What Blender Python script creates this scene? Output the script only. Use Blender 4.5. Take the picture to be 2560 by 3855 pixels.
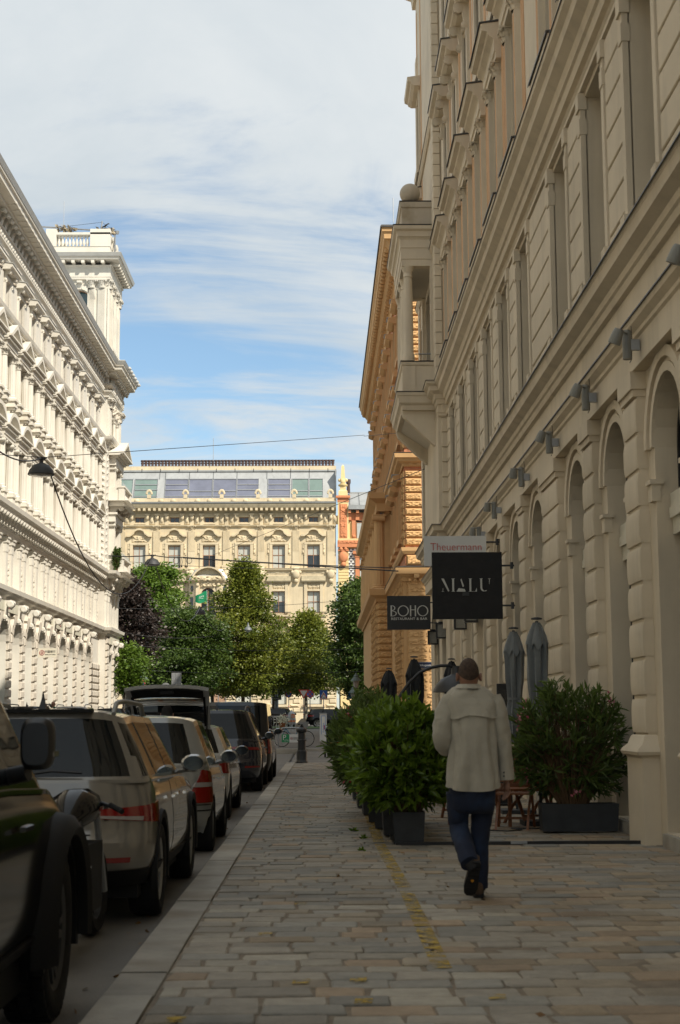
import bpy, bmesh, math, random
import numpy as np
from mathutils import Vector, Matrix, Euler
R=math.radians; PI=math.pi; sin=math.sin; cos=math.cos
rng=random.Random(7); nr=np.random.RandomState(7)
for o in list(bpy.data.objects): bpy.data.objects.remove(o)
SC=bpy.context.scene; COL=SC.collection
# ---------------------------------------------------------------- camera
CAMZ=1.40; FPX=5600.; PW,PH=2560.,3855.
CM=Matrix.Rotation(-R(.7506),3,'Z')@Matrix.Rotation(R(90+7.9006),3,'X')@Matrix.Rotation(R(-.3),3,'Z')
cd=bpy.data.cameras.new('camera'); cam=bpy.data.objects.new('camera',cd); COL.objects.link(cam)
cam.matrix_world=Matrix.Translation((0,0,CAMZ))@CM.to_4x4()
cd.sensor_fit='VERTICAL'; cd.sensor_height=36; cd.sensor_width=24; cd.lens=36*FPX/PH
cd.clip_start=.1; cd.clip_end=3000
cd.dof.use_dof=True; cd.dof.focus_distance=55; cd.dof.aperture_fstop=5.0
SC.camera=cam; SC.render.engine='CYCLES'
# photo pixel -> place: on a street-parallel plane X=c, a frontal plane Y=c or a level z=c
def ray(px,py): return CM@Vector(((px-PW/2)/FPX,-(py-PH/2)/FPX,-1))
def atX(px,py,X): d=ray(px,py); t=X/d.x; return Vector((X,t*d.y,CAMZ+t*d.z))
def atY(px,py,Y): d=ray(px,py); t=Y/d.y; return Vector((t*d.x,Y,CAMZ+t*d.z))
def atZ(px,py,z=0): d=ray(px,py); t=(z-CAMZ)/d.z; return Vector((t*d.x,t*d.y,z))
# ---------------------------------------------------------------- sun, sky, exposure
SUN_AZ,SUN_EL=42,44     # behind the camera and to the right
sd=Vector((sin(R(SUN_AZ))*cos(R(SUN_EL)),-cos(R(SUN_AZ))*cos(R(SUN_EL)),sin(R(SUN_EL))))
sl=bpy.data.lights.new('sun','SUN'); sl.energy=4.2; sl.angle=R(.6); sl.color=(1,.92,.79)
so=bpy.data.objects.new('sun',sl); COL.objects.link(so); so.rotation_euler=sd.to_track_quat('Z','Y').to_euler(); so.location=(20,-20,60)
W=bpy.data.worlds.new('World'); SC.world=W; W.use_nodes=True
nt=W.node_tree; N=nt.nodes; L=nt.links; N.clear()
def nd(t,**k):
    n=N.new(t)
    for a,b in k.items(): setattr(n,a,b)
    return n
def mth(op,a,b=None,c=None):
    n=N.new('ShaderNodeMath'); n.operation=op
    for i,v in enumerate((a,b,c)):
        if v is None: continue
        if hasattr(v,'links'): L.new(v,n.inputs[i])
        else: n.inputs[i].default_value=v
    return n.outputs[0]
out=nd('ShaderNodeOutputWorld'); bg=nd('ShaderNodeBackground'); bg.inputs[1].default_value=.1
sky=nd('ShaderNodeTexSky'); sky.sky_type='NISHITA'; sky.sun_disc=False; sky.sun_elevation=R(SUN_EL); sky.sun_rotation=R(180-SUN_AZ); sky.air_density=1.0; sky.dust_density=.6; sky.ozone_density=2.0
tc=nd('ShaderNodeTexCoord'); sx=nd('ShaderNodeSeparateXYZ'); L.new(tc.outputs['Generated'],sx.inputs[0])
zz=mth('ADD',mth('MAXIMUM',sx.outputs[2],0.0),.10)
cv=nd('ShaderNodeCombineXYZ'); L.new(mth('DIVIDE',sx.outputs[0],zz),cv.inputs[0]); L.new(mth('MULTIPLY',mth('DIVIDE',sx.outputs[1],zz),1.0),cv.inputs[1])
def wnoise(sc,det,rough,dist,off):
    m=nd('ShaderNodeMapping'); m.inputs[1].default_value=off; m.inputs[3].default_value=sc; L.new(cv.outputs[0],m.inputs[0])
    n=nd('ShaderNodeTexNoise'); n.inputs['Scale'].default_value=1; n.inputs['Detail'].default_value=det; n.inputs['Roughness'].default_value=rough; n.inputs['Distortion'].default_value=dist
    L.new(m.outputs[0],n.inputs[0]); return n.outputs[0]
n1=wnoise((.75,.95,1),9,.56,.5,(4.3,1.1,0)); n2=wnoise((1.5,2.3,1),9,.62,.9,(2.2,8.4,0)); n3=wnoise((1.5,1.2,1),6,.6,.6,(9.1,3.3,0))
# clouds are thick overhead and break up into streaks lower down
hi=nd('ShaderNodeMapRange'); L.new(sx.outputs[2],hi.inputs[0]); hi.inputs[1].default_value=.29; hi.inputs[2].default_value=.45; hi.inputs[3].default_value=.02; hi.inputs[4].default_value=.24
cov=mth('ADD',mth('ADD',mth('MULTIPLY',n1,.48),mth('MULTIPLY',n2,.52)),hi.outputs[0])
cr=nd('ShaderNodeMapRange'); cr.interpolation_type='SMOOTHSTEP'; L.new(cov,cr.inputs[0]); cr.inputs[1].default_value=.425; cr.inputs[2].default_value=.60
sh=nd('ShaderNodeMapRange'); L.new(n3,sh.inputs[0]); sh.inputs[1].default_value=.3; sh.inputs[2].default_value=.7
cc=nd('ShaderNodeMix',data_type='RGBA'); L.new(sh.outputs[0],cc.inputs[0]); cc.inputs[6].default_value=(4.1,4.6,4.95,1); cc.inputs[7].default_value=(5.4,5.65,5.75,1)
skb=nd('ShaderNodeMix',data_type='RGBA',blend_type='MULTIPLY'); skb.inputs[0].default_value=1; L.new(sky.outputs[0],skb.inputs[6]); skb.inputs[7].default_value=(1.05,1.1,1.05,1)
mx=nd('ShaderNodeMix',data_type='RGBA'); L.new(cr.outputs[0],mx.inputs[0]); L.new(skb.outputs[2],mx.inputs[6]); L.new(cc.outputs[2],mx.inputs[7])
L.new(mx.outputs[2],bg.inputs[0]); L.new(bg.outputs[0],out.inputs[0])
vs=SC.view_settings; vs.view_transform='Standard'; vs.look='None'; vs.gamma=1; vs.use_curve_mapping=False; vs.exposure=.56
# ---------------------------------------------------------------- materials
MATS={}
def mat(name,col,rough=.8,var=.12,scale=3.,col2=None,bump=0.,bscale=None,metal=0.,rnd=0.,coat=0.,streak=0.,spec=.5,det=5,emit=None,trans=0.,alpha=1.,hue2=None,h2scale=.35,sheen=0):
    if name in MATS: return MATS[name]
    m=bpy.data.materials.new(name); m.use_nodes=True; MATS[name]=m
    t=m.node_tree; n=t.nodes; l=t.links; b=n['Principled BSDF']
    b.inputs['Roughness'].default_value=rough; b.inputs['Metallic'].default_value=metal; b.inputs['Specular IOR Level'].default_value=spec
    if coat: b.inputs['Coat Weight'].default_value=coat; b.inputs['Coat Roughness'].default_value=.04
    if sheen: b.inputs['Sheen Weight'].default_value=sheen
    g=n.new('ShaderNodeNewGeometry')
    nz=n.new('ShaderNodeTexNoise'); nz.inputs['Scale'].default_value=scale; nz.inputs['Detail'].default_value=det; nz.inputs['Roughness'].default_value=.6
    l.new(g.outputs['Position'],nz.inputs['Vector'])
    c1=tuple(max(0,c*(1-var)) for c in col); c2=tuple(min(1,c*(1+var)) for c in col) if col2 is None else col2
    mx=n.new('ShaderNodeMix'); mx.data_type='RGBA'
    mr=n.new('ShaderNodeMapRange'); mr.inputs[1].default_value=.32; mr.inputs[2].default_value=.68; l.new(nz.outputs[0],mr.inputs[0]); l.new(mr.outputs[0],mx.inputs[0])
    mx.inputs[6].default_value=(*c1,1); mx.inputs[7].default_value=(*c2,1); cur=mx.outputs[2]
    def mixin(fac,colr,bt='MIX'):
        nonlocal cur
        q=n.new('ShaderNodeMix'); q.data_type='RGBA'; q.blend_type=bt; l.new(fac,q.inputs[0]); l.new(cur,q.inputs[6]); q.inputs[7].default_value=(*colr,1); cur=q.outputs[2]
    if hue2:
        z2=n.new('ShaderNodeTexNoise'); z2.inputs['Scale'].default_value=h2scale; z2.inputs['Detail'].default_value=6; l.new(g.outputs['Position'],z2.inputs['Vector'])
        r2=n.new('ShaderNodeMapRange'); r2.inputs[1].default_value=.5; r2.inputs[2].default_value=.75; l.new(z2.outputs[0],r2.inputs[0]); mixin(r2.outputs[0],hue2)
    if streak:   # weathering: vertical runs of grime
        mp=n.new('ShaderNodeMapping'); mp.inputs[3].default_value=(3.5,3.5,.35); l.new(g.outputs['Position'],mp.inputs[0])
        z3=n.new('ShaderNodeTexNoise'); z3.inputs['Scale'].default_value=1.; z3.inputs['Detail'].default_value=6; l.new(mp.outputs[0],z3.inputs['Vector'])
        r3=n.new('ShaderNodeMapRange'); r3.inputs[1].default_value=.5; r3.inputs[2].default_value=.78; r3.inputs[4].default_value=streak; l.new(z3.outputs[0],r3.inputs[0]); mixin(r3.outputs[0],tuple(c*.45 for c in col))
    if rnd:
        oi=n.new('ShaderNodeObjectInfo'); r4=n.new('ShaderNodeMapRange'); r4.inputs[3].default_value=1-rnd; r4.inputs[4].default_value=1+rnd; l.new(oi.outputs['Random'],r4.inputs[0])
        hs=n.new('ShaderNodeHueSaturation'); l.new(r4.outputs[0],hs.inputs['Value']); l.new(cur,hs.inputs['Color']); cur=hs.outputs[0]
    l.new(cur,b.inputs['Base Color'])
    if bump:
        bz=n.new('ShaderNodeTexNoise'); bz.inputs['Scale'].default_value=bscale or scale*6; bz.inputs['Detail'].default_value=6; l.new(g.outputs['Position'],bz.inputs['Vector'])
        bp=n.new('ShaderNodeBump'); bp.inputs['Strength'].default_value=bump; bp.inputs['Distance'].default_value=.02; l.new(bz.outputs[0],bp.inputs['Height']); l.new(bp.outputs[0],b.inputs['Normal'])
    if emit: b.inputs['Emission Color'].default_value=(*emit[:3],1); b.inputs['Emission Strength'].default_value=emit[3]
    if trans: b.inputs['Transmission Weight'].default_value=trans; b.inputs['IOR'].default_value=1.45
    return m
def leafmat(name,c,c2,tr=.35,rough=.45):
    m=bpy.data.materials.new(name); m.use_nodes=True; t=m.node_tree; n=t.nodes; l=t.links; b=n['Principled BSDF']; o=n['Material Output']
    g=n.new('ShaderNodeNewGeometry'); at=n.new('ShaderNodeAttribute'); at.attribute_name='tint'
    mx=n.new('ShaderNodeMix'); mx.data_type='RGBA'; l.new(at.outputs['Fac'],mx.inputs[0]); mx.inputs[6].default_value=(*c,1); mx.inputs[7].default_value=(*c2,1)
    l.new(mx.outputs[2],b.inputs['Base Color']); b.inputs['Roughness'].default_value=rough
    tl=n.new('ShaderNodeBsdfTranslucent'); l.new(mx.outputs[2],tl.inputs[0]); ms=n.new('ShaderNodeMixShader'); ms.inputs[0].default_value=tr
    l.new(b.outputs[0],ms.inputs[1]); l.new(tl.outputs[0],ms.inputs[2]); l.new(ms.outputs[0],o.inputs[0]); return m
mat('white',(.64,.61,.54),.85,.05,1.2,streak=.16,bump=.12,hue2=(.55,.51,.43))
mat('white_stone',(.56,.51,.43),.9,.1,5,streak=.2,bump=.6,bscale=18)
mat('white_edge',(.40,.40,.38),.5,.08,2)
mat('beige',(.635,.545,.41),.85,.07,1.0,streak=.30,bump=.15,hue2=(.53,.455,.34))
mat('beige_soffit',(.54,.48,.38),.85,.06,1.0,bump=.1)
mat('reveal',(.40,.375,.32),.9,.06,1.5,bump=.1)
mat('orange_wall',(.56,.33,.17),.85,.06,2,bump=.1)
mat('flash',(.055,.05,.045),.5,.2,3)
mat('tan',(.60,.375,.175),.85,.07,1.2,streak=.12,bump=.15)
mat('tan_rough',(.58,.36,.165),.95,.12,8,bump=1.0,bscale=14)
mat('sand',(.60,.505,.345),.9,.08,.9,streak=.35,bump=.2,hue2=(.50,.41,.27))
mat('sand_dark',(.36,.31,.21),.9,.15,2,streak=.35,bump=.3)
mat('zinc',(.36,.37,.37),.45,.1,.8,streak=.3,metal=.3)
mat('clay',(.075,.045,.038),.8,.2,3)
mat('terra',(.56,.22,.10),.8,.08,3,bump=.4,bscale=8)
mat('yellow_wall',(.70,.54,.27),.85,.05,1.5)
mat('tile_white',(.70,.69,.66),.6,.05,2); mat('tile_dark',(.085,.07,.07),.6,.1,2)
mat('asphalt',(.155,.145,.13),.9,.14,1.2,bump=.5,bscale=60,hue2=(.10,.095,.085),h2scale=.5)
mat('asphalt_far',(.15,.145,.135),.9,.12,.6,bump=.2,bscale=40)
mat('grass',(.06,.11,.025),.9,.3,2,bump=.5)
mat('mortar',(.20,.16,.115),.95,.2,6,bump=.5,bscale=40)
mat('kerb',(.33,.305,.26),.85,.16,3,bump=.45,bscale=50,rnd=.14,hue2=(.20,.165,.12),h2scale=1.1)
mat('soil',(.03,.02,.015),.95,.3,8)
mat('wood',(.23,.085,.03),.5,.25,14,bump=.2); mat('win_brown',(.30,.16,.09),.6,.1,4); mat('win_red',(.20,.055,.035),.5,.1,4)
mat('black',(.012,.012,.013),.45,.15,4); mat('blackmatt',(.014,.014,.015),.85,.2,6,bump=.2); mat('rubber',(.008,.0075,.0075),.95,.2,8,bump=.4,bscale=30)
mat('steel',(.42,.42,.42),.35,.08,4,metal=.9); mat('galv',(.33,.34,.35),.45,.1,5,metal=.6); mat('grey_paint',(.14,.155,.16),.45,.06,4); mat('spot_grey',(.205,.205,.185),.5,.06,6)
mat('dark_grey',(.035,.037,.04),.6,.15,4); mat('planter',(.030,.033,.037),.75,.18,7,bump=.15)
mat('signwhite',(.62,.62,.60),.5,.03,3); mat('cream_sign',(.62,.58,.47),.5,.05,3); mat('lettering',(.52,.52,.49),.4,.02,3); mat('lettergrey',(.50,.50,.47),.45,.02,3); mat('signred',(.50,.05,.03),.5,.04,3); mat('signblue',(.02,.09,.36),.4,.05,3); mat('navy',(.012,.02,.055),.35,.1,3); mat('signgreen',(.01,.22,.08),.45,.05,3); mat('boc_red',(.28,.02,.03),.5,.05,3); mat('letterdark',(.03,.025,.02),.5,.05,3)
mat('skyblue_sign',(.03,.19,.55),.4,.05,3)
mat('glass_light',(.42,.47,.46),.12,.05,1,spec=.8); mat('blind',(.44,.45,.41),.55,.06,2.5,spec=.5,streak=.1); mat('glass_dark',(.022,.026,.03),.06,.2,1,spec=.9); mat('glass_teal',(.035,.085,.10),.08,.2,1,spec=.9); mat('glass_roof',(.14,.15,.20),.12,.15,.7,spec=.9); mat('glass_roof2',(.15,.21,.19),.15,.15,.7,spec=.9); mat('plainwhite',(.74,.72,.66),.7,.04,1)
mat('curtain',(.42,.44,.42),.8,.12,9)
# ---------------------------------------------------------------- mesh helpers
class MB:
    def __init__(s): s.v=[]; s.f=[]
    def add(s,v,f):
        k=len(s.v); s.v+=[tuple(p) for p in v]; s.f+=[tuple(i+k for i in q) for q in f]; return s
    def box(s,x0,x1,y0,y1,z0,z1):
        return s.add([(x0,y0,z0),(x1,y0,z0),(x1,y1,z0),(x0,y1,z0),(x0,y0,z1),(x1,y0,z1),(x1,y1,z1),(x0,y1,z1)],[(3,2,1,0),(4,5,6,7),(0,1,5,4),(1,2,6,5),(2,3,7,6),(3,0,4,7)])
    def taper(s,x0,x1,z0,z1,y0,y1,b,bz=None):       # block whose front face (y1) is bevelled by b
        bz=b if bz is None else bz; m=max(y0,y1-b*.9)
        A=[(x0,y0,z0),(x1,y0,z0),(x1,y0,z1),(x0,y0,z1)]; B=[(x,m,z) for x,_,z in A]; C=[(x0+b,y1,z0+bz),(x1-b,y1,z0+bz),(x1-b,y1,z1-bz),(x0+b,y1,z1-bz)]
        q=lambda a,b_:[(a+i,a+(i+1)%4,b_+(i+1)%4,b_+i) for i in range(4)]
        return s.add(A+B+C,[tuple(reversed(f)) for f in q(0,4)+q(4,8)]+[(11,10,9,8)])
    def quad(s,a,b,c,d): return s.add([a,b,c,d],[(0,1,2,3)])
    def exy(s,poly,z0,z1):       # polygon in x,y extruded up (ccw)
        n=len(poly); return s.add([(x,y,z0) for x,y in poly]+[(x,y,z1) for x,y in poly],[tuple(range(n-1,-1,-1)),tuple(range(n,2*n))]+[(i,(i+1)%n,n+(i+1)%n,n+i) for i in range(n)])
    def exz(s,poly,y0,y1):       # polygon in x,z extruded along y
        n=len(poly); return s.add([(x,y0,z) for x,z in poly]+[(x,y1,z) for x,z in poly],[tuple(range(n)),tuple(range(2*n-1,n-1,-1))]+[((i+1)%n,i,n+i,n+(i+1)%n) for i in range(n)])
    def eyz(s,poly,x0,x1):       # polygon in y,z extruded along x
        n=len(poly); return s.add([(x0,y,z) for y,z in poly]+[(x1,y,z) for y,z in poly],[tuple(range(n-1,-1,-1)),tuple(range(n,2*n))]+[(i,(i+1)%n,n+(i+1)%n,n+i) for i in range(n)])
    def lathe(s,prof,n=16,c=(0,0,0),a0=0,a1=2*PI,flute=0):
        full=abs(a1-a0-2*PI)<1e-6; m=n if full else n+1; k=len(prof); v=[]
        for i in range(m):
            a=a0+(a1-a0)*i/n
            for r,z in prof:
                rr=r*(1-flute*(i%2)); v.append((c[0]+rr*cos(a),c[1]+rr*sin(a),c[2]+z))
        f=[(i*k+j,((i+1)%m)*k+j,((i+1)%m)*k+j+1,i*k+j+1) for i in range(n) for j in range(k-1)]
        return s.add(v,f)
    def tube(s,pts,r,n=8,cap=True):
        pts=[Vector(p) for p in pts]; K=len(pts); rs=r if hasattr(r,'__len__') else [r]*K; v=[]; up=Vector((0,0,1))
        for i,p in enumerate(pts):
            d=(pts[min(i+1,K-1)]-pts[max(i-1,0)]).normalized(); a=d.cross(up)
            if a.length<.05: a=d.cross(Vector((0,1,0)))
            a.normalize(); b=a.cross(d)
            v+=[p+a*rs[i]*cos(2*PI*j/n)+b*rs[i]*sin(2*PI*j/n) for j in range(n)]
        f=[(i*n+j,i*n+(j+1)%n,(i+1)*n+(j+1)%n,(i+1)*n+j) for i in range(K-1) for j in range(n)]
        if cap: f+=[tuple(range(n-1,-1,-1)),tuple(range((K-1)*n,K*n))]
        return s.add(v,f)
    def sweep(s,path,prof,closed=False):   # profile (out,z) along an xy path, out = left of travel, mitred
        P=[Vector((p[0],p[1])) for p in path]; n=len(P); m=len(prof); v=[]
        for i in range(n):
            d0=(P[i]-P[i-1]) if (i>0 or closed) else (P[1]-P[0]); d1=(P[(i+1)%n]-P[i]) if (i<n-1 or closed) else d0
            d0.normalize(); d1.normalize(); n0=Vector((-d0.y,d0.x)); n1=Vector((-d1.y,d1.x)); b=(n0+n1); b.normalize(); b/=max(.3,b.dot(n0))
            v+=[(P[i].x+b.x*o,P[i].y+b.y*o,z) for o,z in prof]
        f=[(i*m+j,i*m+j+1,((i+1)%n)*m+j+1,((i+1)%n)*m+j) for i in range(n if closed else n-1) for j in range(m-1)]
        if not closed: f+=[tuple(range(m)),tuple(range((n-1)*m+m-1,(n-1)*m-1,-1))]
        return s.add(v,f)
    def sphere(s,c,r,n=12,m=8,sc=(1,1,1)):
        v=[]; f=[]
        for i in range(m+1):
            for j in range(n):
                t=PI*i/m; p=2*PI*j/n; v.append((c[0]+r*sc[0]*sin(t)*cos(p),c[1]+r*sc[1]*sin(t)*sin(p),c[2]+r*sc[2]*cos(t)))
        f=[(i*n+j,(i+1)*n+j,(i+1)*n+(j+1)%n,i*n+(j+1)%n) for i in range(m) for j in range(n)]
        return s.add(v,f)
    def loft(s,rings,cap=True,closed=True):
        n=len(rings[0]); v=[p for r in rings for p in r]
        f=[(i*n+j,i*n+(j+1)%n,(i+1)*n+(j+1)%n,(i+1)*n+j) for i in range(len(rings)-1) for j in range(n if closed else n-1)]
        if cap: f+=[tuple(range(n-1,-1,-1)),tuple(range((len(rings)-1)*n,len(rings)*n))]
        return s.add(v,f)
    def xf(s,M):
        s.v=[tuple(M@Vector(p)) for p in s.v]; return s
    def join(s,o,M=None): return s.add([tuple(M@Vector(p)) for p in o.v] if M else o.v,o.f)
    def mesh(s,name,smooth=None):
        me=bpy.data.meshes.new(name); me.from_pydata(s.v,[],s.f); me.update()
        if smooth:
            me.polygons.foreach_set('use_smooth',[True]*len(me.polygons)); me.set_sharp_from_angle(angle=R(smooth))
        return me
    def obj(s,name,m,par=None,loc=(0,0,0),rz=0,smooth=None,**k): return ob(name,s.mesh(name,smooth),m,par,loc,rz,**k)
def ob(name,me,m,par=None,loc=(0,0,0),rz=0,rot=None,sc=None,**k):
    if m is not None and not me.materials: me.materials.append(MATS[m] if isinstance(m,str) else m)
    o=bpy.data.objects.new(name,me); COL.objects.link(o); o.location=loc; o.rotation_euler=rot if rot is not None else (0,0,rz)
    if sc is not None: o.scale=sc if hasattr(sc,'__len__') else (sc,)*3
    if par is not None: o.parent=par
    for a,b in k.items(): o[a]=b
    return o
def thing(name,label,cat,loc=(0,0,0),rz=0,group=None,rot=None):
    o=bpy.data.objects.new(name,None); COL.objects.link(o); o.location=loc; o.rotation_euler=rot if rot is not None else (0,0,rz); o.empty_display_size=.2
    o['label']=label; o['category']=cat
    if group: o['group']=group
    return o
def tag(o,label,cat,group=None):
    o['label']=label; o['category']=cat
    if group: o['group']=group
    return o
def dup(o,par=None,**k):
    c=o.copy(); COL.objects.link(c); c.parent=par
    for ch in o.children: dup(ch,c)
    for a,b in k.items():
        if a in('location','rotation_euler','scale'): setattr(c,a,b)
        else: c[a]=b
    return c
def kind(o,k): o['kind']=k; return o
FONT=None
def textmesh(s,size,ext=.003,sx=1.,space=1.,align='CENTER',width=None,thin=0.):
    cu=bpy.data.curves.new('t','FONT'); cu.body=s; cu.size=size; cu.extrude=ext; cu.align_x=align; cu.align_y='CENTER'; cu.space_character=space; cu.resolution_u=3; cu.offset=-thin
    o=bpy.data.objects.new('t',cu); COL.objects.link(o); me=bpy.data.meshes.new_from_object(o); bpy.data.objects.remove(o); bpy.data.curves.remove(cu)
    if width: xs=[v.co.x for v in me.vertices]; sx=width/(max(xs)-min(xs))
    for v in me.vertices: v.co.x*=sx
    me.materials.clear(); return me
def wallmesh(mb,x0,x1,z0,z1,holes,depth,y=0,seg=10):
    """front face with openings and their reveals; a hole is (x0,x1,z0,z1[,'a'] arched)"""
    xs=sorted({x0,x1}|{h[i] for h in holes for i in(0,1)}); zs=sorted({z0,z1}|{h[i] for h in holes for i in(2,3)})
    for a,b in zip(xs,xs[1:]):
        for c,d in zip(zs,zs[1:]):
            mxx,mz=(a+b)/2,(c+d)/2
            if any(h[0]<mxx<h[1] and h[2]<mz<h[3] for h in holes): continue
            mb.quad((b,y,c),(a,y,c),(a,y,d),(b,y,d))
    for h in holes:
        a,b,c,d=h[:4]; q=y-depth
        if len(h)>4:
            r=(b-a)/2; cx=(a+b)/2; sp=d-r; arc=[(cx+r*cos(PI*i/seg),sp+r*sin(PI*i/seg)) for i in range(seg+1)]
            for (x1_,z1_),(x2_,z2_) in zip(arc,arc[1:]):
                mb.quad((x1_,y,z1_),(x2_,y,z2_),(x2_,y,d),(x1_,y,d)); mb.quad((x2_,y,z2_),(x1_,y,z1_),(x1_,q,z1_),(x2_,q,z2_))
            top=sp
        else: top=d; mb.quad((a,y,d),(b,y,d),(b,q,d),(a,q,d))
        mb.quad((a,y,c),(a,y,top),(a,q,top),(a,q,c)); mb.quad((b,y,top),(b,y,c),(b,q,c),(b,q,top)); mb.quad((b,y,c),(a,y,c),(a,q,c),(b,q,c))
    return mb
CACHE={}
def cached(key,fn):
    if key not in CACHE: CACHE[key]=fn()
    return CACHE[key]
def window(par,x,y,z,w,h,cols,rows,fm,gm,rz=0,fw=.06,arch=False,split=None,name='window',gms=None):
    """frame as one part, each pane a sub-part; x centre, z sill, y = frame front"""
    split=tuple(split) if split else None; key=('win',round(w,3),round(h,3),cols,rows,fm,arch,split,fw)
    def mk():
        m=MB(); r=w/2
        if arch:
            n=12; oc=[(r*cos(PI*i/n),h-r+r*sin(PI*i/n)) for i in range(n+1)]; ic=[((r-fw)*cos(PI*i/n),h-r+(r-fw)*sin(PI*i/n)) for i in range(n+1)]
            for i in range(n): m.exz([oc[i],oc[i+1],ic[i+1],ic[i]][::-1],-.08,0)
            m.box(-r,-r+fw,-.08,0,0,h-r); m.box(r-fw,r,-.08,0,0,h-r); m.box(-r+fw,r-fw,-.08,0,0,fw)
        else:
            m.box(-r,-r+fw,-.08,0,0,h); m.box(r-fw,r,-.08,0,0,h); m.box(-r+fw,r-fw,-.08,0,0,fw); m.box(-r+fw,r-fw,-.08,0,h-fw,h)
        zs=split or [h*k/rows for k in range(1,rows)]
        for q in zs: m.box(-r+fw,r-fw,-.07,.01,q-fw*.5,q+fw*.5)
        for k in range(1,cols):
            xx=-r+w*k/cols; m.box(xx-fw*.45,xx+fw*.45,-.065,.012,fw,(h-fw)-(r*.1 if arch else 0))
        return m.mesh('window')
    me=cached(key,mk); wo=ob(name,me,fm,par,(x,y,z),rz)
    if me.materials[0].name!=fm: pass
    zs=[0]+list(split or [h*k/rows for k in range(1,rows)])+[h]; k=0
    for j in range(len(zs)-1):
        for i in range(cols):
            a=-w/2+w*i/cols; b=-w/2+w*(i+1)/cols
            def mkp():
                m=MB()
                if arch and j==len(zs)-2:
                    r=w/2-.01; pts=[(a if abs(a)<r else -r,zs[j])]; n=12; ang=[math.acos(max(-1,min(1,t/r))) for t in (max(a,-r),min(b,r))]
                    pts=[(max(a,-r),zs[j]),(min(b,r),zs[j])]+[(r*cos(ang[1]+(ang[0]-ang[1])*q/8),h-w/2+r*sin(ang[1]+(ang[0]-ang[1])*q/8)) for q in range(9)]
                    m.exz(pts[::-1],-.05,-.04)
                else: m.box(a+.004,b-.004,-.05,-.04,zs[j]+.004,zs[j+1]-.004)
                return m.mesh('pane')
            g=gms[k] if gms else gm; k+=1
            ob('pane',cached(key+('p',i,j,g),mkp),g,wo)
    return wo
# ---------------------------------------------------------------- ground
def gz(X,Y): return max(0,min(Y,125)-50)*.012+min(.36,max(0,-X-2)*.034)
def sheet(name,xs,ys,off,m,k='structure'):
    mb=MB(); xs=list(xs); ys=list(ys); n=len(xs)
    v=[(x,y,gz(x,y)+off) for y in ys for x in xs]; f=[(j*n+i,j*n+i+1,(j+1)*n+i+1,(j+1)*n+i) for j in range(len(ys)-1) for i in range(n-1)]
    return kind(mb.add(v,f).obj(name,m),k)
YS=[-40,-20,0,10,20,30,40,50,60,75,100,125,160,200,400,1200]
sheet('ground',[-900,-300,-60,-14,-2,2,60,300,900],YS,-.18,'asphalt_far')
sheet('road',[-11.2,-8,-5,-2,-1.13],[-40,-20,0,10,20,30,40,50,60,75,100],-.13,'asphalt')
sheet('crossing_road',[-1.0,1,4,60],[48.9,50,55,60.6],-.03,'asphalt')
sheet('boulevard_road',[-60,-14,-2,2,60],[104,125,148],-.10,'asphalt_far')
sheet('lawn',[-60,-14,-2,1,12,60],[108,114],.02,'grass')
def slab(name,xs,ys,top,th,m):
    mb=MB(); n=len(xs); nv=n*len(ys); v=[(x,y,gz(x,y)+top) for y in ys for x in xs]; v+=[(x,y,z-th) for x,y,z in v]
    f=[(j*n+i,j*n+i+1,(j+1)*n+i+1,(j+1)*n+i) for j in range(len(ys)-1) for i in range(n-1)]
    bd=[i for i in range(n)]+[j*n+n-1 for j in range(1,len(ys))]+[(len(ys)-1)*n+i for i in range(n-2,-1,-1)]+[j*n for j in range(len(ys)-2,0,-1)]
    f+=[(bd[(i+1)%len(bd)],bd[i],bd[i]+nv,bd[(i+1)%len(bd)]+nv) for i in range(len(bd))]
    return kind(mb.add(v,f).obj(name,m),'structure')
slab('far_pavement',[-14,-11.3],[-40,0,50,75,99],.02,.3,'asphalt')
slab('corner_pavement',[-2.3,-2,0,3,60],[60.8,63,75,103],.06,.3,'asphalt')
slab('boulevard_pavement',[-60,-14,-2,2,60],[147.8,170],.05,.3,'asphalt_far')
# pavement: setts on a mortar bed, the nearest ones picked apart singly
bed=kind(MB().box(-.86,4.6,-3,48.8,-.3,-.008).obj('pavement','mortar'),'structure')
SETT=[]
for nm,c in [('a',(.295,.262,.21)),('b',(.305,.255,.185)),('c',(.315,.235,.155)),('d',(.26,.243,.205)),('e',(.30,.235,.155)),('f',(.325,.292,.232))]:
    SETT.append(mat('sett_'+nm,c,.78,.13,9,bump=.5,bscale=45,rnd=.16,hue2=tuple(q*.62 for q in c),h2scale=1.3,streak=0))
def settmesh(w,d,k):
    r=random.Random(k); mb=MB(); n=10; pts=[]
    ins=.008; cr=.014
    for sx,sy in((1,1),(-1,1),(-1,-1),(1,-1)):
        for a in (0,1):
            t=math.atan2(sy,sx)
            pts.append((sx*(w/2-ins)-(cr if (a==(0 if sx*sy<0 else 1)) else 0)*sx+r.uniform(-.012,.012),sy*(d/2-ins)-(cr if (a!=(0 if sx*sy<0 else 1)) else 0)*sy+r.uniform(-.009,.009)))
    low=[(x*1.02,y*1.02,-.05) for x,y in pts]; mid=[(x*1.0,y*1.0,-.006) for x,y in pts]; top=[(x*(1-.009/w*2),y*(1-.009/d*2),r.uniform(-.002,.002)) for x,y in pts]
    mb.loft([low,mid,top],cap=True); return mb.mesh('sett')
rows=[]; y=5.2; sid=0; allst=[]
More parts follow.
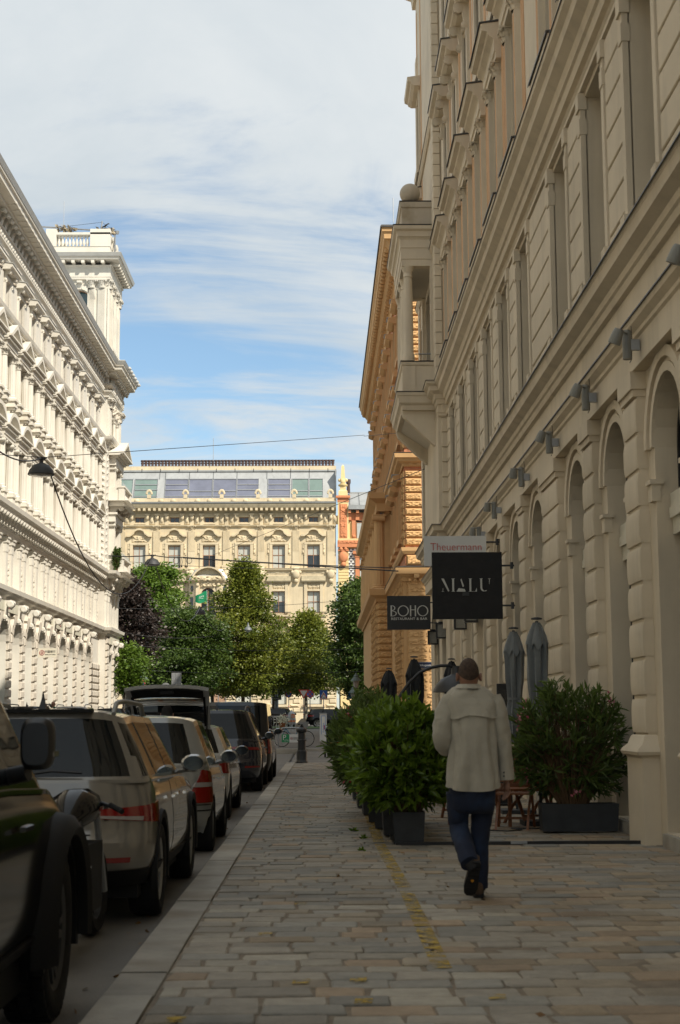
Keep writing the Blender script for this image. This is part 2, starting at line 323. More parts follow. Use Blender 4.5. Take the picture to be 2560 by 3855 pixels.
while y<48.5:
    d=rng.uniform(.205,.26); x=-.85+rng.uniform(-.12,0)
    while x<3.75:
        w=rng.uniform(.25,.45); x1=min(x+w,3.95); x0=max(x,-.85)
        if x1-x0>.08:
            cx,cy=(x0+x1)/2,y+d/2; sk=(-.03)*(cx-1)
            allst.append((cx,cy+sk+rng.uniform(-.01,.01),x1-x0,d,rng.gauss(0,.0035),rng.uniform(-.02,.02)))
        x+=w
    y+=d
PROTO={}
def sproto(w,d,mi):
    kw=(round(w/.04),round(d/.03),mi)
    if kw not in PROTO:
        PROTO[kw]=settmesh(kw[0]*.04,kw[1]*.03,hash(kw)%999); PROTO[kw].materials.append(SETT[mi])
    return PROTO[kw],w/(kw[0]*.04),d/(kw[1]*.03)
def setthue(cx,cy):
    t=rng.random()
    if cx>1.4: p=[.22,.22,.16,.14,.22,.04]
    else: p=[.34,.14,.05,.30,.05,.12]
    s=0
    for i,q in enumerate(p):
        s+=q
        if t<s: return i
    return 0
vis=[s for s in allst if s[1]>6.75]
vis.sort(key=lambda s:s[1]); near=vis[:298]; rest=vis[298:]+[s for s in allst if s[1]<=6.75]
for cx,cy,w,d,dz,rz in near:
    me,a,b=sproto(w,d,setthue(cx,cy)); ob('sett',me,None,bed,(cx,cy,dz),0,rot=(rng.uniform(-.012,.012),rng.uniform(-.01,.01),rz),sc=(a,b,1))
big=[MB() for _ in SETT]
for cx,cy,w,d,dz,rz in rest:
    mi=setthue(cx,cy); r=random.Random(int(cx*9999+cy*77)); hw,hd=w/2-.008,d/2-.008; c_,s_=cos(rz),sin(rz)
    j=lambda:r.uniform(-.012,.012)
    P=[(hw+j(),hd+j()),(-hw+j(),hd+j()),(-hw+j(),-hd+j()),(hw+j(),-hd+j())]
    rg=lambda k,z:[(cx+(px*c_-py*s_)*k,cy+(px*s_+py*c_)*k,z) for px,py in P]
    big[mi].loft([rg(1,-.03),rg(1,-.005+dz),rg(.955,dz)])
for i,b in enumerate(big): kind(b.obj('setts',SETT[i],bed),'stuff')
# kerb
kb=kind(MB().box(-1.135,-.868,-3,48.85,-.35,-.02).obj('kerb','mortar'),'structure'); y=3.
while y<48.6:
    ln=rng.choice([.7,1.1,1.4,1.6,1.2,.9]); y1=min(y+ln,48.8); g=.006
    poly=[(-1.14,-.2),(-.866,-.2),(-.866,-.004),(-.872,.002),(-1.128,.002),(-1.14,-.012)]
    o=MB().eyz([(0,0)],0,0) if 0 else MB()
    o.add([(px+rng.uniform(-.004,.004)*(pz>-.1),yy,pz) for yy in (y+g,y1-g) for px,pz in poly],[tuple(range(5,-1,-1)),tuple(range(6,12))]+[(i,(i+1)%6,6+(i+1)%6,6+i) for i in range(6)])
    c=o.obj('kerb_stone','kerb',kb,(0,0,rng.uniform(-.006,.004))); y=y1
kind(MB().box(-2.3,60,60.55,60.8,-.2,.20).obj('far_kerb','kerb'),'structure')
# worn yellow marking down the setts
ym=bpy.data.materials.new('yellow_paint'); ym.use_nodes=True
def yellow():
    t=ym.node_tree; n=t.nodes; l=t.links; b=n['Principled BSDF']; b.inputs['Base Color'].default_value=(.42,.28,.03,1); b.inputs['Roughness'].default_value=.8
    g=n.new('ShaderNodeNewGeometry'); z=n.new('ShaderNodeTexNoise'); z.inputs['Scale'].default_value=9; z.inputs['Detail'].default_value=8; z.inputs['Roughness'].default_value=.75; l.new(g.outputs['Position'],z.inputs[0])
    r=n.new('ShaderNodeMapRange'); r.inputs[1].default_value=.44; r.inputs[2].default_value=.60; l.new(z.outputs[0],r.inputs[0]); l.new(r.outputs[0],b.inputs['Alpha'])
yellow()
mk=MB()
def ypatch(x0,y0,x1,y1,w):
    n=max(2,int(abs(y1-y0)/.2)+1)
    for i in range(n-1):
        a,b=i/(n-1),(i+1)/(n-1); xa,xb=x0+(x1-x0)*a,x0+(x1-x0)*b; ya,yb=y0+(y1-y0)*a,y0+(y1-y0)*b
        mk.quad((xa-w/2,ya,.009),(xa+w/2,ya,.009),(xb+w/2,yb,.009),(xb-w/2,yb,.009))
pA=atZ(1665,3650); pB=atZ(1530,3360); pC=atZ(1430,3180); pD=atZ(1385,3050)
ypatch(pA.x,pA.y,pB.x,pB.y,.11); ypatch(pB.x,pB.y+.3,pC.x,pC.y,.12); ypatch(pC.x,pC.y+.3,pD.x,pD.y+2,.13)
for px,py in((995,3520),(1130,3700),(1345,3693),(1365,3775),(655,3845),(1868,3757),(1130,3405)):
    p=atZ(px,py); ypatch(p.x,p.y-.07,p.x+.01,p.y+.07,.09)
kind(mk.obj('yellow_line',ym),'structure')

# ---------------------------------------------------------------- ornament meshes (local: x along wall, y outward, z up)
def scroll_poly(w,h,n=9):      # S-shaped bracket seen from the side, in (y,z): top projects w
    P=[(0,0)]
    for i in range(n+1):
        t=i/n; P.append((w*(.18+.82*(t**1.7))+.10*w*sin(t*PI*2),h*t))
    P.append((0,h)); return P
def m_bracket(w,h,b,vol=True):
    m=MB().eyz(scroll_poly(w,h),-b/2,b/2)
    if vol:
        for s in(-1,1):
            for (y,z,r) in((w*.80,h*.80,h*.2),(w*.34,h*.15,h*.14)):
                m.add([(s*(b/2),y+r*cos(2*PI*i/8),z+r*sin(2*PI*i/8)) for i in range(8)]+[(s*(b/2+.03*(b/.3)),y+r*.7*cos(2*PI*i/8),z+r*.7*sin(2*PI*i/8)) for i in range(8)],[(i,(i+1)%8,8+(i+1)%8,8+i) for i in range(8)]+[tuple(range(8,16))])
        m.tube([(-b/2-.01,w*.86,h*.86),(b/2+.01,w*.86,h*.86)],h*.16,8)
    return m
def m_column(r,h,half=True,n=24,base=True):
    m=MB(); b=.0
    pr=[(r*1.32,0),(r*1.35,.05),(r*1.2,.09),(r*1.1,.11),(r*1.18,.15),(r*1.0,.19)] if base else [(r,0)]
    m.lathe(pr,12); m.lathe([(r,.19 if base else 0),(r*.99,h*.4),(r*.86,h)],n,flute=.09); return m
def m_capital(r,h,kind_='c'):
    m=MB(); m.lathe([(r*.88,0),(r*1.0,h*.06),(r*.88,h*.1),(r*.92,h*.5),(r*1.3,h*.85)],12)
    for k in range(8):
        a=PI*k/4; ca,sa=cos(a),sin(a)
        for z0,z1,o in((.08,.45,1.0),(.4,.8,1.12)):
            aa=a+(PI/8 if z0>.2 else 0); ca,sa=cos(aa),sin(aa); w=r*.3
            pts=[]
            for t,q in((0,.9),(.6,1.02*o),(.9,1.28*o),(1,1.22*o)):
                z=h*(z0+(z1-z0)*t); pts.append([(q*r*ca-w*sa*(1-.5*t),q*r*sa+w*ca*(1-.5*t),z),(q*r*ca+w*sa*(1-.5*t),q*r*sa-w*ca*(1-.5*t),z)])
            for A,B in zip(pts,pts[1:]): m.quad(A[0],A[1],B[1],B[0])
    for sx in(-1,1):
        for sy in(-1,1): m.sphere((sx*r*1.05,sy*r*1.05,h*.82),r*.3,6,5)
    m.box(-r*1.35,r*1.35,-r*1.35,r*1.35,h*.88,h); return m
def m_ionic(r,h):
    m=MB(); m.lathe([(r*.88,0),(r*.95,h*.3),(r*1.15,h*.55)],12)
    for s in(-1,1): m.tube([(s*r*1.05,-r*.9,h*.5),(s*r*1.05,r*1.15,h*.5)],h*.34,10); m.tube([(s*r*1.05,r*1.1,h*.5),(s*r*1.05,r*1.25,h*.5)],h*.15,8)
    m.box(-r*1.3,r*1.3,-r*1.2,r*1.2,h*.8,h); return m
def relief(w,h,d,nx,nz,seed,y=0):       # carved panel
    r=np.random.RandomState(seed); m=MB(); A=r.rand(nz+1,nx+1)*d; A[:,0]=A[:,-1]=0; A[0]=A[-1]=0; A=(A+A[:,::-1])/2
    v=[(-w/2+w*i/nx,y+A[j,i],h*j/nz) for j in range(nz+1) for i in range(nx+1)]; f=[(j*(nx+1)+i+1,j*(nx+1)+i,(j+1)*(nx+1)+i,(j+1)*(nx+1)+i+1) for j in range(nz) for i in range(nx)]
    return m.add(v,f)
def m_pediment(w,h,y0,y1,tri=True,base=.16):
    """base cornice and raking (or curved) cornice over a recessed tympanum"""
    m=MB(); e=w/2; m.eyz([(y0,0),(y1*.72,0),(y1*.8,base*.45),(y1,base*.55),(y1,base),(y0,base)],-e,e)
    t=.13
    if tri:
        A=[(-e,base),(e,base),(0,h)]; 
        for s in(-1,1):
            P=[(s*e,base),(0,h),(0,h-t*1.5),(s*(e-.32),base)]; m.exz(P if s>0 else P[::-1],y0,y1)
        m.exz([(-e+.3,base),(e-.3,base),(0,h-t*1.4)][::-1],y0,y0+(y1-y0)*.25)
    else:
        n=12; rise=h-base; Rr=(e*e+rise*rise)/(2*rise); cz=base+rise-Rr; a0=math.asin(e/Rr)
        oc=[(Rr*sin(-a0+2*a0*i/n),cz+Rr*cos(-a0+2*a0*i/n)) for i in range(n+1)]; ri=Rr-t*1.25; a1=math.acos(min(1,(base-cz)/ri)); ic=[(ri*sin(-a1+2*a1*i/n),cz+ri*cos(-a1+2*a1*i/n)) for i in range(n+1)]
        for i in range(n): m.exz([oc[i],oc[i+1],ic[i+1],ic[i]],y0,y1)
        m.exz([(x,z) for x,z in ic],y0,y0+(y1-y0)*.25)
    return m
def voussoir(r0,r1,a0,a1,y0,y1,n=2):
    o=[(r1*cos(a0+(a1-a0)*i/n),r1*sin(a0+(a1-a0)*i/n)) for i in range(n+1)]; i_=[(r0*cos(a1+(a0-a1)*i/n),r0*sin(a1+(a0-a1)*i/n)) for i in range(n+1)]
    m=MB(); P=o+i_; k=len(P); cx=sum(p[0] for p in P)/k; cz=sum(p[1] for p in P)/k; q=.9
    F=[(cx+(x-cx)*q,cz+(z-cz)*q) for x,z in P]
    v=[(x,y0,z) for x,z in P]+[(x,y1-.04,z) for x,z in P]+[(x,y1,z) for x,z in F]
    return m.add(v,[(i,(i+1)%k,k+(i+1)%k,k+i) for i in range(k)]+[(k+i,k+(i+1)%k,2*k+(i+1)%k,2*k+i) for i in range(k)]+[tuple(range(2*k,3*k))])
def archband(r0,r1,y0,y1,n=14):
    m=MB()
    for i in range(n): 
        a,b=PI*i/n,PI*(i+1)/n; m.exz([(r1*cos(a),r1*sin(a)),(r1*cos(b),r1*sin(b)),(r0*cos(b),r0*sin(b)),(r0*cos(a),r0*sin(a))],y0,y1)
    return m
def m_baluster(r,h): return MB().lathe([(r*.9,0),(r*.9,h*.06),(r*.45,h*.1),(r*1.0,h*.3),(r*.95,h*.4),(r*.45,h*.72),(r*.5,h*.8),(r*.85,h*.86),(r*.9,h*.94),(r*.9,h)],8)

# ---------------------------------------------------------------- white palace on the left
WH=thing('white_palace','long white neoclassical palace with pediments, columns and corner tower, across the street','building',(-13.6,91.3,0),-PI/2)
def wp(name,mb,m='white',loc=(0,0,0),rz=0,smooth=None,par=None): return mb.obj(name,m,par or WH,loc,rz,smooth)
BAY=2.9; bays=[(i,27.8-BAY*i) for i in range(-32,10)]; vis_b=[(i,c) for i,c in bays if i>=-1]; far_b=[(i,c) for i,c in bays if i<-1]
XE=bays[0][1]+BAY/2+.3; XV=vis_b[0][1]+BAY/2      # building end near / last detailed bay
UP=-.15; PV=.40                                    # upper wall plane, pavilion projection
def lwall(z0,z1,y,hole,dep,bl,x0=0,x1=None,m='white'):
    mb=MB(); hs=[(c+hole[0],c+hole[1])+tuple(hole[2:]) for _,c in bl]; wallmesh(mb,x0,x1,z0,z1,hs,dep,y); return wp('wall',mb,m)
for bl,xa,xb in((vis_b,0,XV),(far_b,XV,XE)):
    gfb=[b for b in bl if b[0]!=9]
    lwall(-.3,6.6,0,(-1.0,1.0,.3,5.75,'a'),.55,gfb,xa,xb)
    lwall(6.6,9.6,UP,(-.64,.64,7.1,9.25),.32,bl,xa,xb)
    lwall(9.6,14.9,UP,(-.58,.58,11.15,13.2),.35,bl,xa,xb)
    lwall(14.9,18.5,UP,(-.55,.55,15.4,17.15),.35,bl,xa,xb)
    lwall(18.5,23.2,UP,(-.5,.5,18.95,20.45),.35,bl,xa,xb)
# pavilion walls (front plane PV, sides return)
PL=-5.6
mb=MB(); wallmesh(mb,PL,0,-.3,6.6,[(-2.75,-1.55,.3,5.45,'a'),(-4.9,-3.7,.3,5.45,'a')],.5,PV); mb.box(-.02,.0,-2,PV-.003,-.3,6.6); wp('wall',mb)
mb=MB(); wallmesh(mb,PL,0,6.6,10,[(-2.3,-1.3,7.1,9.25),(-3.6,-2.6,7.1,9.25),(-4.9,-3.9,7.1,9.25)],.6,PV-.1); mb.box(-.02,.0,-2,PV-.103,6.6,10); wp('wall',mb)
mb=MB(); wallmesh(mb,PL,0,10,18.6,[(-3.6,-2.4,11.1,13.6,'a'),(-3.6,-2.4,15.3,17.2,'a')],.5,PV-.1); mb.box(-.02,.0,-2,PV-.103,10,18.6); wp('wall',mb)
mb=MB(); wallmesh(mb,PL,0,18.6,23.2,[(-1.9,-1.2,19,20.9,'a'),(-3.2,-2.5,19,20.9,'a'),(-4.5,-3.8,19,20.9,'a')],.5,PV-.1); mb.box(-.02,.0,-2,PV-.103,18.6,23.2); wp('wall',mb)
wp('wall',MB().box(PL-.02,PL,-16,PV-.11,-.3,23.2)); wp('wall',MB().box(PL+.1,XE,-16,-15.8,-.3,23.2)); wp('wall',MB().box(XE,XE+.1,-16,UP,-.3,23.2))
wp('inner_wall',MB().box(PL+.2,XE-.1,-1.5,-1.3,-.2,23.1),'plainwhite')
wp('roof',MB().eyz([(.5,23.35),(-7.5,26.2),(-16,23.35)],XV+1,XE),'zinc'); wp('roof',MB().eyz([(.3,23.3),(-7.5,25.6),(-16,23.3)],-1.2,XV+1),'zinc')
PATH=[(PL,PV),(0,PV),(0,0),(XE,0)]; PATHU=[(PL,PV-.1),(0,PV-.1),(0,UP),(XE,UP)]
wp('cornice',MB().sweep(PATH,[(-.05,6.5),(.10,6.5),(.12,6.62),(.30,6.68),(.33,6.78),(.42,6.80),(.46,6.98),(.1,7.06),(-.05,7.06)]))
wp('cornice',MB().sweep(PATHU,[(-.05,9.36),(.12,9.36),(.14,9.5),(.2,9.56),(.2,10.02),(.62,10.08),(.66,10.2),(.8,10.24),(.84,10.42),(.1,10.5),(-.05,10.5)]))
wp('cornice',MB().sweep(PATHU,[(-.05,18.4),(.12,18.42),(.14,18.5),(.36,18.62),(.40,18.7),(.44,18.84),(.05,18.92),(-.05,18.92)]))
wp('architrave',MB().sweep(PATHU,[(-.05,21.35),(.10,21.35),(.12,21.5),(.16,21.52),(.18,21.62),(.28,21.68),(.28,21.74),(-.05,21.74)]))
wp('garland_band',MB().sweep(PATHU,[(-.05,21.98),(.24,21.98),(.33,22.08),(.30,22.2),(-.05,22.2)]),'white_stone')
wp('cornice',MB().sweep(PATHU,[(-.05,22.72),(.62,22.72),(.64,22.86),(1.0,22.9),(1.02,23.08),(1.10,23.12),(1.12,23.2),(-.05,23.22)]))
wp('gutter',MB().sweep(PATHU,[(-.05,23.23),(1.14,23.21),(1.24,23.42),(1.2,23.46),(-.05,23.5)]),'white_edge')
M_b1=m_bracket(.55,.48,.2).mesh('bracket',40); M_b2=m_bracket(.52,.56,.34).mesh('bracket',40); M_mod=MB().box(-.15,.15,0,.92,0,.14); M_mod.box(-.12,.12,0,.84,-.06,0); M_mod=M_mod.mesh('modillion')
M_bulb=MB().sphere((0,.1,.12),.15,8,6,(1,.8,1)).mesh('bead',60)
n=int((XV+5.3)/.58)
for k in range(n):
    x=-5.4+.58*k
    if -.3<x<.15: continue
    ob('bracket',M_b1,'white',WH,(x,(PV-.1 if x<0 else UP)+.18,9.58))
n=int((XV+5.3)/.725)
for k in range(n):
    x=-5.35+.725*k
    if -.3<x<.2: continue
    yy=(PV-.1 if x<0 else UP); ob('console',M_b2,'white',WH,(x,yy+.05,22.16)); ob('modillion',M_mod,'white',WH,(x,yy+.1,22.98-.08))
    ob('bead',M_bulb,'white',WH,(x,yy+.12,21.74)); ob('bead',M_bulb,'white',WH,(x+.36,yy+.12,21.74))
dn=MB()
for k in range(int((XV+5.4)/.16)):
    x=-5.5+.16*k
    if abs(x)<.2: continue
    yy=(PV-.1 if x<0 else UP); dn.box(x,x+.09,yy+.1,yy+.3,18.5,18.6)
kind(wp('dentils',dn),'stuff')
for i,c in bays:
    if i>=-1: wp('attic_block',MB().box(-.35,.35,-.3,.3,23.3,24.35).box(-.42,.42,-.37,.37,24.35,24.5),'white',(c+.6,.05,0))
M_col=m_column(.19,2.0).mesh('column',40); M_col3=m_column(.18,1.62).mesh('column',40); M_ion=m_ionic(.19,.26).mesh('capital',40); M_cor=m_capital(.185,.3).mesh('capital',40); M_cor4=m_capital(.36,.72).mesh('capital',40)
M_ped=MB().box(-.27,.27,-.1,.27,0,.55); M_ped.box(-.33,.33,-.1,.33,.55,.62).box(-.30,.30,-.1,.3,.62,.72); M_ped=M_ped.mesh('pedestal')
M_ped3=MB().box(-.27,.27,-.1,.27,.1,.32); M_ped3.box(-.34,.34,-.1,.34,.26,.36).box(-.30,.30,-.1,.3,0,.1); M_ped3=M_ped3.mesh('pedestal')
M_con3=m_bracket(.32,.42,.34).mesh('console',40); M_key=m_bracket(.46,.85,.42).mesh('keystone',40)
M_ent=MB().eyz([(-.1,0),(.3,0),(.3,.14),(.34,.15),(.34,.34),(.38,.36),(.38,.42),(-.1,.42)],-1.12,1.12).mesh('entablature')
M_seg=m_pediment(2.5,.78,-.1,.55,False).mesh('pediment'); M_tri=m_pediment(2.5,.85,-.1,.55,True).mesh('pediment')
dd=MB(); 
for k in range(15): dd.box(-1.12+.16*k,-1.12+.16*k+.09,-.1,.46,-.07,0)
M_dd=dd.mesh('dentils')
M_hood=MB().eyz([(-.1,0),(.34,0),(.36,.06),(.44,.1),(.44,.22),(-.1,.3)],-.95,.95).mesh('hood'); M_hcap=MB().eyz([(-.1,.31),(.47,.225),(.47,.255),(-.1,.36)],-.98,.98).mesh('hood_flashing'); M_hcon=m_bracket(.3,.5,.16).mesh('console',40)
M_arch4=MB(); M_arch4.box(-.68,-.5,-.02,.09,0,1.55).box(.5,.68,-.02,.09,0,1.55).box(-.68,.68,-.02,.09,1.55,1.75); M_arch4=M_arch4.mesh('window_surround')
M_pil=MB().box(-.19,.19,-.05,.13,0,2.0); M_pil.box(-.22,.22,-.05,.16,0,.14).box(-.21,.21,-.05,.15,1.55,1.95).box(-.25,.25,-.05,.2,1.95,2.12).box(-.28,.28,-.05,.24,2.12,2.2); M_pil=M_pil.mesh('pilaster')
M_rel=relief(.34,1.9,.12,4,26,5).mesh('relief_panel')
M_strip=MB().box(-.6,.6,-.05,.04,0,1.75); M_strip=M_strip.mesh('pilaster')
STN=MB().taper(-.41,.41,0,.335,-.03,.12,.05); M_stn=[STN.mesh('stone')]
M_vou=[voussoir(1.0,1.0+(.52 if k%2 else .40),PI*(k/11),PI*((k+.93)/11),-.03,.15).mesh('voussoir') for k in range(11)]
joints=MB()
for i,c in vis_b:
    if i!=9:
        window(WH,c,-.48,.3,2.0,5.45,1,3,'dark_grey','glass_light',arch=True,split=[2.6,4.2],gms=['glass_teal','plainwhite' if i%3==1 else 'glass_light','glass_dark'],fw=.07)
        for k in range(11):
            if k!=5: ob('voussoir',M_vou[k],'white_stone',WH,(c,0,4.75))
        ob('keystone',M_key,'white',WH,(c,.03,5.6))
    for k in range(11):
        z=.35+.405*k
        if z<4.9: ob('stone',M_stn[0],'white_stone',WH,(c-1.45,0,z),sc=(1 if k%2 else .92,1,1))
        if i==9 and z<6.3:
            for xx in (.45,1.2,1.95,2.7): ob('stone',M_stn[0],'white_stone',WH,(c-1.45+xx,0,z),sc=(.9,1,1))
    window(WH,c,UP-.28,7.1,1.28,2.15,2,1,'plainwhite','plainwhite')
    for s in(-1,1):
        ob('pilaster',M_pil,'white',WH,(c+s*.90,UP,7.08)); x=c+s*.87
        ob('pedestal',M_ped,'white',WH,(x,UP+.1,10.45)); ob('column',M_col,'white',WH,(x,UP+.14,11.16)); ob('capital',M_ion,'white',WH,(x,UP+.14,13.1))
        ob('console',M_con3,'white',WH,(x,UP,14.6)); ob('pedestal',M_ped3,'white',WH,(x,UP+.08,15.0)); ob('column',M_col3,'white',WH,(x,UP+.14,15.36)); ob('capital',M_cor,'white',WH,(x,UP+.14,16.95))
        ob('console',M_hcon,'white',WH,(c+s*.62,UP,20.3))
    ob('relief_panel',M_rel,'white_stone',WH,(c-1.45,UP+.01,7.1))
    for z,t in((13.36,M_seg),(17.25,M_tri)):
        ob('entablature',M_ent,'white',WH,(c,UP,z)); ob('pediment',t,'white',WH,(c,UP,z+.42)); ob('dentils',M_dd,'white',WH,(c,UP,z+.42))
    window(WH,c,UP-.30,11.15,1.16,2.05,2,2,'win_red','glass_dark'); window(WH,c,UP-.30,15.4,1.1,1.75,2,2,'win_red','glass_dark'); window(WH,c,UP-.28,18.95,1.0,1.5,2,2,'win_red','glass_dark')
    ob('window_surround',M_arch4,'white',WH,(c,UP,18.95)); ob('hood',M_hood,'white',WH,(c,UP,20.78)); ob('hood_flashing',M_hcap,'white_edge',WH,(c,UP,20.78))
    ob('pilaster',M_strip,'white',WH,(c-1.45,UP,18.92)); ob('capital',M_cor4,'white_stone',WH,(c-1.45,UP-.22,20.68))
    for z0,z1 in((11.2,13.3),(15.4,17.1)):
        z=z0
        while z<z1: joints.box(c-1.72,c-1.18,UP-.01,UP+.012,z,z+.022); z+=.42
kind(wp('wall_joints',joints,'white_edge'),'stuff')
for i,c in far_b[::-1]:
    if i<-26: continue
    window(WH,c,-.48,.3,2.0,5.45,1,2,'dark_grey','glass_light',arch=True,split=[3.4]); window(WH,c,UP-.28,7.1,1.28,2.15,2,1,'plainwhite','plainwhite')
    for z,h in((11.15,2.05),(15.4,1.75),(18.95,1.5)): window(WH,c,UP-.3,z,1.16 if z<18 else 1.0,h,1,1,'win_red','glass_dark')
    for z,t in((13.36,M_seg),(17.25,M_tri)): ob('pediment',t,'white',WH,(c,UP,z+.42))
# pavilion dressing
for z,h in((11.1,2.5),(15.3,1.9)): window(WH,-3.0,PV-.55,z,1.2,h,2,2,'plainwhite','glass_dark',arch=True)
for x in(-1.55,-2.85,-4.15): window(WH,x,PV-.55,19,.7,1.9,1,2,'plainwhite','glass_dark',arch=True)
for x in(-1.8,-3.1,-4.4): window(WH,x,PV-.6,7.1,1.0,2.15,1,1,'plainwhite','plainwhite')
for x in(-2.15,-4.3): window(WH,x,PV-.45,.3,1.2,5.15,1,2,'dark_grey','glass_light',arch=True,split=[3.4]); ob('keystone',M_key,'white',WH,(x,PV+.03,5.4))
for k in range(15):
    z=.35+.405*k
    if z>6.2: break
    for x,w in((-.55,1.1),(-3.22,.5),(-5.25,.7)): ob('stone',M_stn[0],'white_stone',WH,(x,PV,z),sc=(w,1,1))
M_qd=MB().taper(-.2,.2,0,.3,-.02,.13,.19,.14).mesh('diamond_stone')
for k in range(27):
    z=10.6+.41*k if k<10 else 10.75+.41*k
    if z>18.2: break
    ob('diamond_stone',M_qd,'white',WH,(-.32,PV-.1,z)); ob('diamond_stone',M_qd,'white',WH,(.0,PV-.33,z),rz=-PI/2)
for x in(-.35,-1.3,-2.35,-3.6,-4.95,-5.35): ob('pilaster',M_pil,'white',WH,(x,PV-.1,7.08))
def aedicule(z0,h,ped):
    """projecting balcony bay: slab on scrolls, parapet, giant pilasters, entablature"""
    e0,e1,yo=-4.9,-1.3,PV-.1
    wp('balcony_slab',MB().sweep([(e0,yo),(e0,yo+.95),(e1,yo+.95),(e1,yo)][::-1],[(-.3,z0-.35),(.0,z0-.35),(.1,z0-.2),(.3,z0-.16),(.34,z0),(-.3,z0)]).box(e0,e1,yo,yo+.95,z0-.33,z0-.01))
    for x in(e0+.3,(e0+e1)/2,e1-.3): ob('console',cached('bigcon',lambda:m_bracket(.95,.85,.45).mesh('console',40)),'white',WH,(x,yo,z0-1.15))
    wp('parapet',MB().box(e0,e0+.5,yo+.6,yo+.95,z0,z0+.85).box(e1-.5,e1,yo+.6,yo+.95,z0,z0+.85).box(e0-.05,e1+.05,yo+.55,yo+1.0,z0+.85,z0+.95).box(e0+.05,e0+.2,yo,yo+.6,z0+.75,z0+.852).box(e1-.2,e1-.05,yo,yo+.6,z0+.05,z0+.852))
    for k in range(9): ob('baluster',cached('bal85',lambda:m_baluster(.09,.85).mesh('baluster',40)),'white',WH,(e0+.72+.27*k,yo+.78,z0))
    for x in(e0+.55,e1-.55):
        m=MB().box(x-.28,x+.28,yo-.05,yo+.32,z0+.02,z0+h-.35)
        for q in range(5): m.box(x-.22+.1*q,x-.17+.1*q,yo+.32,yo+.345,z0+.3,z0+h-.5)
        wp('pilaster',m); ob('capital',cached('bigcap',lambda:m_ionic(.3,.35).mesh('capital',40)),'white',WH,(x,yo+.05,z0+h-.37))
    wp('entablature',MB().box(e0,e1,yo-.05,yo+.42,z0+h,z0+h+.45).box(e0-.1,e1+.1,yo-.05,yo+.55,z0+h+.45,z0+h+.58))
    if ped: ob('pediment',cached('bigped',lambda:m_pediment(4.4,1.15,-.1,.95,True,.2).mesh('pediment')),'white',WH,((e0+e1)/2,yo,z0+h+.58))
aedicule(10.5,3.2,False); aedicule(15.0,2.3,True)
wp('glass_rail',MB().box(-4.85,-1.35,PV+.74,PV+.75,11.45,11.75),'glass_light'); wp('glass_rail',MB().box(-4.85,-1.35,PV+.74,PV+.75,15.95,16.2),'glass_light')
for x in(-.55,-5.1): 
    m=MB().box(x-.42,x+.42,PV-.15,PV+.02,18.95,20.7)
    for q in range(6): m.box(x-.34+.12*q,x-.28+.12*q,PV+.02,PV+.045,19.1,20.6)
    wp('pilaster',m); ob('capital',cached('pcap',lambda:m_capital(.42,.6).mesh('capital',40)),'white',WH,(x,PV-.25,20.72))
for x in(-2.2,-3.5): ob('capital',cached('scap',lambda:m_capital(.14,.3).mesh('capital',40)),'white',WH,(x,PV+.02,20.1)); wp('column',m_column(.11,1.05),'white',(x,PV+.02,19.0),smooth=40)
for x in(-1.0,-2.2,-3.5,-4.6): wp('carved_figure',relief(.5,.7,.3,6,7,int(-x*10)),'white_stone',(x,PV-.05,20.6))
for k in range(6): ob('lion_head',cached('lion',lambda:MB().sphere((0,.08,0),.12,8,6).sphere((0,.17,-.03),.06,6,5).mesh('lion_head',60)),'white_edge',WH,(-.6-.95*k,PV+1.08,23.34))
# corner tower
TW=thing('corner_tower','square white belvedere tower with arched windows and balustrade above the palace corner','tower',(-13.6,91.3,23.3),-PI/2)
def tw(name,mb,m='white',loc=(0,0,0),rz=0,smooth=None): return mb.obj(name,m,TW,loc,rz,smooth)
x0,x1,y0,y1=-5.3,-.3,-3.3,.15; ht=6.3
tw('plinth',MB().box(x0-.35,x1+.35,y0-.35,y1+.35,-.3,1.0).box(x0-.5,x1+.5,y0-.5,y1+.5,1.0,1.18))
m=MB(); wallmesh(m,x0,x1,1.1,ht,[(-4.9,-3.9,1.6,4.6,'a'),(-3.3,-2.3,1.6,4.6,'a'),(-1.7,-.7,1.6,4.6,'a')],.4,y1); tw('wall',m)
m=MB(); wallmesh(m,-y1,-y0,1.1,ht,[(.95,2.3,1.6,5.1,'a')],.4,0); tw('wall',m,'white',(x1,0,0),-PI/2)
tw('wall',MB().box(x0,x1-.45,y0,y0+.2,1.1,ht).box(x0,x0+.1,y0,y1-.45,1.1,ht))
for x in(-4.4,-2.8,-1.2): window(TW,x,y1-.35,1.6,1.0,3.0,1,2,'win_brown','glass_teal',arch=True)
window(TW,x1-.35,-1.6,1.6,1.35,3.5,1,2,'win_brown','glass_teal',arch=True,rz=-PI/2,split=[2.55])
ob('arch_moulding',archband(.68,.98,-.02,.1).mesh('arch_moulding'),'white',TW,(x1,-1.6,4.42),-PI/2); ob('keystone',cached('tkey',lambda:m_bracket(.3,.55,.3).mesh('keystone',40)),'white',TW,(x1,-1.6,5.05),-PI/2)
def fpil(w,h):
    m=MB().box(-w/2,w/2,-.05,.1,0,h)
    for q in range(7): m.box(-w/2+.05+q*(w-.1)/7,-w/2+.05+(q+.55)*(w-.1)/7,.1,.125,.2,h-.1)
    return m.mesh('pilaster')
FP=fpil(.5,4.0); TC=m_capital(.25,.55).mesh('capital',40)
for yy in(-.2,-.85,-2.6,-3.1): ob('pilaster',FP,'white',TW,(x1,yy,1.2),-PI/2); ob('capital',TC,'white',TW,(x1,yy,5.15),-PI/2)
for xx in(-.55,-2.0,-3.6,-5.1): ob('pilaster',FP,'white',TW,(xx,y1,1.2)); ob('capital',TC,'white',TW,(xx,y1,5.15))
RP=[(x0,y0),(x0,y1),(x1,y1),(x1,y0)]
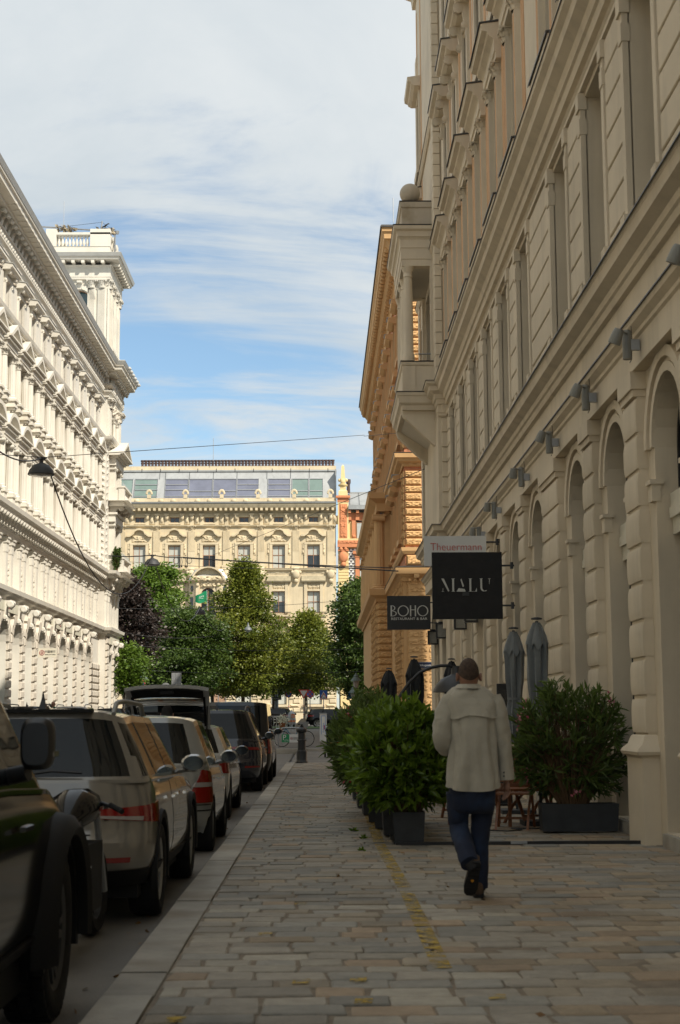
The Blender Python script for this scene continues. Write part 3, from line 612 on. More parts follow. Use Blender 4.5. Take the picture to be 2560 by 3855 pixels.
tw('entablature',MB().sweep(RP,[(-.05,5.72),(.16,5.72),(.18,5.85),(.2,5.87),(.2,6.5),(.26,6.55),(.3,6.62),(-.05,6.62)],True))
tw('cornice',MB().sweep(RP,[(-.05,6.85),(.75,6.85),(.8,7.0),(.85,7.02),(-.05,7.05)],True)); tw('gutter',MB().sweep(RP,[(-.05,7.06),(.87,7.03),(.95,7.26),(-.05,7.3)],True),'white_edge')
MM=MB().box(-.1,.1,0,.62,0,.2).mesh('modillion')
for k in range(6): ob('modillion',MM,'white',TW,(x1+.1,y1-.25-.62*k,6.64),-PI/2)
for k in range(9): ob('modillion',MM,'white',TW,(x1-.2-.6*k,y1+.1,6.64))
tw('parapet_base',MB().sweep(RP,[(-.5,7.25),(.2,7.25),(.2,7.4),(.1,7.45),(.1,7.85),(.14,7.9),(-.5,7.9)],True)); tw('roof',MB().box(x0,x1,y0,y1,7.0,7.35),'zinc')
BB=m_baluster(.1,.75).mesh('baluster',40)
for a,b,ax in((y1-1.35,y1-3.15,0),(x1-.6,x0+.6,1)):
    nB=9 if ax==0 else 16
    for k in range(nB):
        t=a+(b-a)*k/(nB-1); ob('baluster',BB,'white',TW,((x1-.1,t,7.9) if ax==0 else (t,y1-.1,7.9)))
tw('parapet_rail',MB().sweep(RP,[(-.28,8.65),(.1,8.65),(.12,8.7),(.12,8.82),(-.28,8.82)],True))
tw('pier',MB().box(x1-.4,x1+.12,y1-1.15,y1+.12,7.88,9.05)); tw('pier',MB().box(x1-.35,x1+.13,y0-.5,y0+.15,7.88,9.05))
for xx in(-2.0,-3.6,x0+.3): tw('pier',MB().box(xx-.3,xx+.3,y1-.3,y1+.14,7.88,9.0))
# ---------------------------------------------------------------- beige building on our side
BE=thing('beige_building','tall beige arcaded corner building with rusticated piers along the right pavement','building',(3.74,0,0),PI/2)
def bp(name,mb,m='beige',loc=(0,0,0),rz=0,smooth=None,**k): return mb.obj(name,m,BE,loc,rz,smooth,**k)
BC=[15.65,18.45,21.25,25.2,27.95,30.7,33.5,36.25,39.0]; NC=[12.85,9.0,6.2,3.4,-.4,-3.2,-6.0]; AL=NC[::-1]+BC
XN,XR,XF=-9.,41.0,48.0; MZ=.14; U1=.24; UR=.44
m=MB(); wallmesh(m,XN,41.0,-.2,5.5,[(c-.70,c+.70,.16,5.09,'a') for c in AL]+[],.36,0); bp('wall',m)
m=MB(); wallmesh(m,41.0,XF,-.2,6.4,[(42.2,43.6,.1,4.6,'a'),(44.6,46.6,.1,4.9,'a')],.5,.2); m.quad((41.0,.2,-.2),(41.0,-.5,-.2),(41.0,-.5,6.4),(41.0,.2,6.4)); bp('wall',m)
m=MB(); wallmesh(m,XN,XR,5.5,10.3,[(c-.72,c+.72,6.78,9.72) for c in AL],.6,MZ); bp('wall',m)
UW=.46
m=MB(); wallmesh(m,XN,XR,10.3,26.4,[(c-UW,c+UW,11.3,13.9) for c in AL]+[(c-UW,c+UW,15.3,17.65) for c in AL]+[(c-UW,c+UW,19.2,21.4) for c in AL],.38,U1); bp('wall',m)
m=MB(); wallmesh(m,XR,XF,6.4,26.4,[(c-.5,c+.5,a,b) for c in(46.9,) for a,b in((6.9,9.6),(11.6,13.9),(15.3,17.65),(19.2,21.4))]+[(42.4,45.0,11.6,14.2)],.45,UR); m.quad((XR,UR,6.4),(XR,-.3,6.4),(XR,-.3,26.4),(XR,UR,26.4)); bp('wall',m)
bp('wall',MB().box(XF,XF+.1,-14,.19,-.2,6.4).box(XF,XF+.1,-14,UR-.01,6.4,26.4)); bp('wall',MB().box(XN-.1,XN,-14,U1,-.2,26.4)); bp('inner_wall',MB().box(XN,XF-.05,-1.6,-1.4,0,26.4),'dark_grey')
bp('roof',MB().box(XN,XF,-14,.3,26.3,26.5).eyz([(.2,26.5),(-6,27.7),(-14,26.5)],XN,XF-3),'zinc')
# continuous ledges, mitred round the corner bay
P0=[(XN,0),(41.0,0),(41.0,.2),(XF+.2,.2)]; P1=[(XN,MZ),(XR,MZ),(XR,UR-.06),(XF+.25,UR-.06)]; P2=[(XN,U1),(XR,U1),(XR,UR),(XF+.25,UR)]
def led(name,path,prof,fl=True,m='beige'):
    bp(name,MB().sweep(path,prof),m)
    if fl:
        o=max(p[0] for p in prof); z=[p[1] for p in prof if p[0]==o][-1]; bp('flashing',MB().sweep(path,[(-.02,z+.030),(o+.008,z+.003),(o+.012,z-.014),(o+.017,z-.012),(o+.013,z+.010),(-.02,z+.042)]),'flash')
led('fascia',P0,[(-.03,5.34),(.15,5.34),(.15,5.64),(.18,5.66),(.18,5.71),(.25,5.76),(.27,5.83),(-.03,5.84)])
led('string_course',P1,[(-.03,6.28),(.06,6.30),(.08,6.38),(.11,6.40),(.12,6.48),(.24,6.54),(.26,6.66),(.29,6.70),(-.03,6.72)])
led('window_head_band',P1,[(-.03,9.80),(.07,9.80),(.07,9.86),(.10,9.90),(-.03,9.92)],False)
led('cornice',P1,[(-.03,10.12),(.08,10.14),(.10,10.26),(.14,10.28),(.17,10.40),(.30,10.48),(.32,10.6),(.40,10.66),(.41,10.74),(-.03,10.76)])
led('cornice',P2,[(-.03,25.5),(.1,25.5),(.14,25.8),(.4,25.9),(.45,26.1),(.65,26.2),(.7,26.5),(-.03,26.55)])
led('string_course',P2,[(-.03,14.75),(.05,14.75),(.10,14.82),(.12,14.9),(-.03,14.92)]); led('string_course',P2,[(-.03,18.55),(.05,18.55),(.10,18.62),(.12,18.7),(-.03,18.72)])
# arcade: piers of cushion stones on moulded pedestals
def cush(w,h,d,g=.05):
    m=MB(); n=8; rows=[]
    for i in range(n+1):
        t=i/n; z=g/2+(h-g)*t; b=d*(.90+.10*(1-(2*t-1)**4)); rows.append((b,z))
    L_=[];
    for b,z in rows:
        xw=w/2-(d-b)*.5; L_.append([(-xw,-.03,z),(-xw,b-.015,z),(-xw+.02,b,z),(xw-.02,b,z),(xw,b-.015,z),(xw,-.03,z)])
    m.loft(L_,closed=False,cap=True); return m
CP=.4265
S_n=cush(.70,CP,.14).mesh('stone',22); S_w=cush(.80,CP,.14).mesh('stone',22)
def pier(x,wide):
    xs=[x] if not wide else [x-.40,x+.40]; W_=.70 if not wide else 1.6; me=S_n if not wide else S_w
    bp('pedestal',MB().box(x-W_/2-.06,x+W_/2+.06,-.05,.19,-.1,.94)); 
    bp('base_moulding',MB().sweep([(x-W_/2,-.04),(x-W_/2,.13),(x+W_/2,.13),(x+W_/2,-.04)],[(0,1.2),(.02,1.18),(.05,1.10),(.11,1.045),(.125,1.015),(.11,.98),(.075,.965),(.06,.94),(-.2,.94),(-.2,1.2)]).box(x-W_/2,x+W_/2,-.03,.12,1.0,1.2),smooth=40)
    z=1.2
    for k in range(10):
        if z+CP>5.25: break
        for q in xs: ob('stone',me,'beige',BE,(q,0,z))
        z+=CP
    bp('pier_core',MB().box(x-W_/2+.014,x+W_/2-.014,-.02,.10,1.1,5.3)); bp('pier_cap',MB().box(x-W_/2-.03,x+W_/2+.03,-.03,.18,5.13,5.335).box(x-W_/2,x+W_/2,-.03,.15,z+.01,5.14))
allc=AL
for a,b in zip(allc,allc[1:]):
    if b>13: pier((a+b)/2,b-a>3.2)
pier(40.5,False); pier(41.6,False); pier(44.1,False); pier(47.2,True)
M_ar=archband(.70,.80,-.02,.035); M_ar.join(archband(.86,.98,-.02,.06)); M_ar=M_ar.mesh('archivolt')
M_imp=MB().box(-.172,.012,-.05,.05,-.24,-.05).box(-.195,.03,-.08,.075,-.05,.0).mesh('impost')
for c in AL:
    if c<11: 
        window(BE,c,-.55,.16,1.4,4.93,1,2,'black','glass_dark',arch=True); continue
    ob('archivolt',M_ar,'beige',BE,(c,0,4.39)); ob('impost',M_imp,'beige',BE,(c-.70,0,4.02)); ob('impost',M_imp,'beige',BE,(c+.86,0,4.02))
    window(BE,c,-.25,.16,1.4,4.93,1,2,'black','glass_dark',arch=True,split=[3.42],fw=.05); bp('transom',MB().box(-.68,.68,-.25,-.17,3.40,3.58).box(-.66,.66,-.25,-.13,3.58,3.70).box(-.68,.68,-.25,-.15,3.70,3.86),'cream_sign',(c,0,0)); bp('threshold',MB().box(-.7,.7,-.62,.06,-.05,.15),'kerb',(c,0,0))
for c,w,h in((42.9,1.4,4.5),(45.6,2.0,4.8)): window(BE,c,-.25,.1,w,h,2,2,'black','glass_dark',arch=True); ob('archivolt',archband(w/2,w/2+.28,-.02,.08).mesh('archivolt'),'beige',BE,(c,.2,.1+h-w/2))
# mezzanine: window jambs with small capitals, channelled stone between
M_jl=MB().box(-.0,.16,-.02,.07,6.74,9.75).box(-.02,.19,-.02,.10,9.55,9.78).box(-.01,.17,-.02,.085,9.2,9.42).box(-.03,.2,-.02,.12,6.72,7.1); M_j={1:M_jl.mesh('window_jamb'),-1:None}
t=MB().join(M_jl,Matrix.Diagonal((-1,1,1,1))); M_j[-1]=t.mesh('window_jamb')
SB={}
for a,b in zip(AL,AL[1:]+[XR+.72]):
    if b<13: 
        continue
    x0,x1=a+.72+.19,b-.72-.19
    if b>XR: x1=XR-.03
    for k in range(7):
        z=6.8+.425*k; key=(round(x1-x0,2)); me=SB.setdefault(key,MB().taper(0,x1-x0,0,.39,-.02,.05,.012).mesh('stone')); ob('stone',me,'beige',BE,(x0,MZ,z))
for c in AL:
    if c<13: window(BE,c,MZ-.55,6.78,1.44,2.94,2,2,'plainwhite','glass_dark'); continue
    ob('window_jamb',M_j[1],'beige',BE,(c+.72,MZ,0)); ob('window_jamb',M_j[-1],'beige',BE,(c-.72,MZ,0)); window(BE,c,MZ-.52,6.78,1.44,2.94,2,2,'cream_sign','glass_dark',split=[1.9],fw=.08)
# upper floors
M_pl=MB().box(-.13,.13,-.02,.10,10.8,13.66).box(-.16,.16,-.02,.14,10.78,11.2).mesh('pilaster'); M_cp=m_capital(.14,.27).mesh('capital',40)
M_pin=MB().box(-.085,.085,.0,.108,11.3,13.6).mesh('pilaster_panel')
M_en=MB().eyz([(-.02,13.92),(.12,13.92),(.12,14.05),(.15,14.06),(.15,14.30),(.18,14.33),(.26,14.38),(.28,14.44),(.38,14.47),(.41,14.60),(-.02,14.66)],-.98,.98).mesh('window_hood'); M_enf=MB().eyz([(-.02,14.665),(.415,14.605),(.43,14.57),(.44,14.575),(.43,14.63),(-.02,14.70)],-1.0,1.0).mesh('flashing')
M_sl=MB().eyz([(-.02,10.98),(.12,11.0),(.16,11.08),(.2,11.12),(.2,11.22),(-.02,11.25)],-.9,.9).mesh('sill'); M_slf=MB().eyz([(-.02,11.255),(.21,11.225),(.225,11.19),(.232,11.20),(.225,11.25),(-.02,11.285)],-.93,.93).mesh('flashing'); M_ap=MB().box(-.82,-.5,-.02,.11,10.76,10.98).box(.5,.82,-.02,.11,10.76,10.98).mesh('apron_block')
M_sc=m_bracket(.3,.62,.13).mesh('scroll_console',40); M_h2=MB().eyz([(-.02,17.98),(.2,17.98),(.3,18.04),(.32,18.1),(.42,18.14),(.44,18.27),(-.02,18.34)],-.92,.92).mesh('window_hood'); M_h2f=MB().eyz([(-.02,18.345),(.445,18.275),(.46,18.25),(.46,18.3),(-.02,18.38)],-.94,.94).mesh('flashing')
M_sr=MB(); 
for s in(-1,1): M_sr.box(s*.56-.10,s*.56+.10,-.02,.06,15.0,17.75)
M_sr.box(-.66,.66,-.02,.06,17.75,17.98).box(-.72,.72,-.02,.14,15.02,15.28); M_sr=M_sr.mesh('window_surround')
def upper(c,yy,full=True):
    if full:
        for s in(-1,1): ob('pilaster',M_pl,'beige',BE,(c+s*.64,yy,0)); ob('pilaster_panel',M_pin,'orange_wall',BE,(c+s*.64,yy-.004,0)); ob('capital',M_cp,'beige',BE,(c+s*.64,yy+.02,13.65))
        ob('window_hood',M_en,'beige',BE,(c,yy,0)); ob('flashing',M_enf,'flash',BE,(c,yy,0)); ob('sill',M_sl,'beige',BE,(c,yy,0)); ob('flashing',M_slf,'flash',BE,(c,yy,0)); ob('apron_block',M_ap,'beige',BE,(c,yy,0))
    for s in(-1,1): ob('scroll_console',M_sc,'beige',BE,(c+s*.6,yy,17.36))
    ob('window_hood',M_h2,'beige',BE,(c,yy,0)); ob('flashing',M_h2f,'flash',BE,(c,yy,0)); ob('window_surround',M_sr,'beige',BE,(c,yy,0)); ob('window_surround',M_sr,'beige',BE,(c,yy,3.9)); ob('window_hood',M_h2,'beige',BE,(c,yy,3.8))
    for z,h in((11.3,2.6),(15.3,2.35),(19.2,2.2)): window(BE,c,yy-.33,z,.92,h,2,2,'plainwhite','glass_dark',split=[h*.62])
for c in AL:
    if c>13: upper(c,U1)
M_os=MB().box(-.17,.17,-.02,.012,10.85,14.7).box(-.17,.17,-.02,.012,15,18.5).box(-.17,.17,-.02,.012,18.8,25).mesh('colour_strip')
for c in AL:
    if c>13:
        for s in(-1,1): ob('colour_strip',M_os,'orange_wall',BE,(c+s*1.08,U1,0))
for x in(45.9,47.6): ob('colour_strip',M_os,'orange_wall',BE,(x,UR,0))
for c in(46.9,): 
    upper(c,UR,False); window(BE,c,UR-.4,6.9,1,2.7,2,2,'plainwhite','glass_dark')
# quoins of the corner bay
Q1=MB().taper(0,.55,0,.315,-.02,.05,.012); Q1=Q1.mesh('quoin'); Q2=MB().taper(-.20,.0,0,.315,-.02,.05,.01).mesh('quoin')
for k in range(38):
    z=10.9+.33*k
    if z>24.8: break
    ob('quoin',Q1,'beige',BE,(XR+.01,UR,z)); ob('quoin',Q2,'beige',BE,(XR,UR+.04,z),PI/2); ob('quoin',Q1,'beige',BE,(XF-.56,UR,z))
for k in range(8):
    z=6.8+.425*k; ob('quoin',cached('q3',lambda:MB().taper(0,1.3,0,.39,-.02,.05,.012).mesh('quoin')),'beige',BE,(XR+.01,UR-.06,z)); ob('quoin',cached('q4',lambda:MB().taper(-.30,0,0,.39,-.02,.05,.012).mesh('quoin')),'beige',BE,(XR,UR-.1,z),PI/2)
# loggia: columned balcony carried on the first-floor cornice
a,b=41.8,45.5; yo=1.50
bp('loggia_slab',MB().sweep([(a,UR-.1),(a,yo-.12),(b,yo-.12),(b,UR-.1)],[(-.4,10.149),(0,10.149),(.02,10.276),(.10,10.343),(.13,10.518),(.16,10.557),(.17,10.634),(-.4,10.644)]).box(a+.05,b-.05,UR-.2,yo-.14,10.169,10.634)); bp('flashing',MB().sweep([(a,UR-.1),(a,yo-.12),(b,yo-.12),(b,UR-.1)],[(-.3,10.649),(.18,10.639),(.185,10.663),(-.3,10.678)]),'flash')
for x in(a+.12,b-.42): bp('loggia_bracket',MB().eyz([(UR-.1,9.111),(UR+.05,9.160),(yo-.15,9.985),(yo-.1,10.149),(UR-.1,10.149)],x,x+.3))
bp('loggia_soffit',MB().eyz([(UR-.1,9.499),(yo-.25,10.130),(UR-.1,10.130)],a+.42,b-.42),'beige_soffit')
bp('loggia_parapet',MB().sweep([(a,UR-.1),(a,yo-.14),(b,yo-.14),(b,UR-.1)],[(-.2,10.663),(.0,10.663),(.0,11.430),(.04,11.469),(.06,11.546),(-.2,11.566)]).box(a-.03,a,yo-.5,yo-.12,10.683,11.430)); bp('flashing',MB().sweep([(a,UR-.1),(a,yo-.14),(b,yo-.14),(b,UR-.1)],[(-.22,11.570),(.065,11.561),(.075,11.585),(-.22,11.595)]),'flash')
for x in(a+.16,a+1.45,b-1.45,b-.16): 
    o=bp('column',MB().lathe([(.17,0),(.17,.22),(.145,.27),(.14,1.4),(.125,2.6)],20),'beige',(x,yo-.32,11.585),smooth=40); bp('capital',MB().lathe([(.125,0),(.15,.03),(.13,.06),(.13,.17),(.165,.22),(.165,.27),(.18,.29),(.18,.34)],20),'beige',(x,yo-.32,14.088),smooth=40)
for x in(a,b-.3): bp('loggia_pilaster',MB().box(x,x+.3,UR-.1,UR+.1,11.585,14.417))
bp('loggia_rail',MB().tube([(a+.15,yo-.5,11.828),(a+.15,UR,11.828)],.02,6),'galv')
bp('loggia_entablature',MB().sweep([(a,UR-.1),(a,yo-.14),(b,yo-.14),(b,UR-.1)],[(-.3,14.417),(0,14.417),(0,14.611),(.02,14.621),(.02,14.941),(.04,14.951),(.04,15.193),(.08,15.252),(.12,15.271),(.14,15.426),(.22,15.465),(.24,15.562),(-.3,15.581)])); bp('loggia_ceiling',MB().box(a+.05,b-.05,UR-.1,yo-.2,14.437,14.592),'beige_soffit'); bp('flashing',MB().sweep([(a,UR-.1),(a,yo-.14),(b,yo-.14),(b,UR-.1)],[(-.3,15.586),(.25,15.567),(.26,15.591),(-.3,15.611)]),'flash')
mat('peeling',(.50,.43,.33),.85,.05,2.2,streak=.3,hue2=(.30,.23,.13),h2scale=1.3)
bp('loggia_attic',MB().sweep([(a+.02,UR-.1),(a+.02,yo-.16),(b,yo-.16),(b,UR-.1)],[(-.4,15.562),(0,15.562),(0,16.163),(.04,16.192),(.06,16.338),(-.4,16.357)]).box(a+.1,b-.1,UR-.1,yo-.2,15.562,16.338),'peeling'); bp('flashing',MB().sweep([(a+.02,UR-.1),(a+.02,yo-.16),(b,yo-.16),(b,UR-.1)],[(-.4,16.362),(.065,16.348),(.075,16.372),(-.4,16.387)]),'flash')
for x in(a+.32,b-.35): bp('stone_ball',MB().lathe([(.2,0),(.2,.06)],16).sphere((0,0,.34),.30,20,14),'peeling',(x,yo-.42,16.367),smooth=50)
# ---------------------------------------------------------------- ochre building beyond the side street
mat('brick_red',(.50,.20,.10),.85,.1,6,bump=.2,bscale=20)
OC=thing('ochre_building','ochre and red brick corner building with rough quoins beyond the side street','building',(3.6,63,0),PI/2)
def oc(name,mb,m='tan',loc=(0,0,0),rz=0,smooth=None): return mb.obj(name,m,OC,loc,rz,smooth)
OL=37.
m=MB(); hs=[(x-.55,x+.55,z0,z1) for x in np.arange(2.4,OL-1,3.1) for z0,z1 in((13.6,15.6),(17.4,19.6),(9.2,11.6))]; wallmesh(m,0,OL,7.3,22.2,hs,.3,0); oc('wall',m,'brick_red'); oc('wall',MB().box(-.02,OL,-.4,.1,-.3,7.3))
m=MB(); wallmesh(m,-14,0,7.3,22.2,[],.3,0); oc('wall',m,'brick_red',(0,0,0),PI/2); oc('wall',MB().box(-14,-.1,0,.1,-.3,7.3),'tan',(0,0,0),PI/2); oc('wall',MB().box(OL,OL+.1,-14,0,-.3,22.2),'brick_red')
oc('roof',MB().box(-.3,OL+.3,-14,.3,22.3,22.5).eyz([(.2,22.5),(-6,24),(-14,22.5)],0,OL),'zinc')
bk=MB()
for k in range(170):      # brick courses
    z=7.4+.087*k; bk.box(-.012,-.002,-14,-.1,z,z+.012)
kind(oc('brick_joints',bk,mat('joint',(.42,.25,.17),.9)),'stuff')
OP=[(OL+.2,-4)][:0]+[(0,-14),(0,0),(OL,0)]; OP=[(OL,0),(0,0),(0,-14)][::-1]
def osw(prof,path=None): return MB().sweep(path or OP,prof)
oc('cornice',osw([(-.1,20.9),(.1,20.9),(.14,21.2),(.2,21.25),(.2,21.35),(.7,21.95),(.8,22.0),(.82,22.2),(.9,22.3),(.92,22.5),(-.1,22.52)]))
oc('flashing',osw([(-.1,22.53),(.93,22.5),(.97,22.45),(.98,22.5),(.93,22.58),(-.1,22.6)]),'flash')
cb=m_bracket(.62,.72,.26).mesh('console',40)
for k in range(62): ob('console',cb,'tan',OC,(.4+.59*k,.12,21.25))
for k in range(8): ob('console',cb,'tan',OC,(-.12,-.5-.59*k,21.25),PI/2)
oc('cornice',osw([(-.1,12.1),(.08,12.1),(.1,12.22),(.3,12.3),(.33,12.4),(.42,12.44),(.45,12.62),(-.1,12.68)])); oc('cornice',osw([(-.1,8.3),(.08,8.32),(.16,8.45),(.18,8.6),(-.1,8.62)]))
oc('cornice',osw([(-.1,7.15),(.14,7.15),(.16,7.3),(.3,7.42),(.42,7.45),(.45,7.7),(.2,7.78),(-.1,7.8)])); oc('flashing',osw([(-.1,7.81),(.46,7.71),(.47,7.74),(-.1,7.85)]),'flash'); oc('flashing',osw([(-.1,12.69),(.46,12.63),(.47,12.66),(-.1,12.73)]),'flash')
dn=MB()
for k in range(40): dn.box(-13.6+.34*k,-13.44+.34*k,0,.16,12.14,12.24)
for k in range(60): dn.box(-13.8+.23*k,-13.68+.23*k,.1,.24,7.16,7.28)
kind(oc('dentils',dn,'tan',(0,0,0),PI/2),'stuff')
for k in range(9): oc('modillion',MB().box(-.11,.11,.05,.4,7.28,7.44),'tan',(-.0,-.45-.72*k,0),PI/2)
def rough(w,h,d,seed):
    r=np.random.RandomState(seed); m=MB(); b=.055; m.taper(-w/2,w/2,0,h,-.03,d-.03,b); nx,nz=max(3,int(w/.07)),max(3,int(h/.07)); w2,h2=w-2*b,h-2*b
    A=r.rand(nz+1,nx+1)*.05+d-.035
    v=[(-w2/2+w2*i/nx,A[j,i],b+h2*j/nz) for j in range(nz+1) for i in range(nx+1)]; return m.add(v,[(j*(nx+1)+i+1,j*(nx+1)+i,(j+1)*(nx+1)+i,(j+1)*(nx+1)+i+1) for j in range(nz) for i in range(nx)])
QL=[rough(.98,.285,.12,s).mesh('quoin') for s in(1,2)]; QS=[rough(.70,.285,.12,s).mesh('quoin') for s in(3,4)]
z=8.7; k=0
while z<20.7:
    if not(12.0<z+.3 and z<12.7):
        l_=k%2; me=(QL if l_ else QS)[(k//2)%2]; w=.98 if l_ else .70
        ob('quoin',me,'tan_rough',OC,(-.0,-w/2-.02,z),PI/2); ob('quoin',me,'tan_rough',OC,(w/2+.02,.0,z)); k+=1
    z+=.325
for x in(-.6,-1.9,-3.2): oc('stone_panel',rough(1.1,.42,.12,9),'tan_rough',(0,x,7.86),PI/2)
RS={w:[rough(w,.30,.14,int(w*100)+s).mesh('stone') for s in range(2)] for w in(.48,.72,.86)}
for k in range(22):
    z=.3+.318*k
    x=-.06; q=k
    while x>-4.4:
        w=[.72,.86,.48,.86][(q)%4] if k%2 else [.86,.48,.72,.86][q%4]; ob('stone',RS[w][q%2],'tan_rough',OC,(-.0,x-w/2,z),PI/2); x-=w+.015; q+=1
    x=.06; q=k
    while x<9:
        w=[.72,.86,.48,.86][q%4] if k%2 else [.86,.48,.72,.86][q%4]
        if len([1])and x<5.2: ob('stone',RS[w][q%2],'tan_rough',OC,(x+w/2,.1,z))
        x+=w+.015; q+=1
# its projecting middle part with columns
PJ=.75; j0,j1=11.,OL
oc('wall',MB().box(j0,j1,.05,PJ,-.3,7.3).box(j0+.3,j1,.05,PJ-.35,7.6,12.2)); oc('cornice',osw([(-.1,7.15),(.1,7.15),(.14,7.3),(.42,7.45),(.46,7.75),(-.1,7.85)],[(j0,.1),(j0,PJ),(j1,PJ)])); oc('cornice',osw([(-.1,11.7),(.05,11.7),(.06,12.1),(.3,12.25),(.42,12.3),(.48,12.6),(-.1,12.7)],[(j0,.1),(j0,PJ),(j1,PJ)]))
mc=m_column(.3,3.3,n=24).mesh('column',40); mi=m_ionic(.3,.4).mesh('capital',40)
for k in range(9): ob('column',mc,'tan',OC,(j0+.45+3.1*k,PJ-.1,7.85)); ob('capital',mi,'tan',OC,(j0+.45+3.1*k,PJ-.1,11.15)); oc('pedestal',MB().box(-.4,.4,-.3,.35,7.6,7.86),'tan',(j0+.45+3.1*k,PJ-.1,0))
for k in range(20):
    z=.3+.34*k
    for q in range(8): ob('stone',RS[.86][q%2],'tan_rough',OC,(j0+.5+.9*q,PJ,z))
    ob('stone',RS[.72][k%2],'tan_rough',OC,(j0,.42,z),PI/2)
hd=MB().eyz([(-.02,0),(.2,0),(.4,.1),(.42,.25),(-.02,.35)],-.85,.85).mesh('hood'); hf=MB().box(-.35,.35,.0,.45,.36,.41).mesh('hood_flashing'); sr=MB().box(-.75,-.55,-.02,.12,0,2.3).box(.55,.75,-.02,.12,0,2.3).box(-.85,.85,-.02,.2,-.25,-.02).mesh('window_surround')
for x in np.arange(2.4,OL-1,3.1):
    for z,h in((13.6,2.0),(17.4,2.2),(9.2,2.4)):
        ob('hood',hd,'tan',OC,(x,0,z+h+.1)); ob('hood_flashing',hf,'zinc',OC,(x,0,z+h+.1)); ob('window_surround',sr,'tan',OC,(x,0,z)); window(OC,x,-.25,z,1.1,h,2,2,'win_brown','glass_dark')
# ---------------------------------------------------------------- sandstone palace across the boulevard
FY=160.; FZ=.9
FA=thing('sandstone_palace','sandstone palace with glazed grey roof storey behind the trees, facing down the street','building',(atY(1265,2300,FY).x,FY,0),PI)
FX0=FA.location.x
def fa(name,mb,m='sand',loc=(0,0,0),rz=0,smooth=None): return mb.obj(name,m,FA,loc,rz,smooth)
def fz(py): return atY(1000,py,FY).z
def fx(px): return FX0-atY(px,2200,FY).x
FW=fx(200); cs=[fx(p) for p in(1180.6,1049.2,917.8,786.4,655,522.6)]; pit=(cs[-1]-cs[0])/5; cs+=[cs[-1]+pit*k for k in(1,2)]
zc=fz(1904); z1b,z1t=fz(2139),fz(2054); z2b,z2t=fz(2308),fz(2226); z3b,z3t=fz(1966),fz(1947); ww=(fx(522.6-24)-fx(522.6+24))
zg=fz(2560)
m=MB(); hs=[]; 
for k,c in enumerate(cs):
    hs+=[(c-ww/2,c+ww/2,z1b,z1t),(c-.5,c+.5,z3b,z3t)]
    hs+=[(c-ww/2,c+ww/2,z2b,z2t)] if k!=3 else [(c-.75,c+.75,z2b,fz(2215),'a')]
wallmesh(m,0,FW,fz(2480),zc,hs,.3,0); fa('wall',m)
m=MB(); gh=[(c-.85,c+.85,FZ+2.0,fz(2500)) for k,c in enumerate(cs) if k not in(3,)]+[(cs[3]-1.3,cs[3]+1.5,FZ,fz(2490),'a')]; wallmesh(m,0,FW,FZ-.5,fz(2480),gh,.35,0); fa('wall',m)
fa('wall',MB().box(0,FW,-14,-.5,FZ,zc).box(-.02,0,-14,-.01,FZ,zc)); 
for k,c in enumerate(cs):
    dk=k in(0,3); 
    window(FA,c,-.2,z1b,ww,z1t-z1b,2,2,'win_brown','blind',split=[(z1t-z1b)*.58],gms=(['glass_dark','glass_dark','blind','blind'] if k in(0,3) else ['blind']*4))
    if k!=3: window(FA,c,-.2,z2b,ww,z2t-z2b,2,2,'win_brown','blind',split=[(z2t-z2b)*.52],gms=(['glass_dark','glass_dark','blind','blind'] if k==1 else ['blind']*4))
    window(FA,c,-.2,z3b,1.0,z3t-z3b,2,1,'win_brown','glass_dark')
    if k!=3: window(FA,c,-.25,FZ+2.0,1.7,fz(2500)-FZ-2.0,1,2,'dark_grey','blind',gms=['blind','glass_light'])
window(FA,cs[3],-.2,z2b,1.5,fz(2215)-z2b,2,2,'win_brown','glass_dark',arch=True,split=[1.6]); 
# ledges
def fl(prof,m='sand',name='cornice'): fa(name,MB().sweep([(-.05,0),(FW,0)],prof),m)
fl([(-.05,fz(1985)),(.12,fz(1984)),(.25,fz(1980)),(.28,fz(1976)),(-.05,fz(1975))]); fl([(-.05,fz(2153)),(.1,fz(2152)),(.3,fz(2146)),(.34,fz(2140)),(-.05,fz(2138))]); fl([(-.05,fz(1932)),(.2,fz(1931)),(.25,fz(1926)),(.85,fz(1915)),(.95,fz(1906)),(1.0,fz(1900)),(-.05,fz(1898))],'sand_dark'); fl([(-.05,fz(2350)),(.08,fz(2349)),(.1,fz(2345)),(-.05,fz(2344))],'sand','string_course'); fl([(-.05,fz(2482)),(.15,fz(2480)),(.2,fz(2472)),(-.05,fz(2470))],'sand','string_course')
fl([(-.05,fz(1899)),(1.05,fz(1899)),(1.1,fz(1893)),(-.05,fz(1892))],'zinc','gutter')
mm=MB().box(-.13,.13,0,.75,fz(1925),fz(1916)).mesh('modillion')
for k in range(int(FW/.55)): ob('modillion',mm,'sand',FA,(.3+.55*k,.15,0))
fa('attic_band',MB().box(0,FW,-.6,.35,fz(1895),fz(1876)),'sand')
sm=MB().sphere((0,.1,0),.26,8,6,(1.1,.5,.8)).sphere((-.22,.12,-.2),.12,6,4).sphere((.22,.12,-.2),.12,6,4).mesh('scallop',60); pm=MB()
for k in range(7):
    a_=PI*(k+.5)/7; pm.sphere((.3*cos(a_)*.9,.1,.45+.38*sin(a_)),.13,6,5,(1,.5,1.3))
pm.box(-.2,.2,0,.2,0,.4); pm=pm.mesh('palmette',60)
for k,x in enumerate(np.arange(.55,FW,1.31)):
    if k%3==0: ob('palmette',pm,'sand',FA,(x,.2,fz(1876)))
    else: ob('scallop',sm,'sand',FA,(x,.3,fz(1886)))
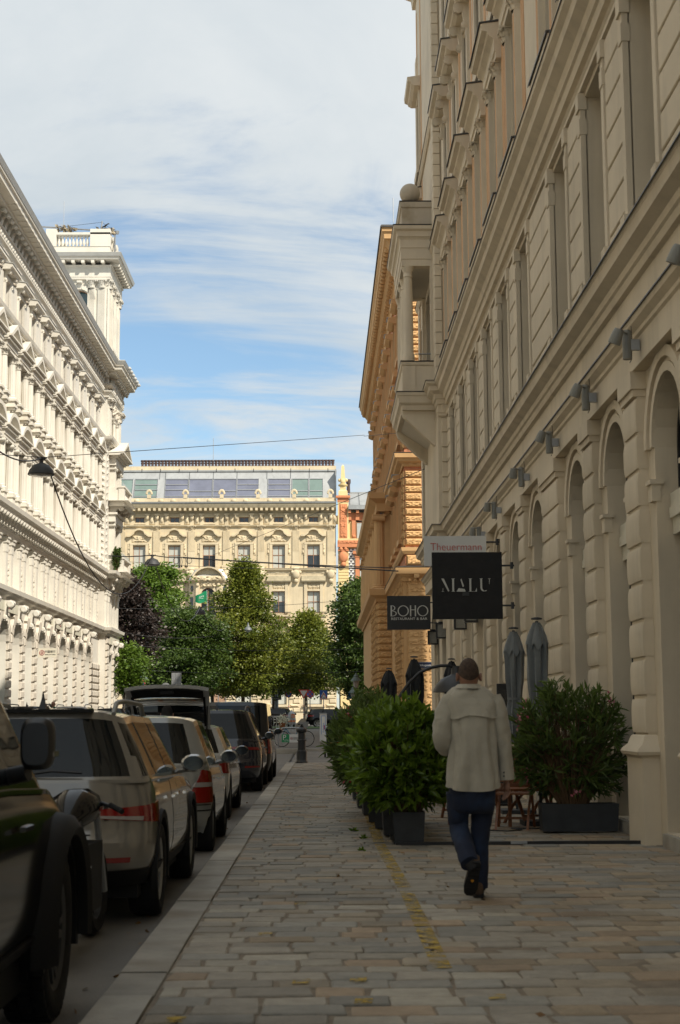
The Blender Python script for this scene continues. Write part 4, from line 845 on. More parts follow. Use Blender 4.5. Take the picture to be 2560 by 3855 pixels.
# frieze of the top floor: consoles with heads, cartouches
hc=MB().box(-.2,.2,-.02,.12,fz(1978),fz(1936)).sphere((0,.2,fz(1948)),.24,8,6,(.9,.9,1.3)).box(-.27,.27,-.02,.3,fz(1940),fz(1933)).mesh('console_head',50); ct=MB().taper(-.32,.32,fz(1975),fz(1942),-.02,.12,.1).sphere((0,.1,fz(1958)),.2,8,6,(1,.7,1.6)).mesh('cartouche',50)
om=MB().box(-.85,-.58,-.02,.1,fz(1973),fz(1942)).box(.58,.85,-.02,.1,fz(1973),fz(1942)).box(-.58,.58,-.02,.1,fz(1946),fz(1942)).box(-.58,.58,-.02,.1,fz(1973),fz(1968)).mesh('window_surround')
for c in cs:
    ob('window_surround',om,'sand',FA,(c,0,0))
    for dx in(-pit/2,): 
        for q,me in((0,hc),(-.55,ct),(.55,ct),(-1.05,hc),(1.05,hc)): ob(me.name.split('.')[0],me,'sand',FA,(c+pit/2*-1+q+ (0 if 1 else dx),0,0))
# piano nobile: fluted pilasters, broken hoods
pc=m_capital(.36,.65).mesh('capital',40); pl=MB().box(-.4,.4,-.02,.12,z1b-.05,fz(1998)).box(-.5,.5,-.02,.2,z1b-.2,z1b+.35)
for q in range(6): pl.box(-.34+.12*q,-.28+.12*q,.12,.15,fz(2075),fz(2000))
pl=pl.mesh('pilaster')
def ogee(w,y0,y1,z0):
    pts=[]
    n=28
    for i in range(n+1):
        t=-1+2*i/n; a_=abs(t); h=0 if a_>.72 else (.30*(1-(a_-.42)/.30) if a_>.42 else .30+ .42*math.sqrt(max(0,1-(a_/.42)**2))); pts.append((t*w/2,z0+h))
    m=MB()
    for (xa,za),(xb,zb) in zip(pts,pts[1:]): m.exz([(xa,za),(xb,zb),(xb,zb-.2),(xa,za-.2)],y0,y1)
    return m
h1=ogee(2.7,-.02,.42,.55).mesh('window_hood'); rl=relief(1.7,.75,.28,12,8,3).mesh('carved_crest'); s1=MB().box(-1.0,-ww/2,-.02,.14,-.05,z1t-z1b+.3).box(ww/2,1.0,-.02,.14,-.05,z1t-z1b+.3).box(-1.0,1.0,-.02,.16,z1t-z1b+.12,z1t-z1b+.36).mesh('window_surround')
ear=relief(.28,1.3,.2,3,8,11).mesh('side_drop')
h2=MB().eyz([(-.02,.0),(.32,0),(.42,.12),(.45,.22),(.3,.32),(.12,.75),(-.02,.78)],-1.3,1.3).mesh('window_hood'); s2=MB().box(-1.02,-ww/2,-.02,.16,0,z2t-z2b+.9).box(ww/2,1.02,-.02,.16,0,z2t-z2b+.9).box(-ww/2,ww/2,-.02,.14,z2t-z2b,z2t-z2b+.2).mesh('window_surround'); f2=relief(1.5,.5,.16,12,5,4).mesh('carved_frieze')
bal=MB().box(-1.35,1.35,0,.5,-.4,-.25).box(-1.2,-.8,0,.35,-.95,-.4).box(.8,1.2,0,.35,-.95,-.4).mesh('sill'); ir=MB().box(-1.35,1.35,.44,.48,.02,.08)
for q in range(28): ir.box(-1.33+.096*q,-1.30+.096*q,.45,.47,-.25,.03)
ir=ir.mesh('iron_railing'); med=MB().sphere((0,.15,0),.42,10,8,(1,.6,1.25)).sphere((-.38,.1,.2),.22,6,5).sphere((.38,.1,.2),.22,6,5).sphere((0,.12,-.75),.26,6,5).sphere((0,.1,.55),.34,6,5,(1.5,.7,.6)).mesh('medallion',60)
for k,c in enumerate(cs):
    ob('pilaster',pl,'sand',FA,(c-pit/2,0,0)); ob('capital',pc,'sand',FA,(c-pit/2,-.2,fz(2000))); ob('medallion',med,'sand',FA,(c-pit/2,.1,fz(2162)))
    ob('window_hood',h1,'sand',FA,(c,0,z1t+.62)); ob('carved_crest',rl,'sand',FA,(c,0,z1t+.36)); ob('window_surround',s1,'sand',FA,(c,0,z1b))
    for s in(-1,1): ob('side_drop',ear,'sand',FA,(c+s*1.12,.0,z1t-1.1))
    if k!=3:
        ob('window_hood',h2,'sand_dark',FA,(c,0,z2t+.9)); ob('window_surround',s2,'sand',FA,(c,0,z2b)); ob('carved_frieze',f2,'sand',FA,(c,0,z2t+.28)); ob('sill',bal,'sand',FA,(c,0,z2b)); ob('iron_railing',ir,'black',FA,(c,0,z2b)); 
        o=fa('arch_pediment',m_pediment(3.3,1.3,-.05,.6,False,.2),'sand',(c,0,fz(2385)))
        fa('carved_crest',relief(1.8,1.0,.3,10,7,6),'sand',(c,.05,fz(2405)))
        fa('sill',MB().box(-1.2,1.2,-.02,.35,FZ+1.75,FZ+1.98),'sand',(c,0,0)); fa('cellar_grille',MB().box(-.8,.8,.0,.1,FZ+.35,FZ+1.2),'black',(c,0,0))
fa('carved_frieze',relief(FW,.5,.1,150,4,8),'sand',(FW/2,0,fz(2163)))
# oriel with its flag
c=cs[3]; OR=c
orp=[(c-2.1,0),(c-2.1,.5),(c-1.4,1.1),(c+1.4,1.1),(c+2.1,.5),(c+2.1,0)][::-1]
m=MB(); wallmesh(m,-1.4,1.4,z2b-.4,fz(2190),[(-.75,.75,z2b,fz(2215),'a')],.35,1.1); fa('oriel_wall',m,'sand',(c,0,0))
for s in(-1,1):
    m=MB().add([(s*1.4,1.1,z2b-.4),(s*2.1,.5,z2b-.4),(s*2.1,.5,fz(2190)),(s*1.4,1.1,fz(2190))],[(0,1,2,3)]).add([(s*2.1,.5,z2b-.4),(s*2.1,0,z2b-.4),(s*2.1,0,fz(2190)),(s*2.1,.5,fz(2190))],[(0,1,2,3)]); fa('oriel_wall',m,'sand',(c,0,0))
    fa('oriel_pilaster',MB().box(-.18,.18,-.05,.14,z2b-.1,fz(2195)).sphere((0,.15,fz(2205)),.2,8,6),'sand',(c+s*1.12,1.1,0)); 
    fa('oriel_side_window',MB().box(-.2,.2,0,.03,z2b,z2b+1.7).sphere((0,.0,z2b+2.6),.34,10,8,(.6,.1,1)),'glass_dark',(c+s*1.76,.83,0),-s*math.atan2(.6,.7))
fa('oriel_cornice',MB().sweep(orp[::-1],[(-.2,fz(2197)),(.05,fz(2197)),(.25,fz(2191)),(.3,fz(2186)),(-.2,fz(2185))])); 
fa('oriel_pediment',m_pediment(3.6,1.5,-.3,.45,False,.1),'sand',(c,1.1,fz(2188))); fa('oriel_roof',MB().loft([[(-2.2,0,0),(-2.2,.6,0),(-1.3,1.4,0),(1.3,1.4,0),(2.2,.6,0),(2.2,0,0)],[(-1.5,0,1.2),(-1.5,.35,1.2),(-.8,.6,1.2),(.8,.6,1.2),(1.5,.35,1.2),(1.5,0,1.2)]]),'zinc',(c,0,fz(2187))); fa('carved_crest',relief(3.6,.6,.3,18,6,13),'sand',(c,1.35,fz(2192))); fa('carved_crest',relief(1.7,.9,.35,10,8,14),'sand',(c,1.1,fz(2214)))
fa('oriel_base',MB().loft([[(x-c,y,z2b-.4) for x,y in orp],[((x-c)*.75,y*.6,z2b-1.3) for x,y in orp],[((x-c)*.3,y*.1,z2b-2.2) for x,y in orp]]),'sand',(c,0,0)); fa('iron_railing',MB().sweep(orp[::-1],[(.1,z2b-.4),(.14,z2b-.4),(.14,z2b+.1),(.1,z2b+.1)]),'black')
window(FA,c,.9,z2b,1.5,fz(2215)-z2b,2,2,'win_brown','glass_dark',arch=True,split=[1.6])
# rusticated ground floor
fs={w:MB().taper(-w/2,w/2,0,.42,-.03,.12,.06).mesh('stone') for w in(.7,1.15)}; fd=MB().taper(-.575,.575,0,.42,-.03,.2,.28,.2).mesh('stone')
for k in range(15):
    z=FZ+1.2+.46*k
    if z>fz(2490): break
    x=.05; q=k
    while x<FW-12:
        w=1.15 if q%2 else .7; xc=x+w/2
        if not any(h[0]-w/2<xc<h[1]+w/2 and z<h[3] and z>h[2]-.4 for h in gh): ob('stone',fd if (q%4==1 and w>1) else fs[w],'sand',FA,(xc,0,z))
        x+=w+.04; q+=1
# glazed roof storey
rb,rt=fz(1876),fz(1795); gy0,gy1=-.4,-2.2
def rp(x,t): return (x,gy0+(gy1-gy0)*t,rb+(fz(1763)-rb)*t)
fa('roof_slope',MB().quad(rp(-.1,-.02),rp(FW,-.02),rp(FW,1),rp(-.1,1)),'zinc'); fa('roof_end',MB().box(-.1,.0,-14,-.5,rb-.3,fz(1763)),'zinc'); fa('roof_top',MB().box(-.15,FW,-14,gy1+.15,fz(1763),fz(1757)),'zinc'); fa('chimney_wall',MB().box(-.1,FW,-3.2,-2.5,fz(1757),fz(1740)),'sand')
fa('roof_wall',MB().box(-.1,FW,-14,-3,zc,fz(1763)),'zinc')
tt=(rt-rb)/(fz(1763)-rb)
def rwin(pa,pb,rows,g,blind=False):
    xa,xb=fx(pb),fx(pa); sk=.45*(0 if 1 else 1)
    fr=MB(); W_=.06
    def q(x,t,o): 
        p=rp(x,t); return (p[0],p[1]+o*.9,p[2]+o*.4)
    def bar(xA,tA,xB,tB): fr.add([q(xA,tA,0),q(xB,tA,0),q(xB,tB,0),q(xA,tB,0),q(xA,tA,.1),q(xB,tA,.1),q(xB,tB,.1),q(xA,tB,.1)],[(4,5,6,7),(0,1,5,4),(1,2,6,5),(2,3,7,6),(3,0,4,7)])
    e=.012
    bar(xa,0.02,xa+W_,tt); bar(xb-W_,0.02,xb,tt); bar(xa,tt-e,xb,tt+e*1.5); bar(xa,.01,xb,.03)
    ts=[.02]+([tt*.12,tt*.45,tt*.72] if rows==3 else [tt*.12,tt*.38] if rows==2 else [tt*.12])+[tt]
    for t in ts[1:-1]: bar(xa,t-e,xb,t+e)
    fo=fa('skylight',fr,'steel')
    for a_,b_ in zip(ts,ts[1:]): MB().quad(q(xa+.02,a_+.004,.03),q(xb-.02,a_+.004,.03),q(xb-.02,b_-.004,.03),q(xa+.02,b_-.004,.03)).obj('pane',g,fo)
for pa,pb,r_,g in((400,490,1,'glass_roof2'),(496,585,3,'glass_roof2'),(613,702,3,'glass_roof'),(704,795,2,'glass_roof'),(797,887,2,'glass_roof'),(888,972,3,'glass_roof'),(1006,1093,3,'glass_roof'),(1098,1162,2,'glass_roof2'),(1164,1218,2,'glass_roof2')): rwin(pa,pb,r_,g)
sm_=MB()
for x in(fx(1165),fx(1093),fx(1002),fx(887),fx(796),fx(704),fx(612),fx(590)): sm_.add([rp(x-.02,tt),rp(x+.02,tt),rp(x+.02,1),rp(x-.02,1)],[(0,1,2,3)])
sm_.v=[(x,y+.05,z+.03) for x,y,z in sm_.v]; fa('roof_seams',sm_,'dark_grey')
cp=MB().lathe([(.16,0),(.16,.12),(.12,.18),(.2,.42),(.13,.5),(.22,.62),(.2,.74),(.12,.72)],10).mesh('chimney_pot',50)
for k in range(58): ob('chimney_pot',cp,'clay',FA,(.25+.37*k,-2.85,fz(1740)))
for k in range(11): fa('roof_hook',MB().box(-.04,.04,0,.06,0,.32),'dark_grey',(.8+2.05*k,gy1+.1,fz(1763)))
# ---------------------------------------------------------------- red and yellow building next to it
RD=thing('terracotta_building','yellow building with terracotta trim, diamond tiles and obelisk, right of the sandstone palace','building',(FX0+.45,FY,0),PI)
def rd(name,mb,m='yellow_wall',loc=(0,0,0),rz=0,smooth=None): return mb.obj(name,m,RD,loc,rz,smooth)
def rx(px): return RD.location.x-atY(px,2000,FY).x
rd('wall',MB().box(-9,.0,-12,0,FZ-.3,fz(1930))); rd('roof',MB().eyz([(.6,fz(1922)),(-.2,fz(1905)),(-4,fz(1838)),(-12,fz(1900))],-9,rx(1312)),'zinc'); rd('eaves',MB().box(-9,rx(1312),-.2,.9,fz(1922),fz(1906)),'zinc'); rd('roof_ridge',MB().box(-5,rx(1318),-4.3,-3.9,fz(1842),fz(1833)),'zinc')
sm_=MB()
for k in range(8): x=rx(1318)-k*1.05; sm_.add([(x-.02,-.15,fz(1904)),(x+.02,-.15,fz(1904)),(x+.02,-3.95,fz(1837)),(x-.02,-3.95,fz(1837))],[(0,1,2,3)])
rd('roof_seams',sm_,'dark_grey',(0,.03,.05)); xa,xb=rx(1312),rx(1272)
rd('pier',MB().box(xa,xb,0,.35,fz(2060),fz(1892))); rd('pier_panel',MB().box(xa+.15,xb-.15,.35,.38,fz(2028),fz(1900)),'terra'); rd('pier_relief',relief((xb-xa)*.6,fz(1902)-fz(2026),.12,8,34,21),'terra',((xa+xb)/2,.38,fz(2026)))
rd('pier_capital',MB().box(xa-.05,xb+.05,-.02,.4,fz(1892),fz(1877)).box(xa-.2,xb+.2,-.02,.6,fz(1877),fz(1869)),'terra')
xo=(xa+xb)/2; rd('obelisk',MB().loft([[(sx*.5,sy*.5,fz(1869)) for sx,sy in((-1,-1),(1,-1),(1,1),(-1,1))],[(sx*.48,sy*.48,fz(1852)) for sx,sy in((-1,-1),(1,-1),(1,1),(-1,1))],[(sx*.3,sy*.3,fz(1847)) for sx,sy in((-1,-1),(1,-1),(1,1),(-1,1))],[(sx*.32,sy*.32,fz(1840)) for sx,sy in((-1,-1),(1,-1),(1,1),(-1,1))],[(sx*.15,sy*.15,fz(1757)) for sx,sy in((-1,-1),(1,-1),(1,1),(-1,1))],[(0,0,fz(1750))]*4]),'yellow_wall',(xo,.1,0)); rd('obelisk_mask',MB().sphere((0,0,0),.28,10,8,(1,.6,1.2)),'yellow_wall',(xo,.42,fz(1816)),smooth=60); rd('obelisk_garland',MB().lathe([(.3,0),(.5,.1),(.52,.25),(.35,.35)],10).sphere((-.35,0,.75),.2,6,5).sphere((.35,0,.75),.2,6,5),'yellow_wall',(xo,.1,fz(1835)),smooth=60)
rd('band',MB().box(-9,xb+.05,0,.45,fz(2062),fz(2038)),'terra'); rd('band',MB().box(-9,xb+.02,0,.4,fz(2038),fz(2030))); 
wv=relief(5.2,.4,.12,44,4,31).mesh('band_relief'); ob('band_relief',wv,'terra',RD,(xb-2.6,.45,fz(2050)))
for k in range(24):
    z=fz(2075)-.335*k
    if z<FZ: break
    rd('quoin_band',MB().taper(xa,xb,0,.30,-.02,.12,.03),'yellow_wall',(0,0,z))
rd('shield',MB().sphere((0,.2,0),.5,12,10,(1,.45,1.25)).sphere((0,.25,0),.36,10,8,(1,.5,1.3)).box(-.6,.6,0,.3,.62,.75).sphere((0,.15,-.85),.3,8,6).sphere((-.25,.2,.85),.22,8,6).sphere((.25,.2,.85),.22,8,6),'terra',(xo,.1,fz(2098)),smooth=50)
# diamond tile field: light and dark triangles
s=.42; t1=MB().exz([(0,0),(s,0),(s/2,s*.62)][::-1],.02,.07).mesh('tile'); t2=MB().exz([(s/2,s*.62),(s,0),(s*1.5,s*.62)],.02,.05).mesh('tile')
for r in range(25):
    for c_ in range(6):
        z=fz(2066)-s*.62*(r+1); x=xa-.05-s*(c_+1)+(s/2 if r%2 else 0)
        if rx(1420)<x<rx(1348) and fz(2210)<z<fz(2078): continue
        ob('tile',t1,'tile_white',RD,(x,0,z)); ob('tile',t2,'tile_dark',RD,(x,0,z))
wa,wb=rx(1395),rx(1352)
rd('window_surround',MB().box(wb,wb+.42,0,.25,fz(2195),fz(2100)).box(wa-.42,wa,0,.25,fz(2195),fz(2100)).box(wa-.5,wb+.5,0,.3,fz(2100),fz(2088)).box(wa-.7,wb+.7,0,.5,fz(2088),fz(2078)).box(wa-.5,wb+.5,0,.4,fz(2205),fz(2195)),'terra'); window(RD,(wa+wb)/2,.12,fz(2195),wb-wa,fz(2100)-fz(2195),2,2,'win_brown','glass_light',split=[(fz(2100)-fz(2195))*.62])
rd('frieze',MB().box(-9,xa-.05,.0,.12,fz(1962),fz(1932)),'terra'); rd('window_frame',MB().box(rx(1367),rx(1341),0,.15,fz(2032),fz(1966)))
window(RD,(rx(1365)+rx(1342))/2,.2,fz(2030),rx(1342)-rx(1365),fz(1968)-fz(2030),1,2,'win_brown','curtain',split=[2.0])
for px in(1332,1373): rd('pilaster',MB().box(-.2,.2,0,.25,fz(2030),fz(1962)).sphere((0,.25,fz(2022)),.2,6,5),'terra',(rx(px),0,0))
for px in(1316,1346,1376): rd('modillion',MB().box(-.15,.15,0,.7,fz(1935),fz(1924)),'terra',(rx(px),0,0)); rd('bracket',MB().box(-.2,.2,0,.3,fz(1960),fz(1936)),'terra',(rx(px),0,0))
rd('chimney',MB().lathe([(.2,0),(.18,.9),(.26,1.1),(.26,1.5),(.16,1.5)],8),'clay',(rx(1315),-3.5,fz(1838)))
# ---------------------------------------------------------------- cars
mat('tail_red',(.20,.006,.005),.12,.05,3,coat=.6); mat('lamp_clear',(.30,.27,.25),.12,.05,3,coat=.5); mat('chrome',(.6,.6,.6),.12,.03,3,metal=1); mat('carglass',(.006,.008,.009),.03,.1,1,spec=.35); mat('plate',(.62,.62,.6),.4,.03,3); mat('eu_blue',(.01,.04,.25),.4,.03,3); mat('trim',(.006,.006,.006),.65,.1,5,spec=.25); mat('rim',(.32,.32,.31),.35,.06,5,metal=.7); mat('underbody',(.006,.006,.006),.9,.1,3)
def carpaint(name,c,rough=.28,metal=.35,dirt=.06): return mat(name,c,rough,.03,1.5,metal=metal,coat=1.0,hue2=tuple(q*.8 for q in c),h2scale=.8)
carpaint('paint_beige',(.20,.187,.162)); carpaint('paint_silver',(.28,.285,.275)); carpaint('paint_white',(.47,.46,.435),.35,0); mat('paint_black',(.004,.004,.005),.12,.1,2,spec=.45); carpaint('paint_navy',(.009,.012,.022),.25,.1); carpaint('paint_grey',(.05,.052,.055)); carpaint('paint_green',(.025,.035,.032),.35,0); carpaint('paint_dark',(.015,.017,.02))
def lerp(a,b,t): return a+(b-a)*t
def ip(x,pts):
    if x<=pts[0][0]: return pts[0][1]
    for (a,b),(c,d) in zip(pts,pts[1:]):
        if x<=c:
            t=(x-a)/(c-a) if c>a else 1; return b+(d-b)*(t*t*(3-2*t) if 0 else t)
    return pts[-1][1]
def sm(pts,n=5):    # soften a polyline function
    return pts
class Car:
    """local: x forward from rear bumper, y left, z up from the road"""
    def __init__(s,L,W,H,belt,rear,front,roof,side,wheels,wr,hood,green,zb=.22,rc=.38,fc=.7,rtop=None):
        s.__dict__.update(locals())
        # plan contour: superellipse-like rounded rectangle, param by u in [0,1): rear centre -> right side -> front -> left side
        N=132; P=[]
        hw=W/2
        def corner(cx,cy,rx,ry,a0,a1,n): return [(cx+rx*cos(a0+(a1-a0)*i/n),cy+ry*sin(a0+(a1-a0)*i/n)) for i in range(n+1)]
        bow=.07; rr=rc; fr=fc
        pts=[]
        for i in range(9): y=-(hw-rr*.9)*i/8; pts.append((bow*(y/hw)**2,y))
        pts+=corner(rr+bow*.75,-(hw-rr*.9),rr,rr*.9,PI,1.5*PI,8)[1:]
        for i in range(1,41): pts.append((lerp(rr+bow*.75,L-fr,i/40),-hw))
        pts+=corner(L-fr,-(hw-fr*.62),fr*.85,fr*.62,1.5*PI,2*PI,8)[1:]
        for i in range(1,8): y=-(hw-fr*.62)*(1-i/7); pts.append((L-fr*.15+.0+fr*.15*(1-(y/hw)**2)*.6,y))
        half=pts; s.P=half+[(x,-y) for x,y in half[-2:0:-1]]
    def low(s,k,t,off=0.):
        """body surface point: contour index k, t 0 sill .. 1 shoulder"""
        x,y=s.P[k%len(s.P)]; hw=s.W/2
        ins=ip(t,s.side); xr=ip(t,s.rear); xf=ip(t,s.front); u=x/s.L
        X=lerp(x+xr,x-xf,max(0,min(1,(u-.02)/.96))) if 1 else x
        Y=y*(1-ins/hw)
        zt=ip(X/s.L,s.hood); 
        z=s.zb+(zt-s.zb)*t
        p=Vector((X,Y,z))
        if off: c=Vector((s.L*.5 if .15<u<.85 else (s.L*.25 if u<.5 else s.L*.75),0,z)); d=(p-c); d.z=0; d=Vector((0,1 if y>0 else -1,0)) if .15<u<.85 else d.normalized(); p+=d*off
        return p
    def kside(s,x):  # index (float) on right side for x
        best=min(range(16,70),key=lambda i:abs(s.P[i][0]-x)); return best
    def lowf(s,k,t,off=0.):
        a=int(math.floor(k)); f=k-a; return s.low(a,t,off).lerp(s.low(a+1,t,off),f)
    def gh(s,k,t,off=0.):
        """greenhouse: from belt outline to roof outline"""
        x,y=s.P[k%len(s.P)]; hw=s.W/2; g=s.green; u=x/s.L
        b0,b1=g['base']; r0,r1=g['roof']; 
        # cubic easing keeps rear screen slightly curved
        xb=lerp(b0,b1,u); xr=lerp(r0,r1,u); e=t+.10*sin(PI*t)
        X=lerp(xb,xr,t+.06*sin(PI*t)*(1 if u<.5 else 1))
        wb=(hw-g.get('inb',.05))/hw; wt=g['wt']/hw; Y=y*lerp(wb,wt,t**1.15)
        zb=ip(X/s.L,s.hood)-.005; zb=min(zb,ip(lerp(b0,b1,u)/s.L,s.hood)); zr=s.roofz(X)-.06*(abs(y)/hw)**6
        return Vector((X,Y,lerp(zb,zr,t)))
    def roofz(s,X): return ip(X/s.L,s.roof)
    def build(s,name,label,paint,loc,rz=0,group=None,plate=None,windows=(),seal='trim',cladding=False,rimscale=1.0,glass='carglass',nolower=False,rims='rim'):
        R0=thing(name,label,'car',loc,rz,group); s.root=R0; n=len(s.P); T=14
        V={}; mb=MB()
        vs=[[s.low(k,j/T) for k in range(n)] for j in range(T+1)]
        # wheel arches: pull points that fall inside the opening onto its rim
        ra=s.wr+.055
        def arch(p):
            for wx in s.wheels:
                dx,dz=p.x-wx,p.z-s.wr
                d=math.hypot(dx,dz)
                if d<ra and abs(p.y)>s.W*.34 and dz>-.3: return wx,d
            return None
        idx=lambda j,k:j*n+k%n; ins=[[arch(p) for p in row] for row in vs]; faces=[]; moved=set()
        for j in range(T):
            for k in range(n):
                q=[(j,k),(j,(k+1)%n),(j+1,(k+1)%n),(j+1,k)]; c=sum(1 for a,b in q if ins[a][b])
                if c==4: continue
                faces.append(tuple(a*n+b for a,b in q)); moved|={(a,b) for a,b in q if ins[a][b]}
        for a,b in moved:
            p=vs[a][b]; wx,d=ins[a][b]; f=ra/max(d,.02); p.x=wx+(p.x-wx)*f; p.z=s.wr+(p.z-s.wr)*f
        mb.add([tuple(p) for r in vs for p in r],faces)
        G=10; inset=[]
        gv=[[s.gh(k,j/G) for k in range(n)] for j in range(G+1)]
        # shoulder deck between body and greenhouse
        D=4; dv=[[vs[T][k].lerp(gv[0][k],i/D)+Vector((0,0,.0)) for k in range(n)] for i in range(D+1)]
        for i in range(1,D):
            for k in range(n):
                p=dv[i][k]; p.z=max(min(p.z,9),ip(p.x/s.L,s.hood)+.025*sin(PI*i/D))
        mb.loft([[tuple(p) for p in r] for r in dv],cap=False)
        # roof
        rc=[[None]*n for _ in range(5)]
        ctr=lambda p:Vector((lerp(p.x,(s.green['roof'][0]+s.green['roof'][1])/2,0),0,0))
        rings=[[tuple(p) for p in gv[G]]]
        for f in(.12,.35,.62,.85,1.):
            rg=[]
            for p in gv[G]:
                y=p.y*(1-f); mid=(s.green['roof'][0]+s.green['roof'][1])/2; x=lerp(p.x,mid+(p.x-mid)*.8,f*.9); rg.append((x,y,max(p.z,s.roofz(x)-.05*(1-f)**2)))
            rings.append(rg)
        mb.loft(rings,cap=False)
        gl={}; 
        def cls(j,k):
            p=(gv[j][k]+gv[j+1][(k+1)%n])/2; x,y=s.P[k%n]; t=(j+.5)/G; u=(s.P[k%n][0]+s.P[(k+1)%n][0])/2
            ym=abs(s.P[k%n][1]+s.P[(k+1)%n][1])/2/(s.W/2)
            if not(s.green.get('t0',.08)<t<s.green.get('t1',.9)): return 'body'
            if u<.25 and ym<s.green.get('rw',.80): return 'rear_window'
            if u>s.L-.55 and ym<.86: return 'windscreen'
            if ym>.90:
                for a,b in windows:
                    if a<p.x<b: return 'side_window'
                if windows and windows[0][0]<p.x<windows[-1][1]: return 'pillar'
            return 'body'
        groups={}
        for j in range(G):
            for k in range(n): groups.setdefault((cls(j,k), (1 if s.P[k%n][1]+s.P[(k+1)%n][1]>0 else -1) if cls(j,k)=='side_window' else 0),[]).append((j,k))
        k0=len(mb.v)
        mb.add([tuple(p) for r in gv for p in r],[(j*n+k,j*n+(k+1)%n,(j+1)*n+(k+1)%n,(j+1)*n+k) for j,k in groups.pop(('body',0),[])])
        mb.obj('body',paint,R0,smooth=38)
        for (c,sd_),fs in groups.items():
            m=MB(); m.add([tuple(p) for r in gv for p in r],[(j*n+k,j*n+(k+1)%n,(j+1)*n+(k+1)%n,(j+1)*n+k) for j,k in fs]); 
            used=sorted({i for f in m.f for i in f}); mp={v:i for i,v in enumerate(used)}; m.v=[m.v[i] for i in used]; m.f=[tuple(mp[i] for i in f) for f in m.f]
            m.obj(c,{'pillar':'trim'}.get(c,glass),R0,smooth=60)
        # underbody, arches, wheels
        MB().box(.35,s.L-.4,-s.W/2+.12,s.W/2-.12,.2,.5).box(.2,s.L-.3,-s.W/2+.3,s.W/2-.3,.5,s.hood[0][1]-.15).obj('underbody','underbody',R0)
        s.tyre=cached(('tyre',round(s.wr,3)),lambda:s.mtyre().mesh('tyre',50)); s.rimm=cached(('rim',round(s.wr,3)),lambda:s.mrim().mesh('rim',30))
        for wx in s.wheels:
            for sd_ in(-1,1):
                t=ob('tyre',s.tyre,'rubber',R0,(wx,sd_*(s.W/2-.115),s.wr),0 if sd_<0 else PI); ob('rim',s.rimm,rims,t)
                if cladding:
                    a0,a1=-.25,PI+.25; m=MB(); pr=[]
                    for i in range(19):
                        a=a0+(a1-a0)*i/18; ca,sa=cos(a),sin(a); pr.append([(wx+r*ca,sd_*(s.W/2+yy),s.wr+r*sa) for r,yy in((ra-.015,-.10),(ra-.015,.012),(ra+.045,.016),(ra+.06,-.03))])
                    m.loft(pr,closed=False,cap=False).obj('arch_trim','trim',R0,smooth=40)
        return R0
    def mtyre(s):
        r=s.wr; w=.115; m=MB(); pr=[(r*.66,-w*.8),(r*.70,-w*.95),(r*.85,-w*1.05),(r*.95,-w*.98),(r*.985,-w*.8),(r,-w*.6),(r,w*.6),(r*.95,w*.98),(r*.85,w*1.05),(r*.66,w*.8)]
        m.lathe(pr,32); m.v=[(x,z,y) for x,y,z in m.v]; return m
    def mrim(s):
        r=s.wr*.66; m=MB(); m.lathe([(r*1.0,-.09),(r*1.02,-.10),(r*.93,-.085),(r*.92,.05)],32); m.lathe([(0,-.065),(r*.2,-.07),(r*.24,-.05)],16); m.v=[(x,z,y) for x,y,z in m.v]
        for k in range(5):
            for q in(-.16,.16):
                a=2*PI*k/5+q; c,s_=cos(a),sin(a); w=.028
                m.add([(r*.15*c-w*s_,-.068,r*.15*s_+w*c),(r*.15*c+w*s_,-.068,r*.15*s_-w*c),(r*.95*c+w*.7*s_,-.085,r*.95*s_-w*.7*c),(r*.95*c-w*.7*s_,-.085,r*.95*s_+w*.7*c),(r*.15*c-w*s_,-.03,r*.15*s_+w*c),(r*.15*c+w*s_,-.03,r*.15*s_-w*c),(r*.95*c+w*.7*s_,-.04,r*.95*s_-w*.7*c),(r*.95*c-w*.7*s_,-.04,r*.95*s_+w*.7*c)],[(0,1,2,3),(0,3,7,4),(1,5,6,2)])
        m.lathe([(0,.02),(r*.9,.02)],24) if 0 else None
        d=MB().lathe([(0,.0),(r*.55,.0)],20); m.add([(x,-.015,y) for x,y,z in d.v],d.f); return m
    def patch(s,name,quad,m,off=.008,nu=10,nv=5,gh=False,par=None):
        """lamp or trim piece lying on the body; quad = 4 (k,t) corners: bottom-a, bottom-b, top-b, top-a"""
        mb=MB(); A=[]
        for o in(off,-.01):
            A.append([[tuple(s.lowf(lerp(lerp(quad[0][0],quad[1][0],i/nu),lerp(quad[3][0],quad[2][0],i/nu),j/nv),lerp(lerp(quad[0][1],quad[1][1],i/nu),lerp(quad[3][1],quad[2][1],i/nu),j/nv),o)) for i in range(nu+1)] for j in range(nv+1)])
        W_=nu+1; v=[p for r in A[0] for p in r]; k0=len(v); v+=[p for r in A[1] for p in r]; f=[(j*W_+i,j*W_+i+1,(j+1)*W_+i+1,(j+1)*W_+i) for j in range(nv) for i in range(nu)]
        bd=[i for i in range(W_)]+[j*W_+nu for j in range(1,nv+1)]+[nv*W_+i for i in range(nu-1,-1,-1)]+[j*W_ for j in range(nv-1,0,-1)]
        f+=[(bd[i],bd[i]+k0,bd[(i+1)%len(bd)]+k0,bd[(i+1)%len(bd)]) for i in range(len(bd))]
        return mb.add(v,f).obj(name,m,par or s.root,smooth=40)
    def both(s,name,q,m,**k):
        n=len(s.P); s.patch(name,q,m,**k); s.patch(name,[((n-a),b) for a,b in q],m,**k)
